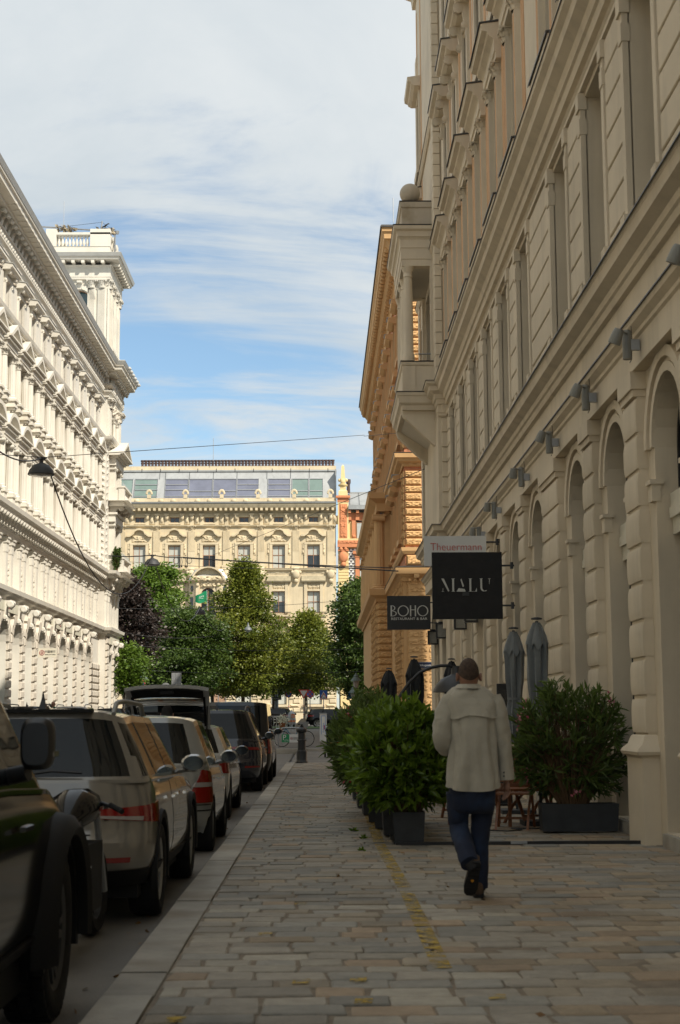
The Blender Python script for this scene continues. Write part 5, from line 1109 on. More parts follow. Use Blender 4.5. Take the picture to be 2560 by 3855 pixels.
    def mirror_(s,x,z,m,w=.2):
        for sd_ in(-1,1):
            y=sd_*(s.W/2-.03); b=MB(); rg=[]
            for i,(f,sc) in enumerate(((0,.75),(.3,1),(.75,.95),(1,.55))): rg.append([(x+.14*(i/3)*1.1-.02,y+sd_*(.10+.115*cos(a)*sc*1.05),z+.085*sin(a)*sc) for a in [2*PI*q/14 for q in range(14)]])
            b.loft(rg); b.tube([(x+.08,y-sd_*.05,z-.07),(x+.06,y+sd_*.08,z-.05)],.03,6); o=b.obj('wing_mirror',m,s.root,smooth=50)
            g=MB(); g.add([(x-.024,y+sd_*(.10+.095*cos(a)),z+.068*sin(a)) for a in [2*PI*q/14 for q in range(14)]],[tuple(range(14))]); g.obj('mirror_glass',mat('mirror',(.035,.038,.04),.08,.05,3,metal=1),o)
    def plate_(s,z,txt,y=0,x=-.01,w=.52,tilt=0):
        o=MB().box(-.012,0,-w/2,w/2,-.055,.055).obj('number_plate','plate',s.root,(x,y,z)); o.rotation_euler=(0,tilt,0)
        t=textmesh(txt,.085,.001,.9); ob('plate_text',t,'letterdark',o,(-.014,-.02,-.0),rot=(PI/2,0,-PI/2)); MB().box(-.0145,-.0125,w/2-.045,w/2-.003,-.05,.05).obj('plate_band','eu_blue',o); return o
    def seam(s,pts,r=.006,m='trim'): return MB().tube(pts,r,5).obj('panel_gap',m,s.root)
    def handle(s,x,t,m):
        for k in(1,):
            p=s.lowf(s.kside(x),t,.02); MB().loft([[(p.x-.09,p.y,p.z-.014),(p.x-.09,p.y-.03,p.z-.010),(p.x-.09,p.y-.03,p.z+.01),(p.x-.09,p.y,p.z+.014)],[(p.x+.1,p.y,p.z-.014),(p.x+.1,p.y-.03,p.z-.010),(p.x+.1,p.y-.03,p.z+.01),(p.x+.1,p.y,p.z+.014)]]).obj('door_handle',m,s.root,smooth=60)
    def rails(s,m='galv'):
        for sd_ in(-1,1):
            y=sd_*(s.green['wt']-.06); a,b=s.green['roof']; P_=[]
            for i in range(15):
                t=i/14; x=lerp(a+.15,b-.35,t); P_.append((x,y,s.roofz(x)-.03+.085*min(1,sin(PI*min(max(t,0),1))*4)))
            MB().tube(P_,.02,8).obj('roof_rail',m,s.root,smooth=60)
    def antenna(s,x):
        z=s.roofz(x); MB().loft([[(x-.1,-.03,z),(x+.12,-.03,z),(x+.12,.03,z),(x-.1,.03,z)],[(x-.07,-.012,z+.08),(x-.01,-.012,z+.05),(x-.01,.012,z+.05),(x-.07,.012,z+.08)],[(x-.07,-.004,z+.14),(x-.05,-.004,z+.13),(x-.05,.004,z+.13),(x-.07,.004,z+.14)]]).obj('roof_antenna','black',s.root)
SIDE=[(0,.07),(.12,.03),(.3,.0),(.55,.0),(.75,.015),(.9,.03),(1,.055)]
def wiper(c,y0,y1,x,z): MB().tube([(x,y0,z),(x-.02,(y0+y1)/2,z+.03),(x-.01,y1,z+.015)],.012,6).obj('rear_wiper','black',c.root)
def suv(L=4.7,W=1.88,H=1.66,wr=.36): return Car(L,W,H,1.0,[(0,.10),(.2,.0),(.45,.0),(.5,.05),(.8,.09),(1,.12)],[(0,.08),(.3,0),(1,.1)],[(0,H-.10),(.07,H-.03),(.25,H),(.55,H-.02),(.7,H-.12)],SIDE,(.93,L-.98),wr,[(0,1.06),(.2,1.05),(.6,1.01),(.72,.98),(.9,.88),(1,.74)],dict(base=(.14,L*.74),roof=(.42,L*.60),wt=W/2-.29,rw=.86),zb=.30,rc=.46)
def hatch(L=3.6,W=1.72,H=1.58,wr=.30,zb=.24): return Car(L,W,H,.95,[(0,.08),(.25,.0),(.5,.0),(.55,.03),(1,.10)],[(0,.08),(.3,0),(1,.1)],[(0,H-.12),(.08,H-.04),(.3,H),(.55,H-.03),(.75,H-.2)],SIDE,(.66,L-.75),wr,[(0,.98),(.25,.96),(.65,.92),(.8,.86),(1,.66)],dict(base=(.12,L*.80),roof=(.42,L*.60),wt=W/2-.25,rw=.82),zb=zb,fc=.6,rc=.42)
# each car is set so that its rear bumper stands where the photograph puts it; road level follows the camber
def rz_(x,y): return gz(x,y)-.128
KX=-1.27
def place(px,py,back,W): p=atZ(px,py,-.13); return p.y-back
ky=12.08-.93; c=suv(H=1.62); r=c.build('beige_suv','beige metallic SUV with roof rails and red tail lamps, nearest parked behind the black pickup','paint_beige',(KX-.94,ky,-.128),PI/2,'cars parked along the kerb',windows=((.44,.98),(1.06,1.92),(2.0,2.95)),cladding=True)
nP=len(c.P)
c.both('tail_lamp',[(4.6,.685),(17.3,.585),(17.9,.80),(4.4,.725)],'tail_red',off=.012); c.both('reverse_lamp',[(7.0,.672),(12.8,.628),(12.9,.668),(7.0,.692)],'lamp_clear',off=.017); c.both('lamp_divider',[(8.9,.64),(9.2,.64),(9.2,.78),(8.9,.78)],'trim',off=.014,nu=1)
c.both('reflector',[(7.5,.24),(11.5,.235),(11.5,.285),(7.5,.29)],'tail_red',off=.012)
c.patch('bumper_groove',[(-8,.235),(8,.235),(8,.255),(-8,.255)],'trim',off=.006,nu=24,nv=1); c.both('sill_trim',[(15.8,.0),(56,.0),(56,.12),(15.8,.16)],'trim',off=.012,nu=40); c.patch('bumper_trim',[(-15.8,.0),(15.8,.0),(15.8,.16),(-15.8,.16)],'trim',off=.012,nu=40)
c.patch('tailgate_groove',[(-7.6,.50),(7.6,.50),(7.6,.512),(-7.6,.512)],'trim',off=.003,nu=24,nv=1)
t=textmesh('KODIAQ',.075,.002,1.25,1.15); p=c.lowf(5.6,.40,.014); ob('badge_lettering',t,'chrome',r,(p.x,p.y+.0,p.z),rot=(PI/2,0,-PI/2+.03)); MB().lathe([(.045,0),(.05,.01),(.0,.015)],16).xf(Matrix.Rotation(-PI/2,4,'Y')).obj('badge','chrome',r,(.035,0,.98))
c.plate_(.78,'W 71042 B',x=.045); c.mirror_(3.0,1.12,'paint_beige'); c.rails('spot_grey'); c.antenna(.85); wiper(c,.02,-.42,.155,1.12); c.handle(1.75,.80,'chrome'); c.handle(2.75,.80,'chrome')
MB().box(.36,.50,-.45,.45,1.585,1.61).obj('roof_spoiler','trim',r); c.both('belt_chrome',[(22,.985),(46,.985),(46,1.0),(22,1.0)],'chrome',off=.006,nu=24,nv=1)
c.both('panel_gap',[(31.2,.16),(31.4,.16),(31.4,.98),(31.2,.98)],'trim',off=.002,nu=1,nv=12)
# silver hatchback
hy=17.84-.66; c=hatch(); r=c.build('silver_hatchback','small silver hatchback with tall triangular tail lamps, parked ahead of the beige SUV','paint_silver',(KX-.86,hy,-.128),PI/2,'cars parked along the kerb',windows=((.62,1.35),(1.43,2.35)))
c.both('tail_lamp',[(9.0,.46),(15.3,.46),(15.9,.93),(12.6,.97)],'tail_red',off=.014); c.both('reverse_lamp',[(10.4,.70),(15.2,.70),(15.4,.77),(10.9,.77)],'lamp_clear',off=.018,nv=2); c.patch('bumper_groove',[(-14.5,.33),(14.5,.33),(14.5,.35),(-14.5,.35)],'trim',off=.008,nu=30,nv=1); c.patch('bumper_groove',[(-14.5,.42),(14.5,.42),(14.5,.435),(-14.5,.435)],'trim',off=.006,nu=30,nv=1)
c.plate_(.62,'W 38117 K',x=.03); c.mirror_(2.35,1.05,'paint_silver'); c.handle(1.25,.82,'paint_silver'); c.handle(2.2,.82,'paint_silver'); wiper(c,.05,-.35,.14,1.03); c.antenna(.75)
# white estate with its tailgate up
wy=23.64-.85; c=Car(4.5,1.78,1.47,.92,[(0,.08),(.25,0),(.5,0),(.55,.04),(1,.12)],[(0,.08),(.3,0),(1,.1)],[(0,1.36),(.08,1.43),(.3,1.47),(.55,1.44),(.72,1.3)],SIDE,(.85,3.62),.32,[(0,.98),(.25,.96),(.6,.93),(.75,.88),(1,.66)],dict(base=(.2,3.4),roof=(.55,2.7),wt=.66,rw=.86),zb=.22)
r=c.build('white_hatchback','white family car with its tailgate raised, parked ahead of the silver hatchback','paint_white',(-1.42-.89,wy,-.128),PI/2,'cars parked along the kerb',windows=((.75,1.35),(1.43,2.15),(2.22,2.9)),glass='carglass')
c.both('tail_lamp',[(10,.66),(16,.64),(16,.90),(9,.9)],'tail_red',off=.012); c.mirror_(2.75,1.0,'paint_black'); c.handle(1.95,.84,'paint_white'); c.handle(2.75,.84,'paint_white'); c.plate_(.60,'W 5604 T',x=.03)
tg=[]; # tailgate: frame round a window, hinged at the roof edge and swung up
hx,hz=.45,1.44; top_=(-.42,2.01)
def tgp(u,v,o=0):   # u -1..1 across, v 0 hinge .. 1 lower edge
    x=lerp(hx,top_[0],v); z=lerp(hz,top_[1],v)+.10*sin(PI*v*.9)-.05*abs(u)**3*(.4+.6*v); return (x+o*.3,u*(.60+.03*v),z-o)
def tgpart(name,fs,m,o0,o1):
    mb=MB(); 
    for (u0,u1,v0,v1) in fs:
        n_=8; A=[[tgp(lerp(u0,u1,i/n_),v0,o0) for i in range(n_+1)],[tgp(lerp(u0,u1,i/n_),(v0+v1)/2,o0) for i in range(n_+1)],[tgp(lerp(u0,u1,i/n_),v1,o0) for i in range(n_+1)],[tgp(lerp(u0,u1,i/n_),v1,o1) for i in range(n_+1)],[tgp(lerp(u0,u1,i/n_),(v0+v1)/2,o1) for i in range(n_+1)],[tgp(lerp(u0,u1,i/n_),v0,o1) for i in range(n_+1)]]
        mb.loft([[A[j][i] for j in range(6)] for i in range(n_+1)])
    return mb.obj(name,m,r,smooth=50)
tgpart('tailgate',[(-1,1,.70,1.0),(-1,1,0,.07),(-1,-.86,.07,.70),(.86,1,.07,.70)],'paint_white',0,.05)
tgpart('tailgate_lining',[(-.86,.86,.70,.97),(-.9,-.84,.08,.72),(.84,.9,.08,.72)],'trim',.05,.075); tgpart('rear_window',[(-.86,.86,.07,.70)],mat('clear_glass',(.6,.62,.6),.02,.02,1,trans=1.0),.02,.026)
MB().box(-.36,-.30,-.1,.1,1.9,1.98).obj('latch','trim',r)
for s in(-1,1): MB().tube([(.3,s*.55,1.15),(-.08,s*.585,1.72)],.012,6).obj('gas_strut','black',r)
MB().box(.32,1.0,-.55,.55,.62,1.18).obj('boot_interior','underbody',r)
# dark blue SUV
by=32.54-.95; c=suv(4.85,1.95,1.74,.37); r=c.build('navy_suv','dark blue SUV with slim red tail lamps, parked before the black van','paint_navy',(-1.28-.97,by,-.128),PI/2,'cars parked along the kerb',windows=((.65,1.0),(1.08,1.95),(2.03,3.05)))
c.both('tail_lamp',[(4.5,.80),(16.5,.74),(16.8,.83),(4.5,.86)],'tail_red',off=.012); c.both('reflector',[(9,.28),(14,.28),(14,.33),(9,.33)],'tail_red',off=.012); c.mirror_(3.1,1.15,'paint_navy'); c.rails('black'); c.plate_(.8,'W 2285 X',x=.05); c.antenna(.9); c.handle(1.85,.82,'paint_navy'); c.handle(2.9,.82,'paint_navy')
# black van beyond
def van(H=1.95,L=4.9,W=1.93): return Car(L,W,H,1.05,[(0,.06),(.3,0),(1,.06)],[(0,.08),(.3,0),(1,.1)],[(0,H-.05),(.06,H),(.6,H),(.75,H-.1)],SIDE,(.95,L-1.0),.34,[(0,1.12),(.3,1.1),(.7,1.06),(.85,.98),(1,.75)],dict(base=(.08,L*.84),roof=(.18,L*.66),wt=W/2-.12,rw=.78),zb=.28,rc=.28)
c=van(); r=c.build('black_van','black passenger van at the far end of the kerbside row','paint_dark',(-1.22-.96,37.12-.95,-.128),PI/2,'cars parked along the kerb',windows=((.4,1.5),(1.58,2.6),(2.68,3.7))); c.both('tail_lamp',[(12,.5),(15.6,.5),(15.6,.98),(12.4,.98)],'tail_red',off=.012); c.mirror_(3.55,1.2,'paint_dark'); c.plate_(.6,'W 9914 V',x=.02)
# cars on the other kerb
for (lab,nm,paint,X,Y,mk,H) in (('dark SUV parked on the far kerb, nearest to the camera below the bank sign','dark_suv','paint_dark',-10.35,52.,suv,1.72),('white SUV parked on the far kerb before the white palace','white_suv','paint_white',-10.35,61.5,suv,1.68),('black car parked ahead of the white SUV on the far kerb','black_car','paint_black',-10.2,72.,suv,1.55)):
    c=mk(4.6,1.86,H); r=c.build(nm,lab,paint,(X,Y,rz_(X,Y)+.0),PI/2,'cars on the far kerb',windows=((.62,.98),(1.06,1.92),(2.0,2.95))); c.both('tail_lamp',[(8,.72),(17,.70),(17,.86),(8,.86)],'tail_red',off=.012); c.mirror_(3.0,1.12,paint); c.rails('black' if nm!='white_suv' else 'galv'); c.antenna(.9); c.plate_(.8,'W 4471 P' if nm=='dark_suv' else 'W 8205 L',x=.05)
c=van(2.45,5.4,2.0); r=c.build('green_van','dark green panel van at the left corner beyond the white palace','paint_green',(-9.6,80,rz_(-9,80)),PI/2,windows=((3.2,4.0),)); c.mirror_(4.0,1.3,'black')
# boulevard cars
def far_car(name,lab,paint,px,py,Y,rz,mk,H,plate=None):
    p=atY(px,py,Y); c=mk(4.7,1.85,H); z=gz(p.x,Y)-.1; r=c.build(name,lab,paint,(p.x,Y,z),rz,windows=((.62,1.3),(1.4,2.2),(2.3,3.1))); c.both('tail_lamp',[(7,.74),(17,.72),(17,.90),(7,.90)],'tail_red',off=.012); c.mirror_(3.1,1.05,paint)
    if plate: c.plate_(.85,plate,x=.05)
    return c
far_car('black_estate','black estate car with a white number plate on the boulevard, beside the tall lamp post','paint_black',1040,2700,113,PI/2-.12,suv,1.50,'W 47177 P')
far_car('black_saloon','black car behind the utility cabinet on the boulevard','paint_black',1150,2700,116,0,suv,1.45)
far_car('dark_saloon','dark car half hidden behind the black saloon on the boulevard','paint_dark',1240,2700,121,0,suv,1.45)
far_car('grey_saloon','grey car seen through the raised tailgate window','paint_grey',560,2700,70,PI/2,suv,1.5) if 0 else None
# black pickup, nearest of all, seen from its front right
c=Car(5.16,1.96,1.98,1.18,[(0,.05),(.3,0),(1,.04)],[(0,.12),(.25,0),(.8,0),(1,.14)],[(0,1.90),(.3,1.98),(.55,1.98),(.7,1.92)],[(0,.08),(.12,.02),(.3,0),(.7,.0),(.9,.03),(1,.07)],(1.15,4.42),.43,[(0,1.22),(.55,1.20),(.66,1.19),(.8,1.16),(.95,1.10),(1,.98)],dict(base=(1.6,4.5),roof=(2.05,3.6),wt=.74,rw=.8,inb=.06),zb=.42,fc=.6,rc=.2)
r=c.build('black_pickup','glossy black off-road pickup with big mud tyres in the left foreground','paint_black',(-1.37-.98,3.58,-.128),PI/2,'cars parked along the kerb',windows=((2.0,2.62),(2.70,3.95)),cladding=True,rims='dark_grey')
c.both('side_sill',[(22,.0),(58,.0),(58,.10),(22,.10)],'trim',off=.02,nu=40); c.both('tail_lamp',[(9,.4),(13.5,.4),(13.5,.85),(9,.85)],'tail_red',off=.012); c.handle(2.55,.80,'paint_black'); c.handle(3.35,.80,'paint_black')
for s in(-1,1):
    rg=[]
    for i,(dx,sc) in enumerate(((0,.8),(.03,1),(.10,1.0),(.17,.8),(.2,.5))): rg.append([(3.30+dx,s*(1.045+.075*math.copysign(abs(cos(a))**.6,cos(a))*sc),1.42+.12*math.copysign(abs(sin(a))**.6,sin(a))*sc) for a in [2*PI*q/20 for q in range(20)]])
    o=MB().loft(rg).tube([(3.42,s*.86,1.26),(3.38,s*1.0,1.29)],.04,8).obj('wing_mirror','black',r,smooth=50); MB().box(3.35,3.48,s*1.112,s*1.122,1.36,1.385).obj('indicator','lamp_clear',o)
for wx in(1.15,4.42):
    for s in(-1,1):   # wide flares and tread blocks
        m=MB(); pr=[]
        for i in range(21):
            a=-.15+(PI+.3)*i/20; ca,sa=cos(a),sin(a); pr.append([(wx+q*ca,s*(.98+yy),.43+q*sa) for q,yy in((.50,-.15),(.50,.07),(.54,.09),(.60,.05),(.62,-.03))])
        m.loft(pr,closed=False,cap=False).obj('fender_flare','trim',r,smooth=50)
tb=MB()
for k in range(36):
    a=2*PI*k/36
    for q in(-1,0,1):
        b=MB().box(-.028,.028,q*.075-.032,q*.075+.032,-.012,.014); tb.join(b,Matrix.Rotation(a+(.09 if q else 0),4,'Y')@Matrix.Translation((0,0,.43)))
tbm=tb.mesh('tread_blocks')
for ch in list(r.children):
    if ch.name.startswith('tyre'): ob('tread_blocks',tbm,'rubber',ch)
# motorcycle squeezed in between
MC=thing('motorcycle','black motorcycle showing its tilted white number plate between the pickup and the beige SUV','motorcycle',(-1.76,9.35,-.128),PI/2-.06)
tm=MB().lathe([(.2,-.05),(.28,-.07),(.31,-.04),(.315,0),(.31,.04),(.28,.07),(.2,.05)],28); tm.v=[(x,z,y) for x,y,z in tm.v]; tm=tm.mesh('tyre',50); wm=MB().lathe([(.2,-.05),(.19,0),(.2,.05)],24); wm.v=[(x,z,y) for x,y,z in wm.v]
for k in range(6): wm.box(-.2,.2,-.015,.015,-.012,.012) if 0 else wm.join(MB().box(0,.2,-.015,.015,-.015,.015),Matrix.Rotation(PI*k/3,4,'Y'))
wm=wm.mesh('wheel_rim')
for x in(.32,1.62): t=ob('tyre',tm,'rubber',MC,(x,0,.315)); ob('wheel_rim',wm,'dark_grey',t)
MB().loft([[(x,y*w,z) for y in(-1,1)]+[(x,y*w*.8,z+.03) for y in(1,-1)] for x,z,w in((-.02,.52,.07),(.1,.62,.09),(.35,.66,.09))]).obj('mudguard','black',MC,smooth=50)
MB().loft([[(x,-w,z),(x,w,z),(x,w*.8,z+h),(x,-w*.8,z+h)] for x,z,w,h in((-.02,.82,.06,.06),(.3,.74,.14,.12),(.7,.72,.15,.1),(.85,.78,.12,.08))]).obj('seat','blackmatt',MC,smooth=50)
MB().loft([[(x,w*cos(a),z+h*sin(a)) for a in [2*PI*q/10 for q in range(10)]] for x,z,w,h in((.8,.85,.08,.08),(1.0,.92,.17,.14),(1.25,.93,.16,.13),(1.4,.9,.08,.08))]).obj('fuel_tank','paint_black',MC,smooth=60)
MB().box(.6,1.25,-.16,.16,.25,.7).obj('engine','blackmatt',MC); MB().tube([(1.3,.1,.9),(1.62,.1,.315)],.025,8).tube([(1.3,-.1,.9),(1.62,-.1,.315)],.025,8).obj('fork','galv',MC)
MB().tube([(1.15,-.28,.92),(1.25,-.15,.95),(1.3,0,.95),(1.25,.15,.95),(1.15,.28,.92)],.014,8).obj('handlebar','black',MC); MB().tube([(1.2,-.22,.94),(1.12,-.32,.90)],.02,8).obj('grip','rubber',MC); MB().tube([(.4,-.2,.35),(-.05,-.22,.5)],.045,10).obj('exhaust','black',MC)
p=MB().box(-.006,0,-.105,.105,-.085,.085).obj('number_plate','plate',MC,(-.10,-.26,.57)); p.rotation_euler=(0,.45,0); MB().box(-.008,-.006,.065,.1,-.08,.08).obj('plate_band','eu_blue',p); ob('plate_text',textmesh('W 57',.07,.001),'letterdark',p,(-.0085,-.015,.035),rot=(PI/2,0,-PI/2)); ob('plate_text',textmesh('681 C',.07,.001),'letterdark',p,(-.0085,-.015,-.04),rot=(PI/2,0,-PI/2))
MB().box(-.09,-.04,-.24,-.18,.50,.55).obj('tail_lamp','tail_red',MC); MB().tube([(-.1,-.22,.64),(.1,0,.72)],.025,6).obj('plate_holder','black',MC); MB().box(-.12,-.10,-.36,-.12,.44,.48).obj('plate_mount','black',MC)

lf=np.random.RandomState(77); nl=70; lx=np.where(lf.rand(nl)<.6,-1.2-lf.rand(nl)*.5,-.85+lf.rand(nl)*4.2); ly=7+lf.rand(nl)**1.5*38; lz=np.where(lx<-1.14,-.122,.008)
LF=(np.stack([lx,ly,lz],1),np.stack([lf.normal(size=nl),lf.normal(size=nl),.12*lf.rand(nl)],1))
# ---------------------------------------------------------------- trees and plants
leaf_lin=leafmat('leaf_linden',(.075,.11,.012),(.24,.26,.035)); leaf_dk=leafmat('leaf_dark',(.030,.065,.010),(.10,.155,.028)); leaf_br=leafmat('leaf_maple',(.06,.12,.012),(.16,.25,.03)); leaf_cu=leafmat('leaf_copper',(.018,.012,.010),(.055,.036,.028),.15); leaf_sh=leafmat('leaf_shrub',(.045,.09,.008),(.22,.33,.035),.4,.3); leaf_ol=leafmat('leaf_oleander',(.045,.078,.015),(.17,.24,.055),.4,.36); fl_pink=leafmat('petal_pink',(.55,.10,.16),(.7,.3,.35)); fl_red=leafmat('petal_red',(.35,.01,.03),(.45,.03,.05)); fl_white=leafmat('petal_white',(.55,.58,.45),(.75,.76,.65))
mat('bark',(.07,.055,.042),.95,.25,5,bump=.8,bscale=18); mat('bark_pale',(.19,.17,.13),.95,.2,5,bump=.6); mat('stem',(.11,.065,.03),.85,.2,9)
def leafmesh(name,P,D,size,aspect,r,fold=.0,mat_=None,tint=None,tri=False):
    """P leaf base points, D direction of the blade; one folded blade per point"""
    n=len(P); D=D/np.linalg.norm(D,axis=1,keepdims=True); rv=r.normal(size=(n,3)); S=np.cross(D,rv); S/=np.linalg.norm(S,axis=1,keepdims=True)+1e-9; U=np.cross(S,D)
    L_=(size*(.7+.6*r.rand(n)))[:,None]; Wd=L_*aspect
    if tri:   # six points: pointed, folded along the midrib, drooping tip
        a=P; b=P+D*L_*.38+S*Wd*.5+U*L_*.05; c=P+D*L_*.38-S*Wd*.5+U*L_*.05; m=P+D*L_*.42-U*L_*.02; d=P+D*L_*.74+S*Wd*.36-U*L_*.02; e=P+D*L_*.74-S*Wd*.36-U*L_*.02; t=P+D*L_-U*L_*.14
        V=np.stack([a,b,m,c,d,e,t],1).reshape(-1,3); o=np.arange(n)*7; F=np.concatenate([np.stack([o,o+1,o+4,o+2],1),np.stack([o,o+2,o+5,o+3],1)]); T3=np.concatenate([np.stack([o+2,o+4,o+6],1),np.stack([o+2,o+6,o+5],1)]); k=7
        me=bpy.data.meshes.new(name); me.from_pydata(V.tolist(),[],F.tolist()+T3.tolist())
    else:
        V=np.stack([P,P+D*L_*.5+S*Wd*.5,P+D*L_,P+D*L_*.5-S*Wd*.5],1).reshape(-1,3); k=4; o=np.arange(n)*4; F=np.stack([o,o+1,o+2,o+3],1)
        me=bpy.data.meshes.new(name); me.from_pydata(V.tolist(),[],F.tolist())
    at=me.attributes.new('tint','FLOAT','POINT'); t=tint if tint is not None else r.rand(n); at.data.foreach_set('value',np.repeat(t,k).astype(np.float32)); me.materials.append(mat_); return me
def tree(name,label,px,Y,rx,z0,z1,lm,shape,n,seed,size=.3,barkm='bark',pxb=None,group=None,trunk=.16,fork=0):
    r=np.random.RandomState(seed); X=atY(px,2600,Y).x; Xb=atY(pxb,2700,Y).x if pxb else X; zg=gz(Xb,Y)-.1
    T=thing(name,label,'tree',(Xb,Y,zg),0,group); dx=X-Xb; H=z1-z0
    # clump centres fill the crown envelope; outline bulges and notches come from big lobes
    C=[]; k=int(70+H*rx*11)
    while len(C)<k:
        t=r.rand(); a=r.rand()*2*PI
        w=shape(t)*(1+.20*sin(a*2+seed)+.18*sin(t*9+seed*2+a))*(1+.12*r.randn()); q=math.sqrt(r.rand())*.97
        if w<=.03: continue
        C.append((dx*(.3+.7*t)+rx*w*q*cos(a),rx*w*q*sin(a),z0-zg+H*t))
    C=np.array(C); per=n//k; R_=.22+.28*r.rand(k)
    ci=np.repeat(np.arange(k),per); off=r.normal(size=(len(ci),3))*R_[ci][:,None]*np.array([1,1,.62]); P=C[ci]+off
    D=off+np.array([0,0,-.12])+r.normal(size=P.shape)*.25; D[:,2]*=.6
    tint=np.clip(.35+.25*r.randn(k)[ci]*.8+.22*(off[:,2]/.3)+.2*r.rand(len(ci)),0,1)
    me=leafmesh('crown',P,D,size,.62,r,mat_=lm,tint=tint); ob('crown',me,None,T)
    m=MB(); top=np.array([dx,0,z0-zg+H*.72]); pts=[(0,0,-.1),(dx*.05,.02,.9),(dx*.25,0,(z0-zg)*.9),(dx*.7,.05,z0-zg+H*.35),tuple(top)]
    m.tube(pts,[trunk*1.25,trunk,trunk*.85,trunk*.5,.03],8)
    for q in r.choice(k,min(k,26),False):
        e=C[q]; s=r.uniform(.25,.75); b=np.array([dx*(.25+.5*s),0,(z0-zg)*.85+H*.5*s]); md=(b+e)/2+np.array([0,0,.12*H*.2]); m.tube([tuple(b),tuple(md),tuple(e)],[trunk*.32,trunk*.2,.015],5)
    m.obj('trunk',barkm,T,smooth=60); return T
cone=lambda t:(1-t)**.75*(.55+.6*min(1,t*4))*1.15; egg=lambda t:math.sqrt(max(0,1-(2*t-1)**2))*(1.05-.25*t); broad=lambda t:math.sqrt(max(0,1-(1.7*t-.75)**2)) if t<1 else 0
def zt(py,Y): return atY(1000,py,Y).z
linshape=lambda t:ip(t,[(0,.6),(.08,.9),(.4,1),(.55,.77),(.72,.55),(.86,.27),(.97,.16),(1,.05)])
linshape2=lambda t:ip(t,[(0,.6),(.08,.9),(.4,1),(.6,.82),(.78,.40),(.92,.16),(1,.05)])
tree('copper_tree','dark copper-leaved tree beside the corner of the white palace','x' and 452,108,2.9,zt(2530,108),zt(2175,108),leaf_cu,egg,32000,11,.23,pxb=470)
tree('bright_tree','bright green tree behind the dark copper tree','x' and 570,131,3.4,zt(2480,131),zt(2132,131),leaf_br,broad,26000,12,.26)
tree('ash_tree','deep green feathery tree left of the tall linden','x' and 690,117,3.2,zt(2590,117),zt(2300,117),leaf_dk,broad,34000,13,.22,pxb=715)
tree('young_tree','small young tree with a thin trunk at the left corner','x' and 478,97,1.35,zt(2600,97),zt(2440,97),leaf_br,egg,9000,14,.18,pxb=465,trunk=.06)
tree('tall_linden','tallest yellow-green linden tree in the middle, before the palace oriel','x' and 915,122,3.5,zt(2610,122),zt(2124,122),leaf_lin,linshape,44000,15,.23,trunk=.17)
tree('right_linden','pointed yellow-green linden right of the tall lamp post','x' and 1152,127,3.4,zt(2605,127),zt(2318,127),leaf_lin,linshape2,34000,16,.23,barkm='bark_pale',pxb=1152)
tree('corner_linden','green linden beside the ochre building at the right','x' and 1352,118,2.6,zt(2620,118),zt(2195,118),leaf_dk,lambda t:egg(t)*1.1,34000,17,.23,pxb=1375)
tree('back_tree','dark tree low behind the tall linden and the ash','x' and 800,138,3.4,zt(2600,138),zt(2420,138),leaf_dk,broad,18000,18,.28)
tree('low_tree','dark low tree between the two pointed lindens','x' and 1030,134,3.0,zt(2600,134),zt(2430,134),leaf_dk,broad,17000,19,.28)
tree('side_tree','dark tree left of the ash over the parked cars','x' and 585,124,2.6,zt(2590,124),zt(2400,124),leaf_dk,broad,17000,20,.28)
def planter(name,label,x,y,w,d,h,rz=0,group=None):
    T=thing(name,label,'planter',(x,y,0),rz,group); t=.025; MB().loft([[(sx*(w/2-.02),sy*(d/2-.02),.02) for sx,sy in((-1,-1),(1,-1),(1,1),(-1,1))],[(sx*w/2,sy*d/2,h) for sx,sy in((-1,-1),(1,-1),(1,1),(-1,1))],[(sx*(w/2-t),sy*(d/2-t),h) for sx,sy in((-1,-1),(1,-1),(1,1),(-1,1))],[(sx*(w/2-t-.01),sy*(d/2-t-.01),h-.05) for sx,sy in((-1,-1),(1,-1),(1,1),(-1,1))]],cap=True).obj('box','planter',T); MB().box(-w/2+.03,w/2-.03,-d/2+.03,d/2-.03,h-.07,h-.045).obj('soil','soil',T); return T
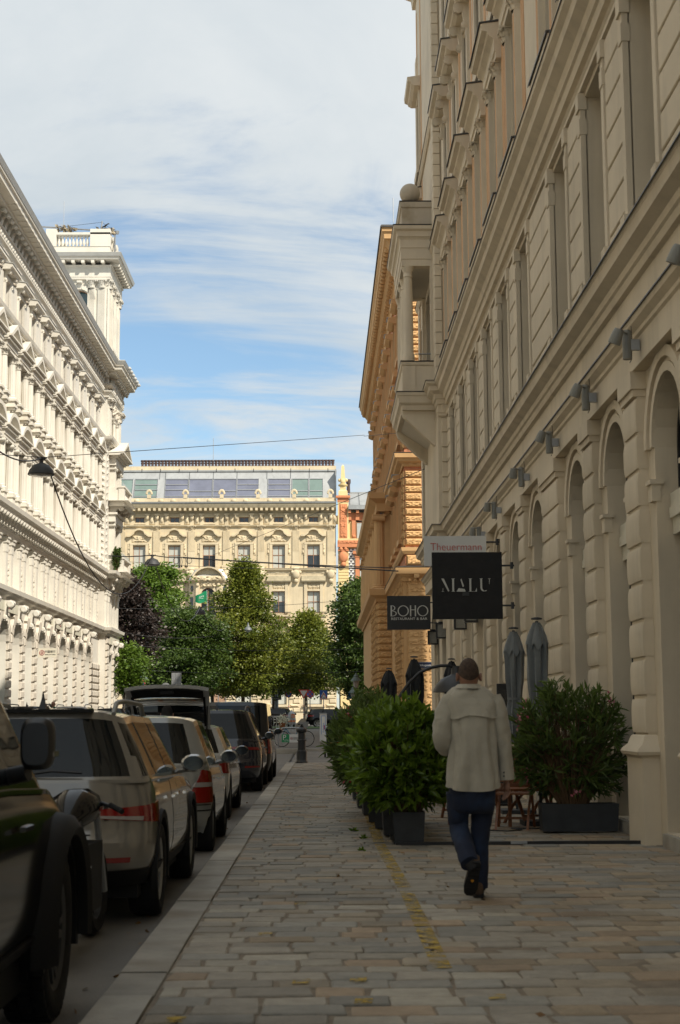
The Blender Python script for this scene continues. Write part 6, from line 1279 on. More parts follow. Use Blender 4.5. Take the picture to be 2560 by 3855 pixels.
def shrub(name,label,x,y,zp,rx,ry,z1,seed,lm,shoots,per,size,asp,droop=.2,flower=None,group=None,lean=0,low=.12):
    """shoots fan out of the pot, each carrying a whorl of leaves along its upper half"""
    r=np.random.RandomState(seed); T=thing(name,label,'shrub',(x,y,zp),0,group); H=z1-zp; st=MB(); P=[];D=[];tn=[]; FP=[]
    for i in range(shoots):
        a=r.rand()*2*PI; q=math.sqrt(r.rand()); ph=r.rand(); t=low+(1-low)*ph
        rad=math.sqrt(max(.05,1-((t-.52)/.56)**2)); q2=.35+.65*q if r.rand()<.75 else q
        tip=np.array([lean*t+rx*rad*q2*cos(a),ry*rad*q2*sin(a),H*t*(1-.12*q*q)+r.randn()*.04]); base=np.array([rx*.22*cos(a)*q,ry*.22*sin(a)*q,0]); mid=base*.4+tip*.5+np.array([0,0,.12*H])
        if i%3==0 or q>.5: st.tube([tuple(base),tuple(mid*.8+base*.2),tuple(mid),tuple(tip)],[.012,.009,.007,.003],5,cap=False)
        dr=tip-mid; dr/=np.linalg.norm(dr)+1e-6
        s=r.rand(per); pts=tip[None]-dr[None]*(s*.17*(H/1.2)+.0)[:,None]+r.randn(per,3)*.006
        rd_=r.normal(size=(per,3)); dd=dr[None]*.75+rd_*.55+np.array([0,0,.05-droop*.5])
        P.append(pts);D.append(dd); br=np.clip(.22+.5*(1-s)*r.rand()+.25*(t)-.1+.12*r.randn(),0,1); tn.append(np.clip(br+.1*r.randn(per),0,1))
        if flower and r.rand()<flower[1]: FP.append(tip)
    P=np.concatenate(P);D=np.concatenate(D);tn=np.concatenate(tn)
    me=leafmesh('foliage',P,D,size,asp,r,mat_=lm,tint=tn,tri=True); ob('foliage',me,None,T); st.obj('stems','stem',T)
    if flower and FP:
        FP=np.repeat(np.array(FP),14,0)+r.randn(len(FP)*14,3)*.03; ob('flowers',leafmesh('flowers',FP,r.normal(size=FP.shape),.045,.8,r,mat_=flower[0]),None,T)
    return T
# left row of planters along the terrace, nearest first
for i,(x,y,nm) in enumerate(((.98,17.05,'nearest dark planter box at the corner of the terrace hedge'),(.90,18.15,'second dark planter box of the terrace hedge, counted from the camera'),(.84,19.3,'third dark planter box of the terrace hedge, counted from the camera'),(.80,20.5,'fourth dark planter box of the terrace hedge, counted from the camera'),(.76,22.0,'fifth dark planter box of the terrace hedge, counted from the camera'),(.72,23.8,'sixth dark planter box of the terrace hedge, counted from the camera'),(.70,26.0,'farthest dark planter box of the terrace hedge'))): planter('planter',nm,x,y,.36,.36,.36,rng.uniform(-.05,.05),'planter boxes along the terrace')
shrub('laurel_shrub','dense broad-leaved bush in the nearest hedge planter, left of the walking man',.97,17.1,.33,.62,.55,1.56,31,leaf_sh,430,15,.125,.36,group='terrace hedge bushes')
shrub('laurel_shrub','broad-leaved bush in the second hedge planter',.86,18.3,.33,.56,.6,1.60,32,leaf_sh,330,13,.115,.36,group='terrace hedge bushes')
shrub('laurel_shrub','broad-leaved bush in the third hedge planter',.82,19.5,.33,.56,.6,1.58,33,leaf_sh,280,13,.12,.36,group='terrace hedge bushes')
shrub('oleander_shrub','loose oleander with red flowers leaning out of the fourth hedge planter',.74,20.7,.33,.54,.6,1.62,34,leaf_ol,240,13,.13,.2,flower=(fl_red,.05),group='terrace hedge bushes',lean=-.15)
shrub('oleander_shrub','oleander with a low spray over the pavement, fifth hedge planter',.68,22.2,.33,.52,.6,1.55,35,leaf_ol,230,13,.14,.2,flower=(fl_pink,.03),group='terrace hedge bushes',lean=-.2,low=.06)
shrub('oleander_shrub','thin oleander rising behind the hedge, sixth planter',.80,24.,.33,.5,.6,1.9,36,leaf_ol,200,12,.14,.2,flower=(fl_pink,.04),group='terrace hedge bushes')
shrub('oleander_shrub','farthest oleander of the terrace hedge',.85,26.2,.33,.5,.7,1.95,37,leaf_ol,200,12,.14,.2,group='terrace hedge bushes')
planter('long_planter','long low dark planter box right of the walking man',3.16,18.62,.95,.34,.35,0)
shrub('oleander_bush','airy oleander bush in the long planter by the beige pier',3.10,18.6,.33,.80,.42,1.86,41,leaf_ol,330,14,.135,.21,flower=(fl_pink,.02),low=.1)
shrub('balcony_shrub','dark clipped shrub on a balcony of the white palace corner',-12.75,92.6,10.5,.28,.28,12.2,43,leaf_dk,120,10,.16,.4)
for i,(px,py,w) in enumerate(((1330,3127,'nearest'),(1370,3155,'middle'),(1365,3202,'farther right'))):   # weeds in the joints
    p=atZ(px,py); r_=np.random.RandomState(60+i); me=leafmesh('weed',np.zeros((16,3)),np.concatenate([r_.normal(size=(16,2)),np.abs(r_.normal(size=(16,1)))*.6],1),.06,.4,r_,mat_=leaf_sh,tri=True); tag(ob('weed',me,None,None,(p.x,p.y,.0)),('tiny weed in the pavement joints, '+w+' of three by the planters'),'weed','weeds between the setts')

o=ob('fallen_leaves',leafmesh('fallen_leaves',LF[0],LF[1],.05,.7,np.random.RandomState(3),mat_=leafmat('dry_leaf',(.16,.08,.03),(.28,.17,.06),.1,.8)),None); kind(tag(o,'dry brown leaves scattered along the kerb and setts','leaves'),'stuff')
# ---------------------------------------------------------------- signs and street furniture
def txt(par,s,size,m,loc,rot=(PI/2,0,0),sx=1.,space=1.,ext=.004,name='lettering',align='CENTER'): return ob(name,textmesh(s,size,ext,sx,space,align),m,par,loc,rot=rot)
def hang_sign(name,label,px0,px1,py0,py1,Y,m,arms=True):
    a=atY(px0,py1,Y); b=atY(px1,py0,Y); T=thing(name,label,'sign',((a.x+b.x)/2,Y,(a.z+b.z)/2)); w,h=b.x-a.x,b.z-a.z
    MB().box(-w/2,w/2,-.03,.05,-h/2,h/2).obj('panel',m,T)
    if arms:
        for z in(-.3*h,.3*h): MB().tube([(w/2-.05,.01,z),(3.62-T.location.x,.01,z)],.018,8).box(3.55-T.location.x,3.6-T.location.x,-.04,.06,z-.06,z+.06).obj('bracket','dark_grey',T)
    return T,w,h
def glyph(polys,m,par,loc,sc,name='letter',d=.006):
    mb=MB()
    for P in polys: mb.exz([(x*sc,z*sc) for x,z in P],-d,0)
    return mb.obj(name,m,par,loc)
T,w,h=hang_sign('white_shop_sign','white hanging sign with thin red lettering, behind the large black sign',1597,1829,2018,2131,29.9,'signwhite'); ob('lettering',textmesh('Theuermann',.22,.004,width=w*.82,thin=.003),'signred',T,(.02,-.036,.075),rot=(PI/2,0,0))
T,w,h=hang_sign('black_shop_sign','largest black square hanging sign with white stencil letters',1629,1888,2079,2331,27.7,'blackmatt')
S=.245
def serif(x,z,l=.10): return [(x-l,z),(x+l,z),(x+l,z+.02),(x-l,z+.02)]
Ms=[[(.02,0),(.22,0),(.22,.02),(.02,.02)],[(.10,.02),(.14,.02),(.15,.28),(.13,.28)],[(.03,.98),(.22,.98),(.62,.06),(.53,.0)],[(.02,.98),(.2,.98),(.2,1.0),(.02,1.0)]]
Is=[[(.0,0),(.26,0),(.26,.02),(.0,.02)],[(.06,.02),(.20,.02),(.20,.98),(.06,.98)],[(.0,.98),(.26,.98),(.26,1.0),(.0,1.0)]]
As=[[(.02,.0),(.72,.0),(.64,.2),(.18,.26)],[(.34,.9),(.40,1.0),(.60,.42),(.50,.34)]]
Ls=[[(.0,0),(.62,0),(.62,.02),(.0,.02)],[(.06,.02),(.20,.02),(.20,.98),(.06,.98)],[(.0,.98),(.26,.98),(.26,1.0),(.0,1.0)],[(.5,.02),(.62,.02),(.62,.26),(.60,.26)]]
Us=[[(.0,.98),(.26,.98),(.26,1.0),(.0,1.0)],[(.06,.3),(.20,.26),(.20,.98),(.06,.98)],[(.06,.3),(.20,.26),(.27,.12),(.38,.05),(.36,.0),(.2,.04),(.10,.14)],[(.40,.0),(.55,.06),(.50,.12),(.40,.06)],[(.66,.98),(.86,.98),(.86,1.0),(.66,1.0)],[(.74,.55),(.76,.55),(.78,.98),(.73,.98)]]
x=-.49
for G,adv in((Ms,.66),(Is,.30),(As,.80),(Ls,.70),(Us,.8)): glyph(G,'lettergrey',T,(x,-.034,-.115),S); x+=adv*S*1.19
MB().box(-.09,.03,-.05,-.03,-.19,-.125).obj('peeling_corner','dark_grey',T)
T,w,h=hang_sign('restaurant_sign','smaller black hanging sign for a restaurant and bar, left of the large black sign',1458,1620,2243,2371,44.4,'black'); 
def ring(cx,cz,rx,rz_2,t,n=28): 
    m=MB()
    for i in range(n):
        a,b=2*PI*i/n,2*PI*(i+1)/n; ta,tb=t*(.6+.4*abs(cos(a))),t*(.6+.4*abs(cos(b))); m.exz([(cx+rx*cos(a),cz+rz_2*sin(a)),(cx+rx*cos(b),cz+rz_2*sin(b)),(cx+(rx-tb)*cos(b),cz+(rz_2-tb)*sin(b)),(cx+(rx-ta)*cos(a),cz+(rz_2-ta)*sin(a))],-.006,0)
    return m
def bowl(cx,cz,rx,rzz,t): 
    m=MB(); n=14
    for i in range(n):
        a,b=-PI/2+PI*i/n,-PI/2+PI*(i+1)/n; m.exz([(cx+rx*cos(a),cz+rzz*sin(a)),(cx+rx*cos(b),cz+rzz*sin(b)),(cx+(rx-t*cos(b))*cos(b),cz+(rzz-t*.6)*sin(b)),(cx+(rx-t*cos(a))*cos(a),cz+(rzz-t*.6)*sin(a))],-.006,0)
    return m
u=w/636.; zc_=27*u; B=MB().exz([(-268*u,zc_-80*u),(-248*u,zc_-80*u),(-248*u,zc_+80*u),(-268*u,zc_+80*u)],-.006,0).join(bowl(-250*u,zc_+42*u,52*u,38*u,15*u)).join(bowl(-250*u,zc_-38*u,72*u,42*u,15*u)); B.obj('letter','lettering',T,(0,-.036,0))
ring(-83*u,zc_,82*u,80*u,16*u).obj('letter','lettering',T,(0,-.036,0)); MB().exz([(16*u,zc_-80*u),(34*u,zc_-80*u),(34*u,zc_+80*u),(16*u,zc_+80*u)],-.006,0).exz([(86*u,zc_-80*u),(104*u,zc_-80*u),(104*u,zc_+80*u),(86*u,zc_+80*u)],-.006,0).exz([(34*u,zc_+10*u),(86*u,zc_+10*u),(86*u,zc_+20*u),(34*u,zc_+20*u)],-.006,0).obj('letter','lettering',T,(0,-.036,0)); ring(202*u,zc_,82*u,80*u,16*u).obj('letter','lettering',T,(0,-.036,0))
ob('lettering',textmesh('RESTAURANT & BAR',.098,.004,space=1.1,width=528*u,thin=-.002),'lettering',T,(0.005,-.036,-90*u),rot=(PI/2,0,0))
T=thing('street_name_sign','navy enamel street name sign on the ochre wall','sign',(4.30,62.82,atY(1600,2504,62.8).z)); MB().box(-.42,.42,-.01,.02,-.14,.14).obj('plate','navy',T); txt(T,'Zelinkagasse',.125,'signwhite',(0,-.012,-.0),ext=.002); MB().box(-.40,.40,-.013,-.011,.118,.124).box(-.40,.40,-.013,-.011,-.124,-.118).obj('border','signwhite',T)
def boc(par,x,y,z,s,rz=0,rot=(PI/2,0,0)):
    e=ob('emblem',cached(('boc',s),lambda:(lambda m:m.mesh('emblem'))(ring(0,0,.2*s,.2*s,.045*s).exz([(-.085*s,-.07*s),(.085*s,-.07*s),(.085*s,-.04*s),(-.085*s,-.04*s)],-.006,0).exz([(-.085*s,.04*s),(.085*s,.04*s),(.085*s,.07*s),(-.085*s,.07*s)],-.006,0).exz([(-.085*s,-.04*s),(-.055*s,-.04*s),(-.055*s,.04*s),(-.085*s,.04*s)],-.006,0).exz([(.055*s,-.04*s),(.085*s,-.04*s),(.085*s,.04*s),(.055*s,.04*s)],-.006,0).exz([(-.015*s,.07*s),(.015*s,.07*s),(.015*s,.17*s),(-.015*s,.17*s)],-.006,0).exz([(-.015*s,-.17*s),(.015*s,-.17*s),(.015*s,-.07*s),(-.015*s,-.07*s)],-.006,0))),'boc_red',par,(x,y,z),rz)
    c,s_=cos(rz),sin(rz); txt(par,'中国银行',.21*s,'letterdark',(x+.62*s*c,y+.62*s*s_,z+.07*s),rot=(PI/2,0,rz)); txt(par,'BANK OF CHINA',.105*s,'letterdark',(x+.64*s*c,y+.64*s*s_,z-.14*s),rot=(PI/2,0,rz))
a=atY(144,2475,71.); b=atY(214,2440,71.); T=thing('bank_sign','small cream bank sign projecting from the white palace','sign',((a.x+b.x)/2,71.,(a.z+b.z)/2)); w,h=b.x-a.x,b.z-a.z; MB().box(-w/2,w/2,-.03,.03,-h/2,h/2).obj('panel','cream_sign',T); MB().tube([(-w/2,0,.1),(-13.7-T.location.x,0,.1)],.02,6).obj('bracket','galv',T); boc(T,-.26,-.034,0,.62)
for x0,x1,lab,xs in((25.2,32,'cream bank fascia sign high on the white palace, nearest the camera',(26.6,29.5)),(7.2,16.5,'long cream bank fascia sign above the middle arches of the white palace',(9.6,14.0)),(-5.0,-1.0,'short cream bank fascia sign at the palace corner',(-3.6,))):
    yy=.14 if x0>0 else .56
    T=thing('fascia_sign',lab,'sign',(-13.6+yy,91.3-(x0+x1)/2,6.25),-PI/2,'bank fascia signs'); w=x1-x0; MB().box(-w/2,w/2,-.05,.03,-.24,.24).obj('panel',mat('fascia_cream',(.55,.53,.43),.6,.08,2,streak=.5),T)
    for q in xs:
        o=thing('x','x','x') if 0 else None
        xl=q-(x0+x1)/2; boc(T,xl+.5,.034,0,.6,PI)
# wall lanterns
def lantern(label,px,py0,py1,X,Yw):
    p=atY(px,(py0+py1)/2,Yw); hh=atY(px,py0,Yw).z-atY(px,py1,Yw).z; T=thing('wall_lantern',label,'lantern',(p.x,Yw,p.z),0,'wall lanterns'); w=.135; h=hh/2
    f=MB()
    for sx in(-1,1):
        for sy in(-1,1): f.box(sx*w-.015,sx*w+.015,sy*w-.015,sy*w+.015,-h,h)
    f.box(-w-.02,w+.02,-w-.02,w+.02,h,h+.03).box(-w-.02,w+.02,-w-.02,w+.02,-h-.03,-h).box(-.08,.08,-.08,.08,h+.03,h+.07); f.obj('frame','black',T); MB().box(-w+.02,w-.02,-w+.02,w-.02,-h+.01,h-.01).obj('glass',cached('lg',lambda:mat('lantern_glass',(.30,.29,.25),.15,.15,6)),T); MB().tube([(w,0,h*.6),(3.66-p.x,0,h*.6)],.02,6).box(3.56-p.x,3.60-p.x,-.06,.06,h*.2,h).obj('bracket','black',T)
lantern('leftmost black box lantern under the restaurant sign',1629,2378,2423,3.4,46.4); lantern('black box lantern just right of the restaurant sign',1661,2350,2400,3.4,43.2); lantern('black box lantern below the left half of the large black sign',1732,2322,2366,3.4,37.4); lantern('black box lantern peeking out under the middle of the large black sign',1772,2290,2338,3.4,34.4)
# facade spotlights
SPT=[(2590,1000),(2360,1299),(2204,1497),(2067,1666),(1962,1796),(1860,1921),(1803,2012)]
for i,(px,py) in enumerate(SPT):
    p=atX(px,py,3.44); T=thing('spotlight','grey tube spotlight on the beige facade, '+['first','second','third','fourth','fifth','sixth','seventh'][i]+' from the right','spotlight',tuple(p),0,'facade spotlights')
    MB().lathe([(0,-.165),(.048,-.165),(.05,-.15),(.05,.155),(.045,.165),(0,.165)],18).obj('tube','spot_grey',T,smooth=40); MB().lathe([(0,-.10),(.07,-.10),(.072,-.07),(.062,.03),(.055,.06),(.05,.075),(0,.075)],18).obj('lamp_head','spot_grey',T,(-.14,-.16 if i<4 else -.05,.07),smooth=40).rotation_euler=(.25,.35 if i<4 else .05,0); MB().tube([(0,-.04,.12),(-.11,-.12 if i<4 else -.05,.14)],.014,6).obj('joint','spot_grey',T); MB().box(.03,.14,-.03,.03,-.06,.06).obj('wall_plate','galv',T); MB().tube([(.05,.0,.3),(.06,.03,.22),(.07,.05,.05),(.06,.05,-.15),(.03,.02,-.2)],.005,5).obj('cable','dark_grey',T)
# folded parasols
def parasol(label,px,py,Y,m,zl,h_=.0,rr=.15,group='folded parasols'):
    p=atY(px,py,Y); T=thing('parasol',label,'parasol',(p.x,Y,0),0,group); z1=p.z; MB().tube([(0,0,0),(0,0,z1)],.022,8).obj('pole','dark_grey',T); MB().lathe([(0,0),(.03,0),(.075,-.01),(.075,-.03),(.0,-.03)],12).obj('finial','dark_grey',T,(0,0,z1+.05)); MB().box(-.25,.25,-.25,.25,0,.06).obj('base','dark_grey',T)
    r_=np.random.RandomState(int(px)); n=44; K=18; rings=[]; ph=r_.rand(6)*6
    for i in range(K+1):
        t=i/K; z=z1-.02-t*(z1-zl); R_=rr*ip(t,[(0,.35),(.06,.7),(.18,1.12),(.45,1.05),(.60,.82),(.64,.80),(.74,1.08),(.88,1.0),(1,.72)])
        rings.append([(R_*(1+.20*sin(7*a+ph[0]+t*2.5)+.12*sin(11*a+ph[1]-t*3))*cos(a),R_*(1+.20*sin(7*a+ph[0]+t*2.5)+.12*sin(11*a+ph[1]-t*3))*sin(a),z+.03*sin(4*a+ph[2])*(t>.5)) for a in [2*PI*q/n for q in range(n)]])
    MB().loft(rings).obj('canopy',m,T,smooth=55)
    fl=[]; 
    for i,(t,e) in enumerate(((.0,.5),(.5,1.0),(1,1.35))): fl.append([(rr*e*(1+.14*sin(4*a+ph[3]))*cos(a),rr*e*(1+.14*sin(4*a+ph[3]))*sin(a),z1-.05-t*.30-.05*(t==1)*sin(8*a+ph[4])) for a in [2*PI*q/n for q in range(n)]])
    MB().loft(fl,cap=False).obj('top_flap',m,T,smooth=55); MB().lathe([(rr*.95,-.02),(rr*.98,.02)],20).obj('strap',m,T,(0,0,lerp(z1,zl,.62))); return T
mat('cloth_grey',(.135,.145,.145),.9,.1,8,sheen=.3); mat('cloth_black',(.012,.013,.015),.9,.15,8,sheen=.1)
parasol('left grey folded parasol behind the walking man',1933,2373,22.3,'cloth_grey',1.05,rr=.115); parasol('right grey folded parasol, nearest to the beige pier',2020,2338,19.9,'cloth_grey',.95,rr=.115)
parasol('leftmost black folded parasol over the hedge',1464,2522,36.7,'cloth_black',.9,rr=.15); parasol('middle black folded parasol before the street name sign',1559,2479,29.7,'cloth_black',.9,rr=.14); parasol('right black folded parasol behind the arc lamp',1699,2487,30.8,'cloth_black',.9,rr=.12)
# arc lamp
T=thing('arc_lamp','black arched floor lamp with a dome shade over the terrace','lamp',(.95,20.2,0)); pts=[(0,0,0),(.0,0,1.2)]; 
bx=[atY(px,py,20.2) for px,py in((1487,2647),(1505,2620),(1540,2570),(1580,2532),(1620,2514),(1660,2506),(1690,2506),(1708,2514),(1712,2530))]
MB().tube([(bx[0].x-.95,0,0)]+[(q.x-.95,0,q.z) for q in bx],.022,10).obj('arm','black',T,smooth=60); MB().lathe([(0,0),(.2,0),(.2,.05),(0,.06)],20).obj('base','black',T,(bx[0].x-.95,0,0)); q=bx[-1]; MB().lathe([(.06,.10),(.07,.0),(.085,-.02),(.20,-.07),(.29,-.17),(.325,-.25),(.31,-.25),(.19,-.09),(.05,-.03)],28).obj('shade','black',T,(q.x-.95+.02,0,q.z-.02),smooth=50)
# terrace edge, chairs
T=thing('terrace_edge','black metal edge strip along the front of the terrace','edge strip',(.8,16.9,0)); MB().box(.02,2.82,-.04,.02,.0,.035).box(.0,.06,.02,10.1,.0,.035).obj('rail','black',T); MB().box(1.3,1.48,-.07,-.04,.01,.04).obj('light_end','galv',T)
def chair(label,x,y,rz,tall=.9):
    T=thing('wooden_chair',label,'chair',(x,y,0),rz,'folding terrace chairs')
    for s in(-1,1):
        MB().loft([[(s*.23-.015,yy-.02,z),(s*.23+.015,yy-.02,z),(s*.23+.015,yy+.02,z),(s*.23-.015,yy+.02,z)] for yy,z in((-.28,0),(-.06,.42),(.22,tall))]).obj('leg','wood',T); MB().loft([[(s*.20-.015,yy-.02,z),(s*.20+.015,yy-.02,z),(s*.20+.015,yy+.02,z),(s*.20-.015,yy+.02,z)] for yy,z in((.25,0),(.05,.25),(-.24,.44))]).obj('leg','wood',T); MB().box(s*.26-.02,s*.26+.02,-.24,.2,.64,.67).obj('arm_rest','wood',T)
    for k in range(6): MB().box(-.22,.22,-.24+.075*k,-.18+.075*k,.43,.45).obj('seat_slat','wood',T)
    for k in range(6): z=.52+.065*k; yy=-.06+(z-.42)/(tall-.42)*.28; MB().box(-.22,.22,yy-.01,yy+.01,z,z+.045).obj('back_slat','wood',T)
    MB().box(-.25,.25,.2,.235,tall-.05,tall).obj('top_rail','wood',T); MB().box(-.22,.22,-.225,-.20,.10,.13).obj('stretcher','wood',T); return T
chair('wooden folding chair right of the walking man, its back towards us',2.45,19.3,PI-.25); chair('second wooden folding chair further back on the terrace',2.0,21.2,PI+.3); chair('wooden folding chair half hidden by the long planter',2.75,20.2,.5,.8)
T=thing('wooden_table','low slatted wooden table on the terrace','table',(2.75,19.9,0),.15); 
for k in range(7): MB().box(-.4,.4,-.3+.088*k,-.3+.088*k+.075,.46,.485).obj('top_slat','wood',T)
for sx in(-1,1):
    for sy in(-1,1): MB().box(sx*.36-.02,sx*.36+.02,sy*.27-.02,sy*.27+.02,0,.46).obj('leg','wood',T)
    MB().box(sx*.36-.015,sx*.36+.015,-.27,.27,.40,.455).obj('apron','wood',T)
T=thing('wooden_bench','small slatted wooden bench at the left of the walking man','bench',(1.42,19.8,0),.1)
for k in range(5): MB().box(-.32,.32,-.2+.085*k,-.13+.085*k,.40,.425).obj('seat_slat','wood',T)
for sx in(-1,1):
    for sy in(-1,1): MB().box(sx*.29-.022,sx*.29+.022,sy*.18-.022,sy*.18+.022,0,.40).obj('leg','wood',T)
    MB().box(sx*.29-.018,sx*.29+.018,-.16,.16,.10,.14).obj('stretcher','wood',T)
T=tag(MB().tube([(1.9,18.6,.012),(2.05,18.9,.012),(2.3,18.7,.012),(2.5,18.9,.012),(2.4,19.2,.012),(2.7,19.1,.012),(2.95,19.4,.012)],.008,5).obj('cable','black'),'black cable lying loose on the terrace setts','cable')
T=thing('menu_board','tall black menu stand by the wall behind the grey parasols','menu stand',(atY(1895,2600,24.5).x,24.5,0)); MB().box(-.11,.11,-.03,.03,0,1.95).obj('post','black',T); MB().box(-.085,.085,-.036,-.03,1.0,1.85).obj('panel','glass_dark',T); MB().box(-.2,.2,-.2,.2,0,.03).obj('base','black',T)
# bollard
p=atZ(1136,2872); T=thing('bollard','black cast-iron bollard at the end of the pavement','bollard',(p.x,p.y,-.03)); MB().lathe([(.20,0),(.205,.06),(.18,.10),(.165,.14),(.17,.36),(.165,.40),(.13,.44),(.125,.72),(.135,.73),(.135,.76),(.12,.78),(.115,.98),(.16,1.0),(.175,1.06),(.165,1.1),(.09,1.15),(.06,1.17)],10).obj('post','black',T,smooth=30); MB().lathe([(.05,0),(.06,.03),(.03,.05),(.045,.075),(.0,.1)],10).obj('finial','black',T,(0,0,1.165),smooth=40)
for z in(.42,.745): MB().lathe([(.14,-.02),(.155,0),(.14,.02)],12).obj('ring','black',T,(0,0,z))
# bicycle stand, bicycle, bin, cabinet, barrier
def pos(px,py,Y): return atY(px,py,Y)
Yb=63.2; sB=Yb/5600.; zb_=gz(0,Yb)+.06
T=thing('bicycle_stand','steel bicycle stand with a green and white parking panel','bicycle stand',(pos(1085,2800,Yb).x,Yb,zb_)); MB().tube([(-.42,0,0),(-.42,0,.55),(-.36,0,.72),(-.2,0,.80),(.5,0,.80),(.62,0,.74),(.66,0,.6),(.66,0,0)],.032,8).obj('hoop','galv',T,smooth=60); MB().box(-.27,.05,-.05,-.035,.20,.53).obj('parking_panel','signgreen',T); MB().box(.05,.62,-.05,-.035,.20,.53).obj('bank_panel','signwhite',T); txt(T,'P',.30,'signwhite',(-.16,-.054,.39),ext=.002); boc(T,.14,-.054,.36,.26)
bkm=MB(); 
for cx in(-.05,.06): 
    bkm.v+= [] ; k0=ring(cx,0,.035,.035,.008); bkm.join(k0)
bkm.exz([(-.05,0),(0,.05),(.0,.056),(-.055,.004)],-.004,0).exz([(0,.05),(.06,0),(.064,.006),(.004,.056)],-.004,0); bkm.obj('bicycle_symbol','signwhite',T,(-.07,-.052,.27))
T=thing('bicycle','blue bicycle with a basket of white flowers, leaning at the stand','bicycle',(pos(1105,2800,Yb).x,Yb+.35,zb_)); wt=MB(); wt.lathe([(.31,-.018),(.335,-.014),(.34,0),(.335,.014),(.31,.018)],32); wt.v=[(x,z,y) for x,y,z in wt.v]; wt=wt.mesh('tyre',50); sp=MB()
for k in range(14): a=PI*k/14; sp.tube([(.31*cos(a),0,.31*sin(a)),(-.31*cos(a),0,-.31*sin(a))],.003,4)
sp=sp.mesh('spokes'); 
for x in(-.50,.54): t=ob('tyre',wt,'rubber',T,(x,0,.34)); ob('spokes',sp,'steel',t)
mat('bike_blue',(.03,.16,.24),.4,.05,4); MB().tube([(-.32,0,.82),(-.42,0,.6),(-.5,0,.34)],.016,7).tube([(-.34,0,.78),(0,0,.36),(.28,0,.85)],.018,7).tube([(0,0,.36),(.54,0,.34),(.3,0,.78)],.012,6).tube([(-.36,0,.68),(.1,0,.4)],.012,6).obj('frame','bike_blue',T,smooth=60)
MB().box(.17,.42,-.06,.06,.92,.97).obj('saddle','black',T); MB().tube([(-.25,-.28,1.0),(-.3,-.15,1.02),(-.32,0,.98),(-.3,.15,1.02),(-.25,.28,1.0)],.012,6).tube([(-.32,0,.8),(-.32,0,1.0)],.014,6).obj('handlebar','steel',T); fm=MB()
for k in range(12): a=.2+2.3*k/12; a2=.2+2.3*(k+1)/12; fm.add([(.54+.37*cos(q),yy,.34+.37*sin(q)) for q in(a,a2) for yy in(-.025,.025)],[(0,1,3,2)])
fm.obj('mudguard','bike_blue',T); MB().loft([[(.45+sx*w,sy*w,z) for sx,sy in((-1,-1),(1,-1),(1,1),(-1,1))] for w,z in((.14,.80),(.19,1.05))]).obj('rear_basket','galv',T); MB().lathe([(.1,0),(.16,.2)],12).obj('front_basket','wood',T,(-.48,0,.82)); r_=np.random.RandomState(5); fp=r_.normal(size=(260,3))*np.array([.11,.1,.1]); ob('flowers',leafmesh('flowers',fp,fp+.01,.06,.9,r_,mat_=fl_white),None,T,(-.48,0,1.12)); MB().tube([(.0,0,.36),(.12,.05,.18)],.01,5).obj('pedal_crank','steel',T)
Yc=54.; p=pos(1243,2843,Yc); T=thing('wheelie_bin','black wheeled refuse bin with an orange sticker behind the hedge','bin',(p.x+.12,Yc,0)); MB().loft([[(sx*w,sy*w*1.1,z) for sx,sy in((-1,-1),(1,-1),(1,1),(-1,1))] for w,z in((.22,.06),(.27,.95))]).obj('body','blackmatt',T); MB().box(-.30,.30,-.33,.33,.95,1.0).box(-.27,.27,-.3,.3,1.0,1.05).obj('lid','blackmatt',T); MB().box(-.12,.14,-.305,-.29,.45,.75).obj('sticker',mat('orange_sticker',(.55,.14,.02),.5),T).rotation_euler=(-.06,0,0)
for s in(-1,1): m=MB().lathe([(0,-.03),(.1,-.03),(.1,.03),(0,.03)],14); m.v=[(z,x,y) for x,y,z in m.v]; m.obj('wheel','rubber',T,(s*.3,.22,.1))
Yc=64.; p=pos(1217,2806,Yc); T=thing('utility_cabinet','grey utility cabinet with a poster beside the bin','cabinet',(p.x,Yc,gz(0,Yc)+.05)); MB().box(-.15,.15,-.16,.16,.22,1.38).obj('body','signwhite',T); MB().box(-.17,.17,-.18,.18,1.38,1.42).obj('roof','galv',T); MB().box(-.15,.15,-.15,.15,0,.22).obj('plinth','kerb',T); MB().box(-.085,.095,-.168,-.161,.52,1.30).obj('poster','plainwhite',T); MB().box(-.085,-.068,-.172,-.168,.52,1.30).box(.078,.095,-.172,-.168,.52,1.30).box(-.068,.078,-.172,-.168,1.28,1.30).obj('poster_border','skyblue_sign',T); txt(T,'Kulturfest',.10,'skyblue_sign',(.01,-.170,.80),rot=(PI/2,-PI/2,0),ext=.002); MB().box(.02,.07,-.171,-.168,.72,.9).obj('poster_flower',fl_pink,T)
Yf=88.; p0=pos(1000,2720,Yf); p1=pos(1112,2720,Yf); T=thing('barrier','steel crowd barrier of thin bars behind the bicycle','barrier',((p0.x+p1.x)/2,Yf,gz(0,Yf)+.06)); w=p1.x-p0.x; m=MB(); m.box(-w/2,w/2,-.02,.02,1.02,1.06).box(-w/2,w/2,-.02,.02,.12,.16).obj('rail','steel',T)
for k in range(12): x=-w/2+w*k/11; MB().box(x-.012,x+.012,-.012,.012,0 if k in(0,11) else .14,1.04).obj('bar','steel',T)
Yl=112.; p=pos(1102,2700,Yl); T=thing('litter_bin','grey street litter bin with orange bands by the barrier','bin',(p.x,Yl-4,gz(0,Yl))); MB().lathe([(.22,.25),(.24,.3),(.24,.95),(.2,1.1),(.1,1.18),(0,1.2)],14).obj('drum','galv',T,smooth=40); MB().lathe([(.245,.42),(.245,.55)],14).lathe([(.245,.72),(.245,.98)],14,a0=-PI/2-.1,a1=.2).obj('band',mat('orange_sticker',(.55,.14,.02)),T); MB().tube([(0,.2,0),(0,.2,1.3)],.04,6).obj('post','galv',T)
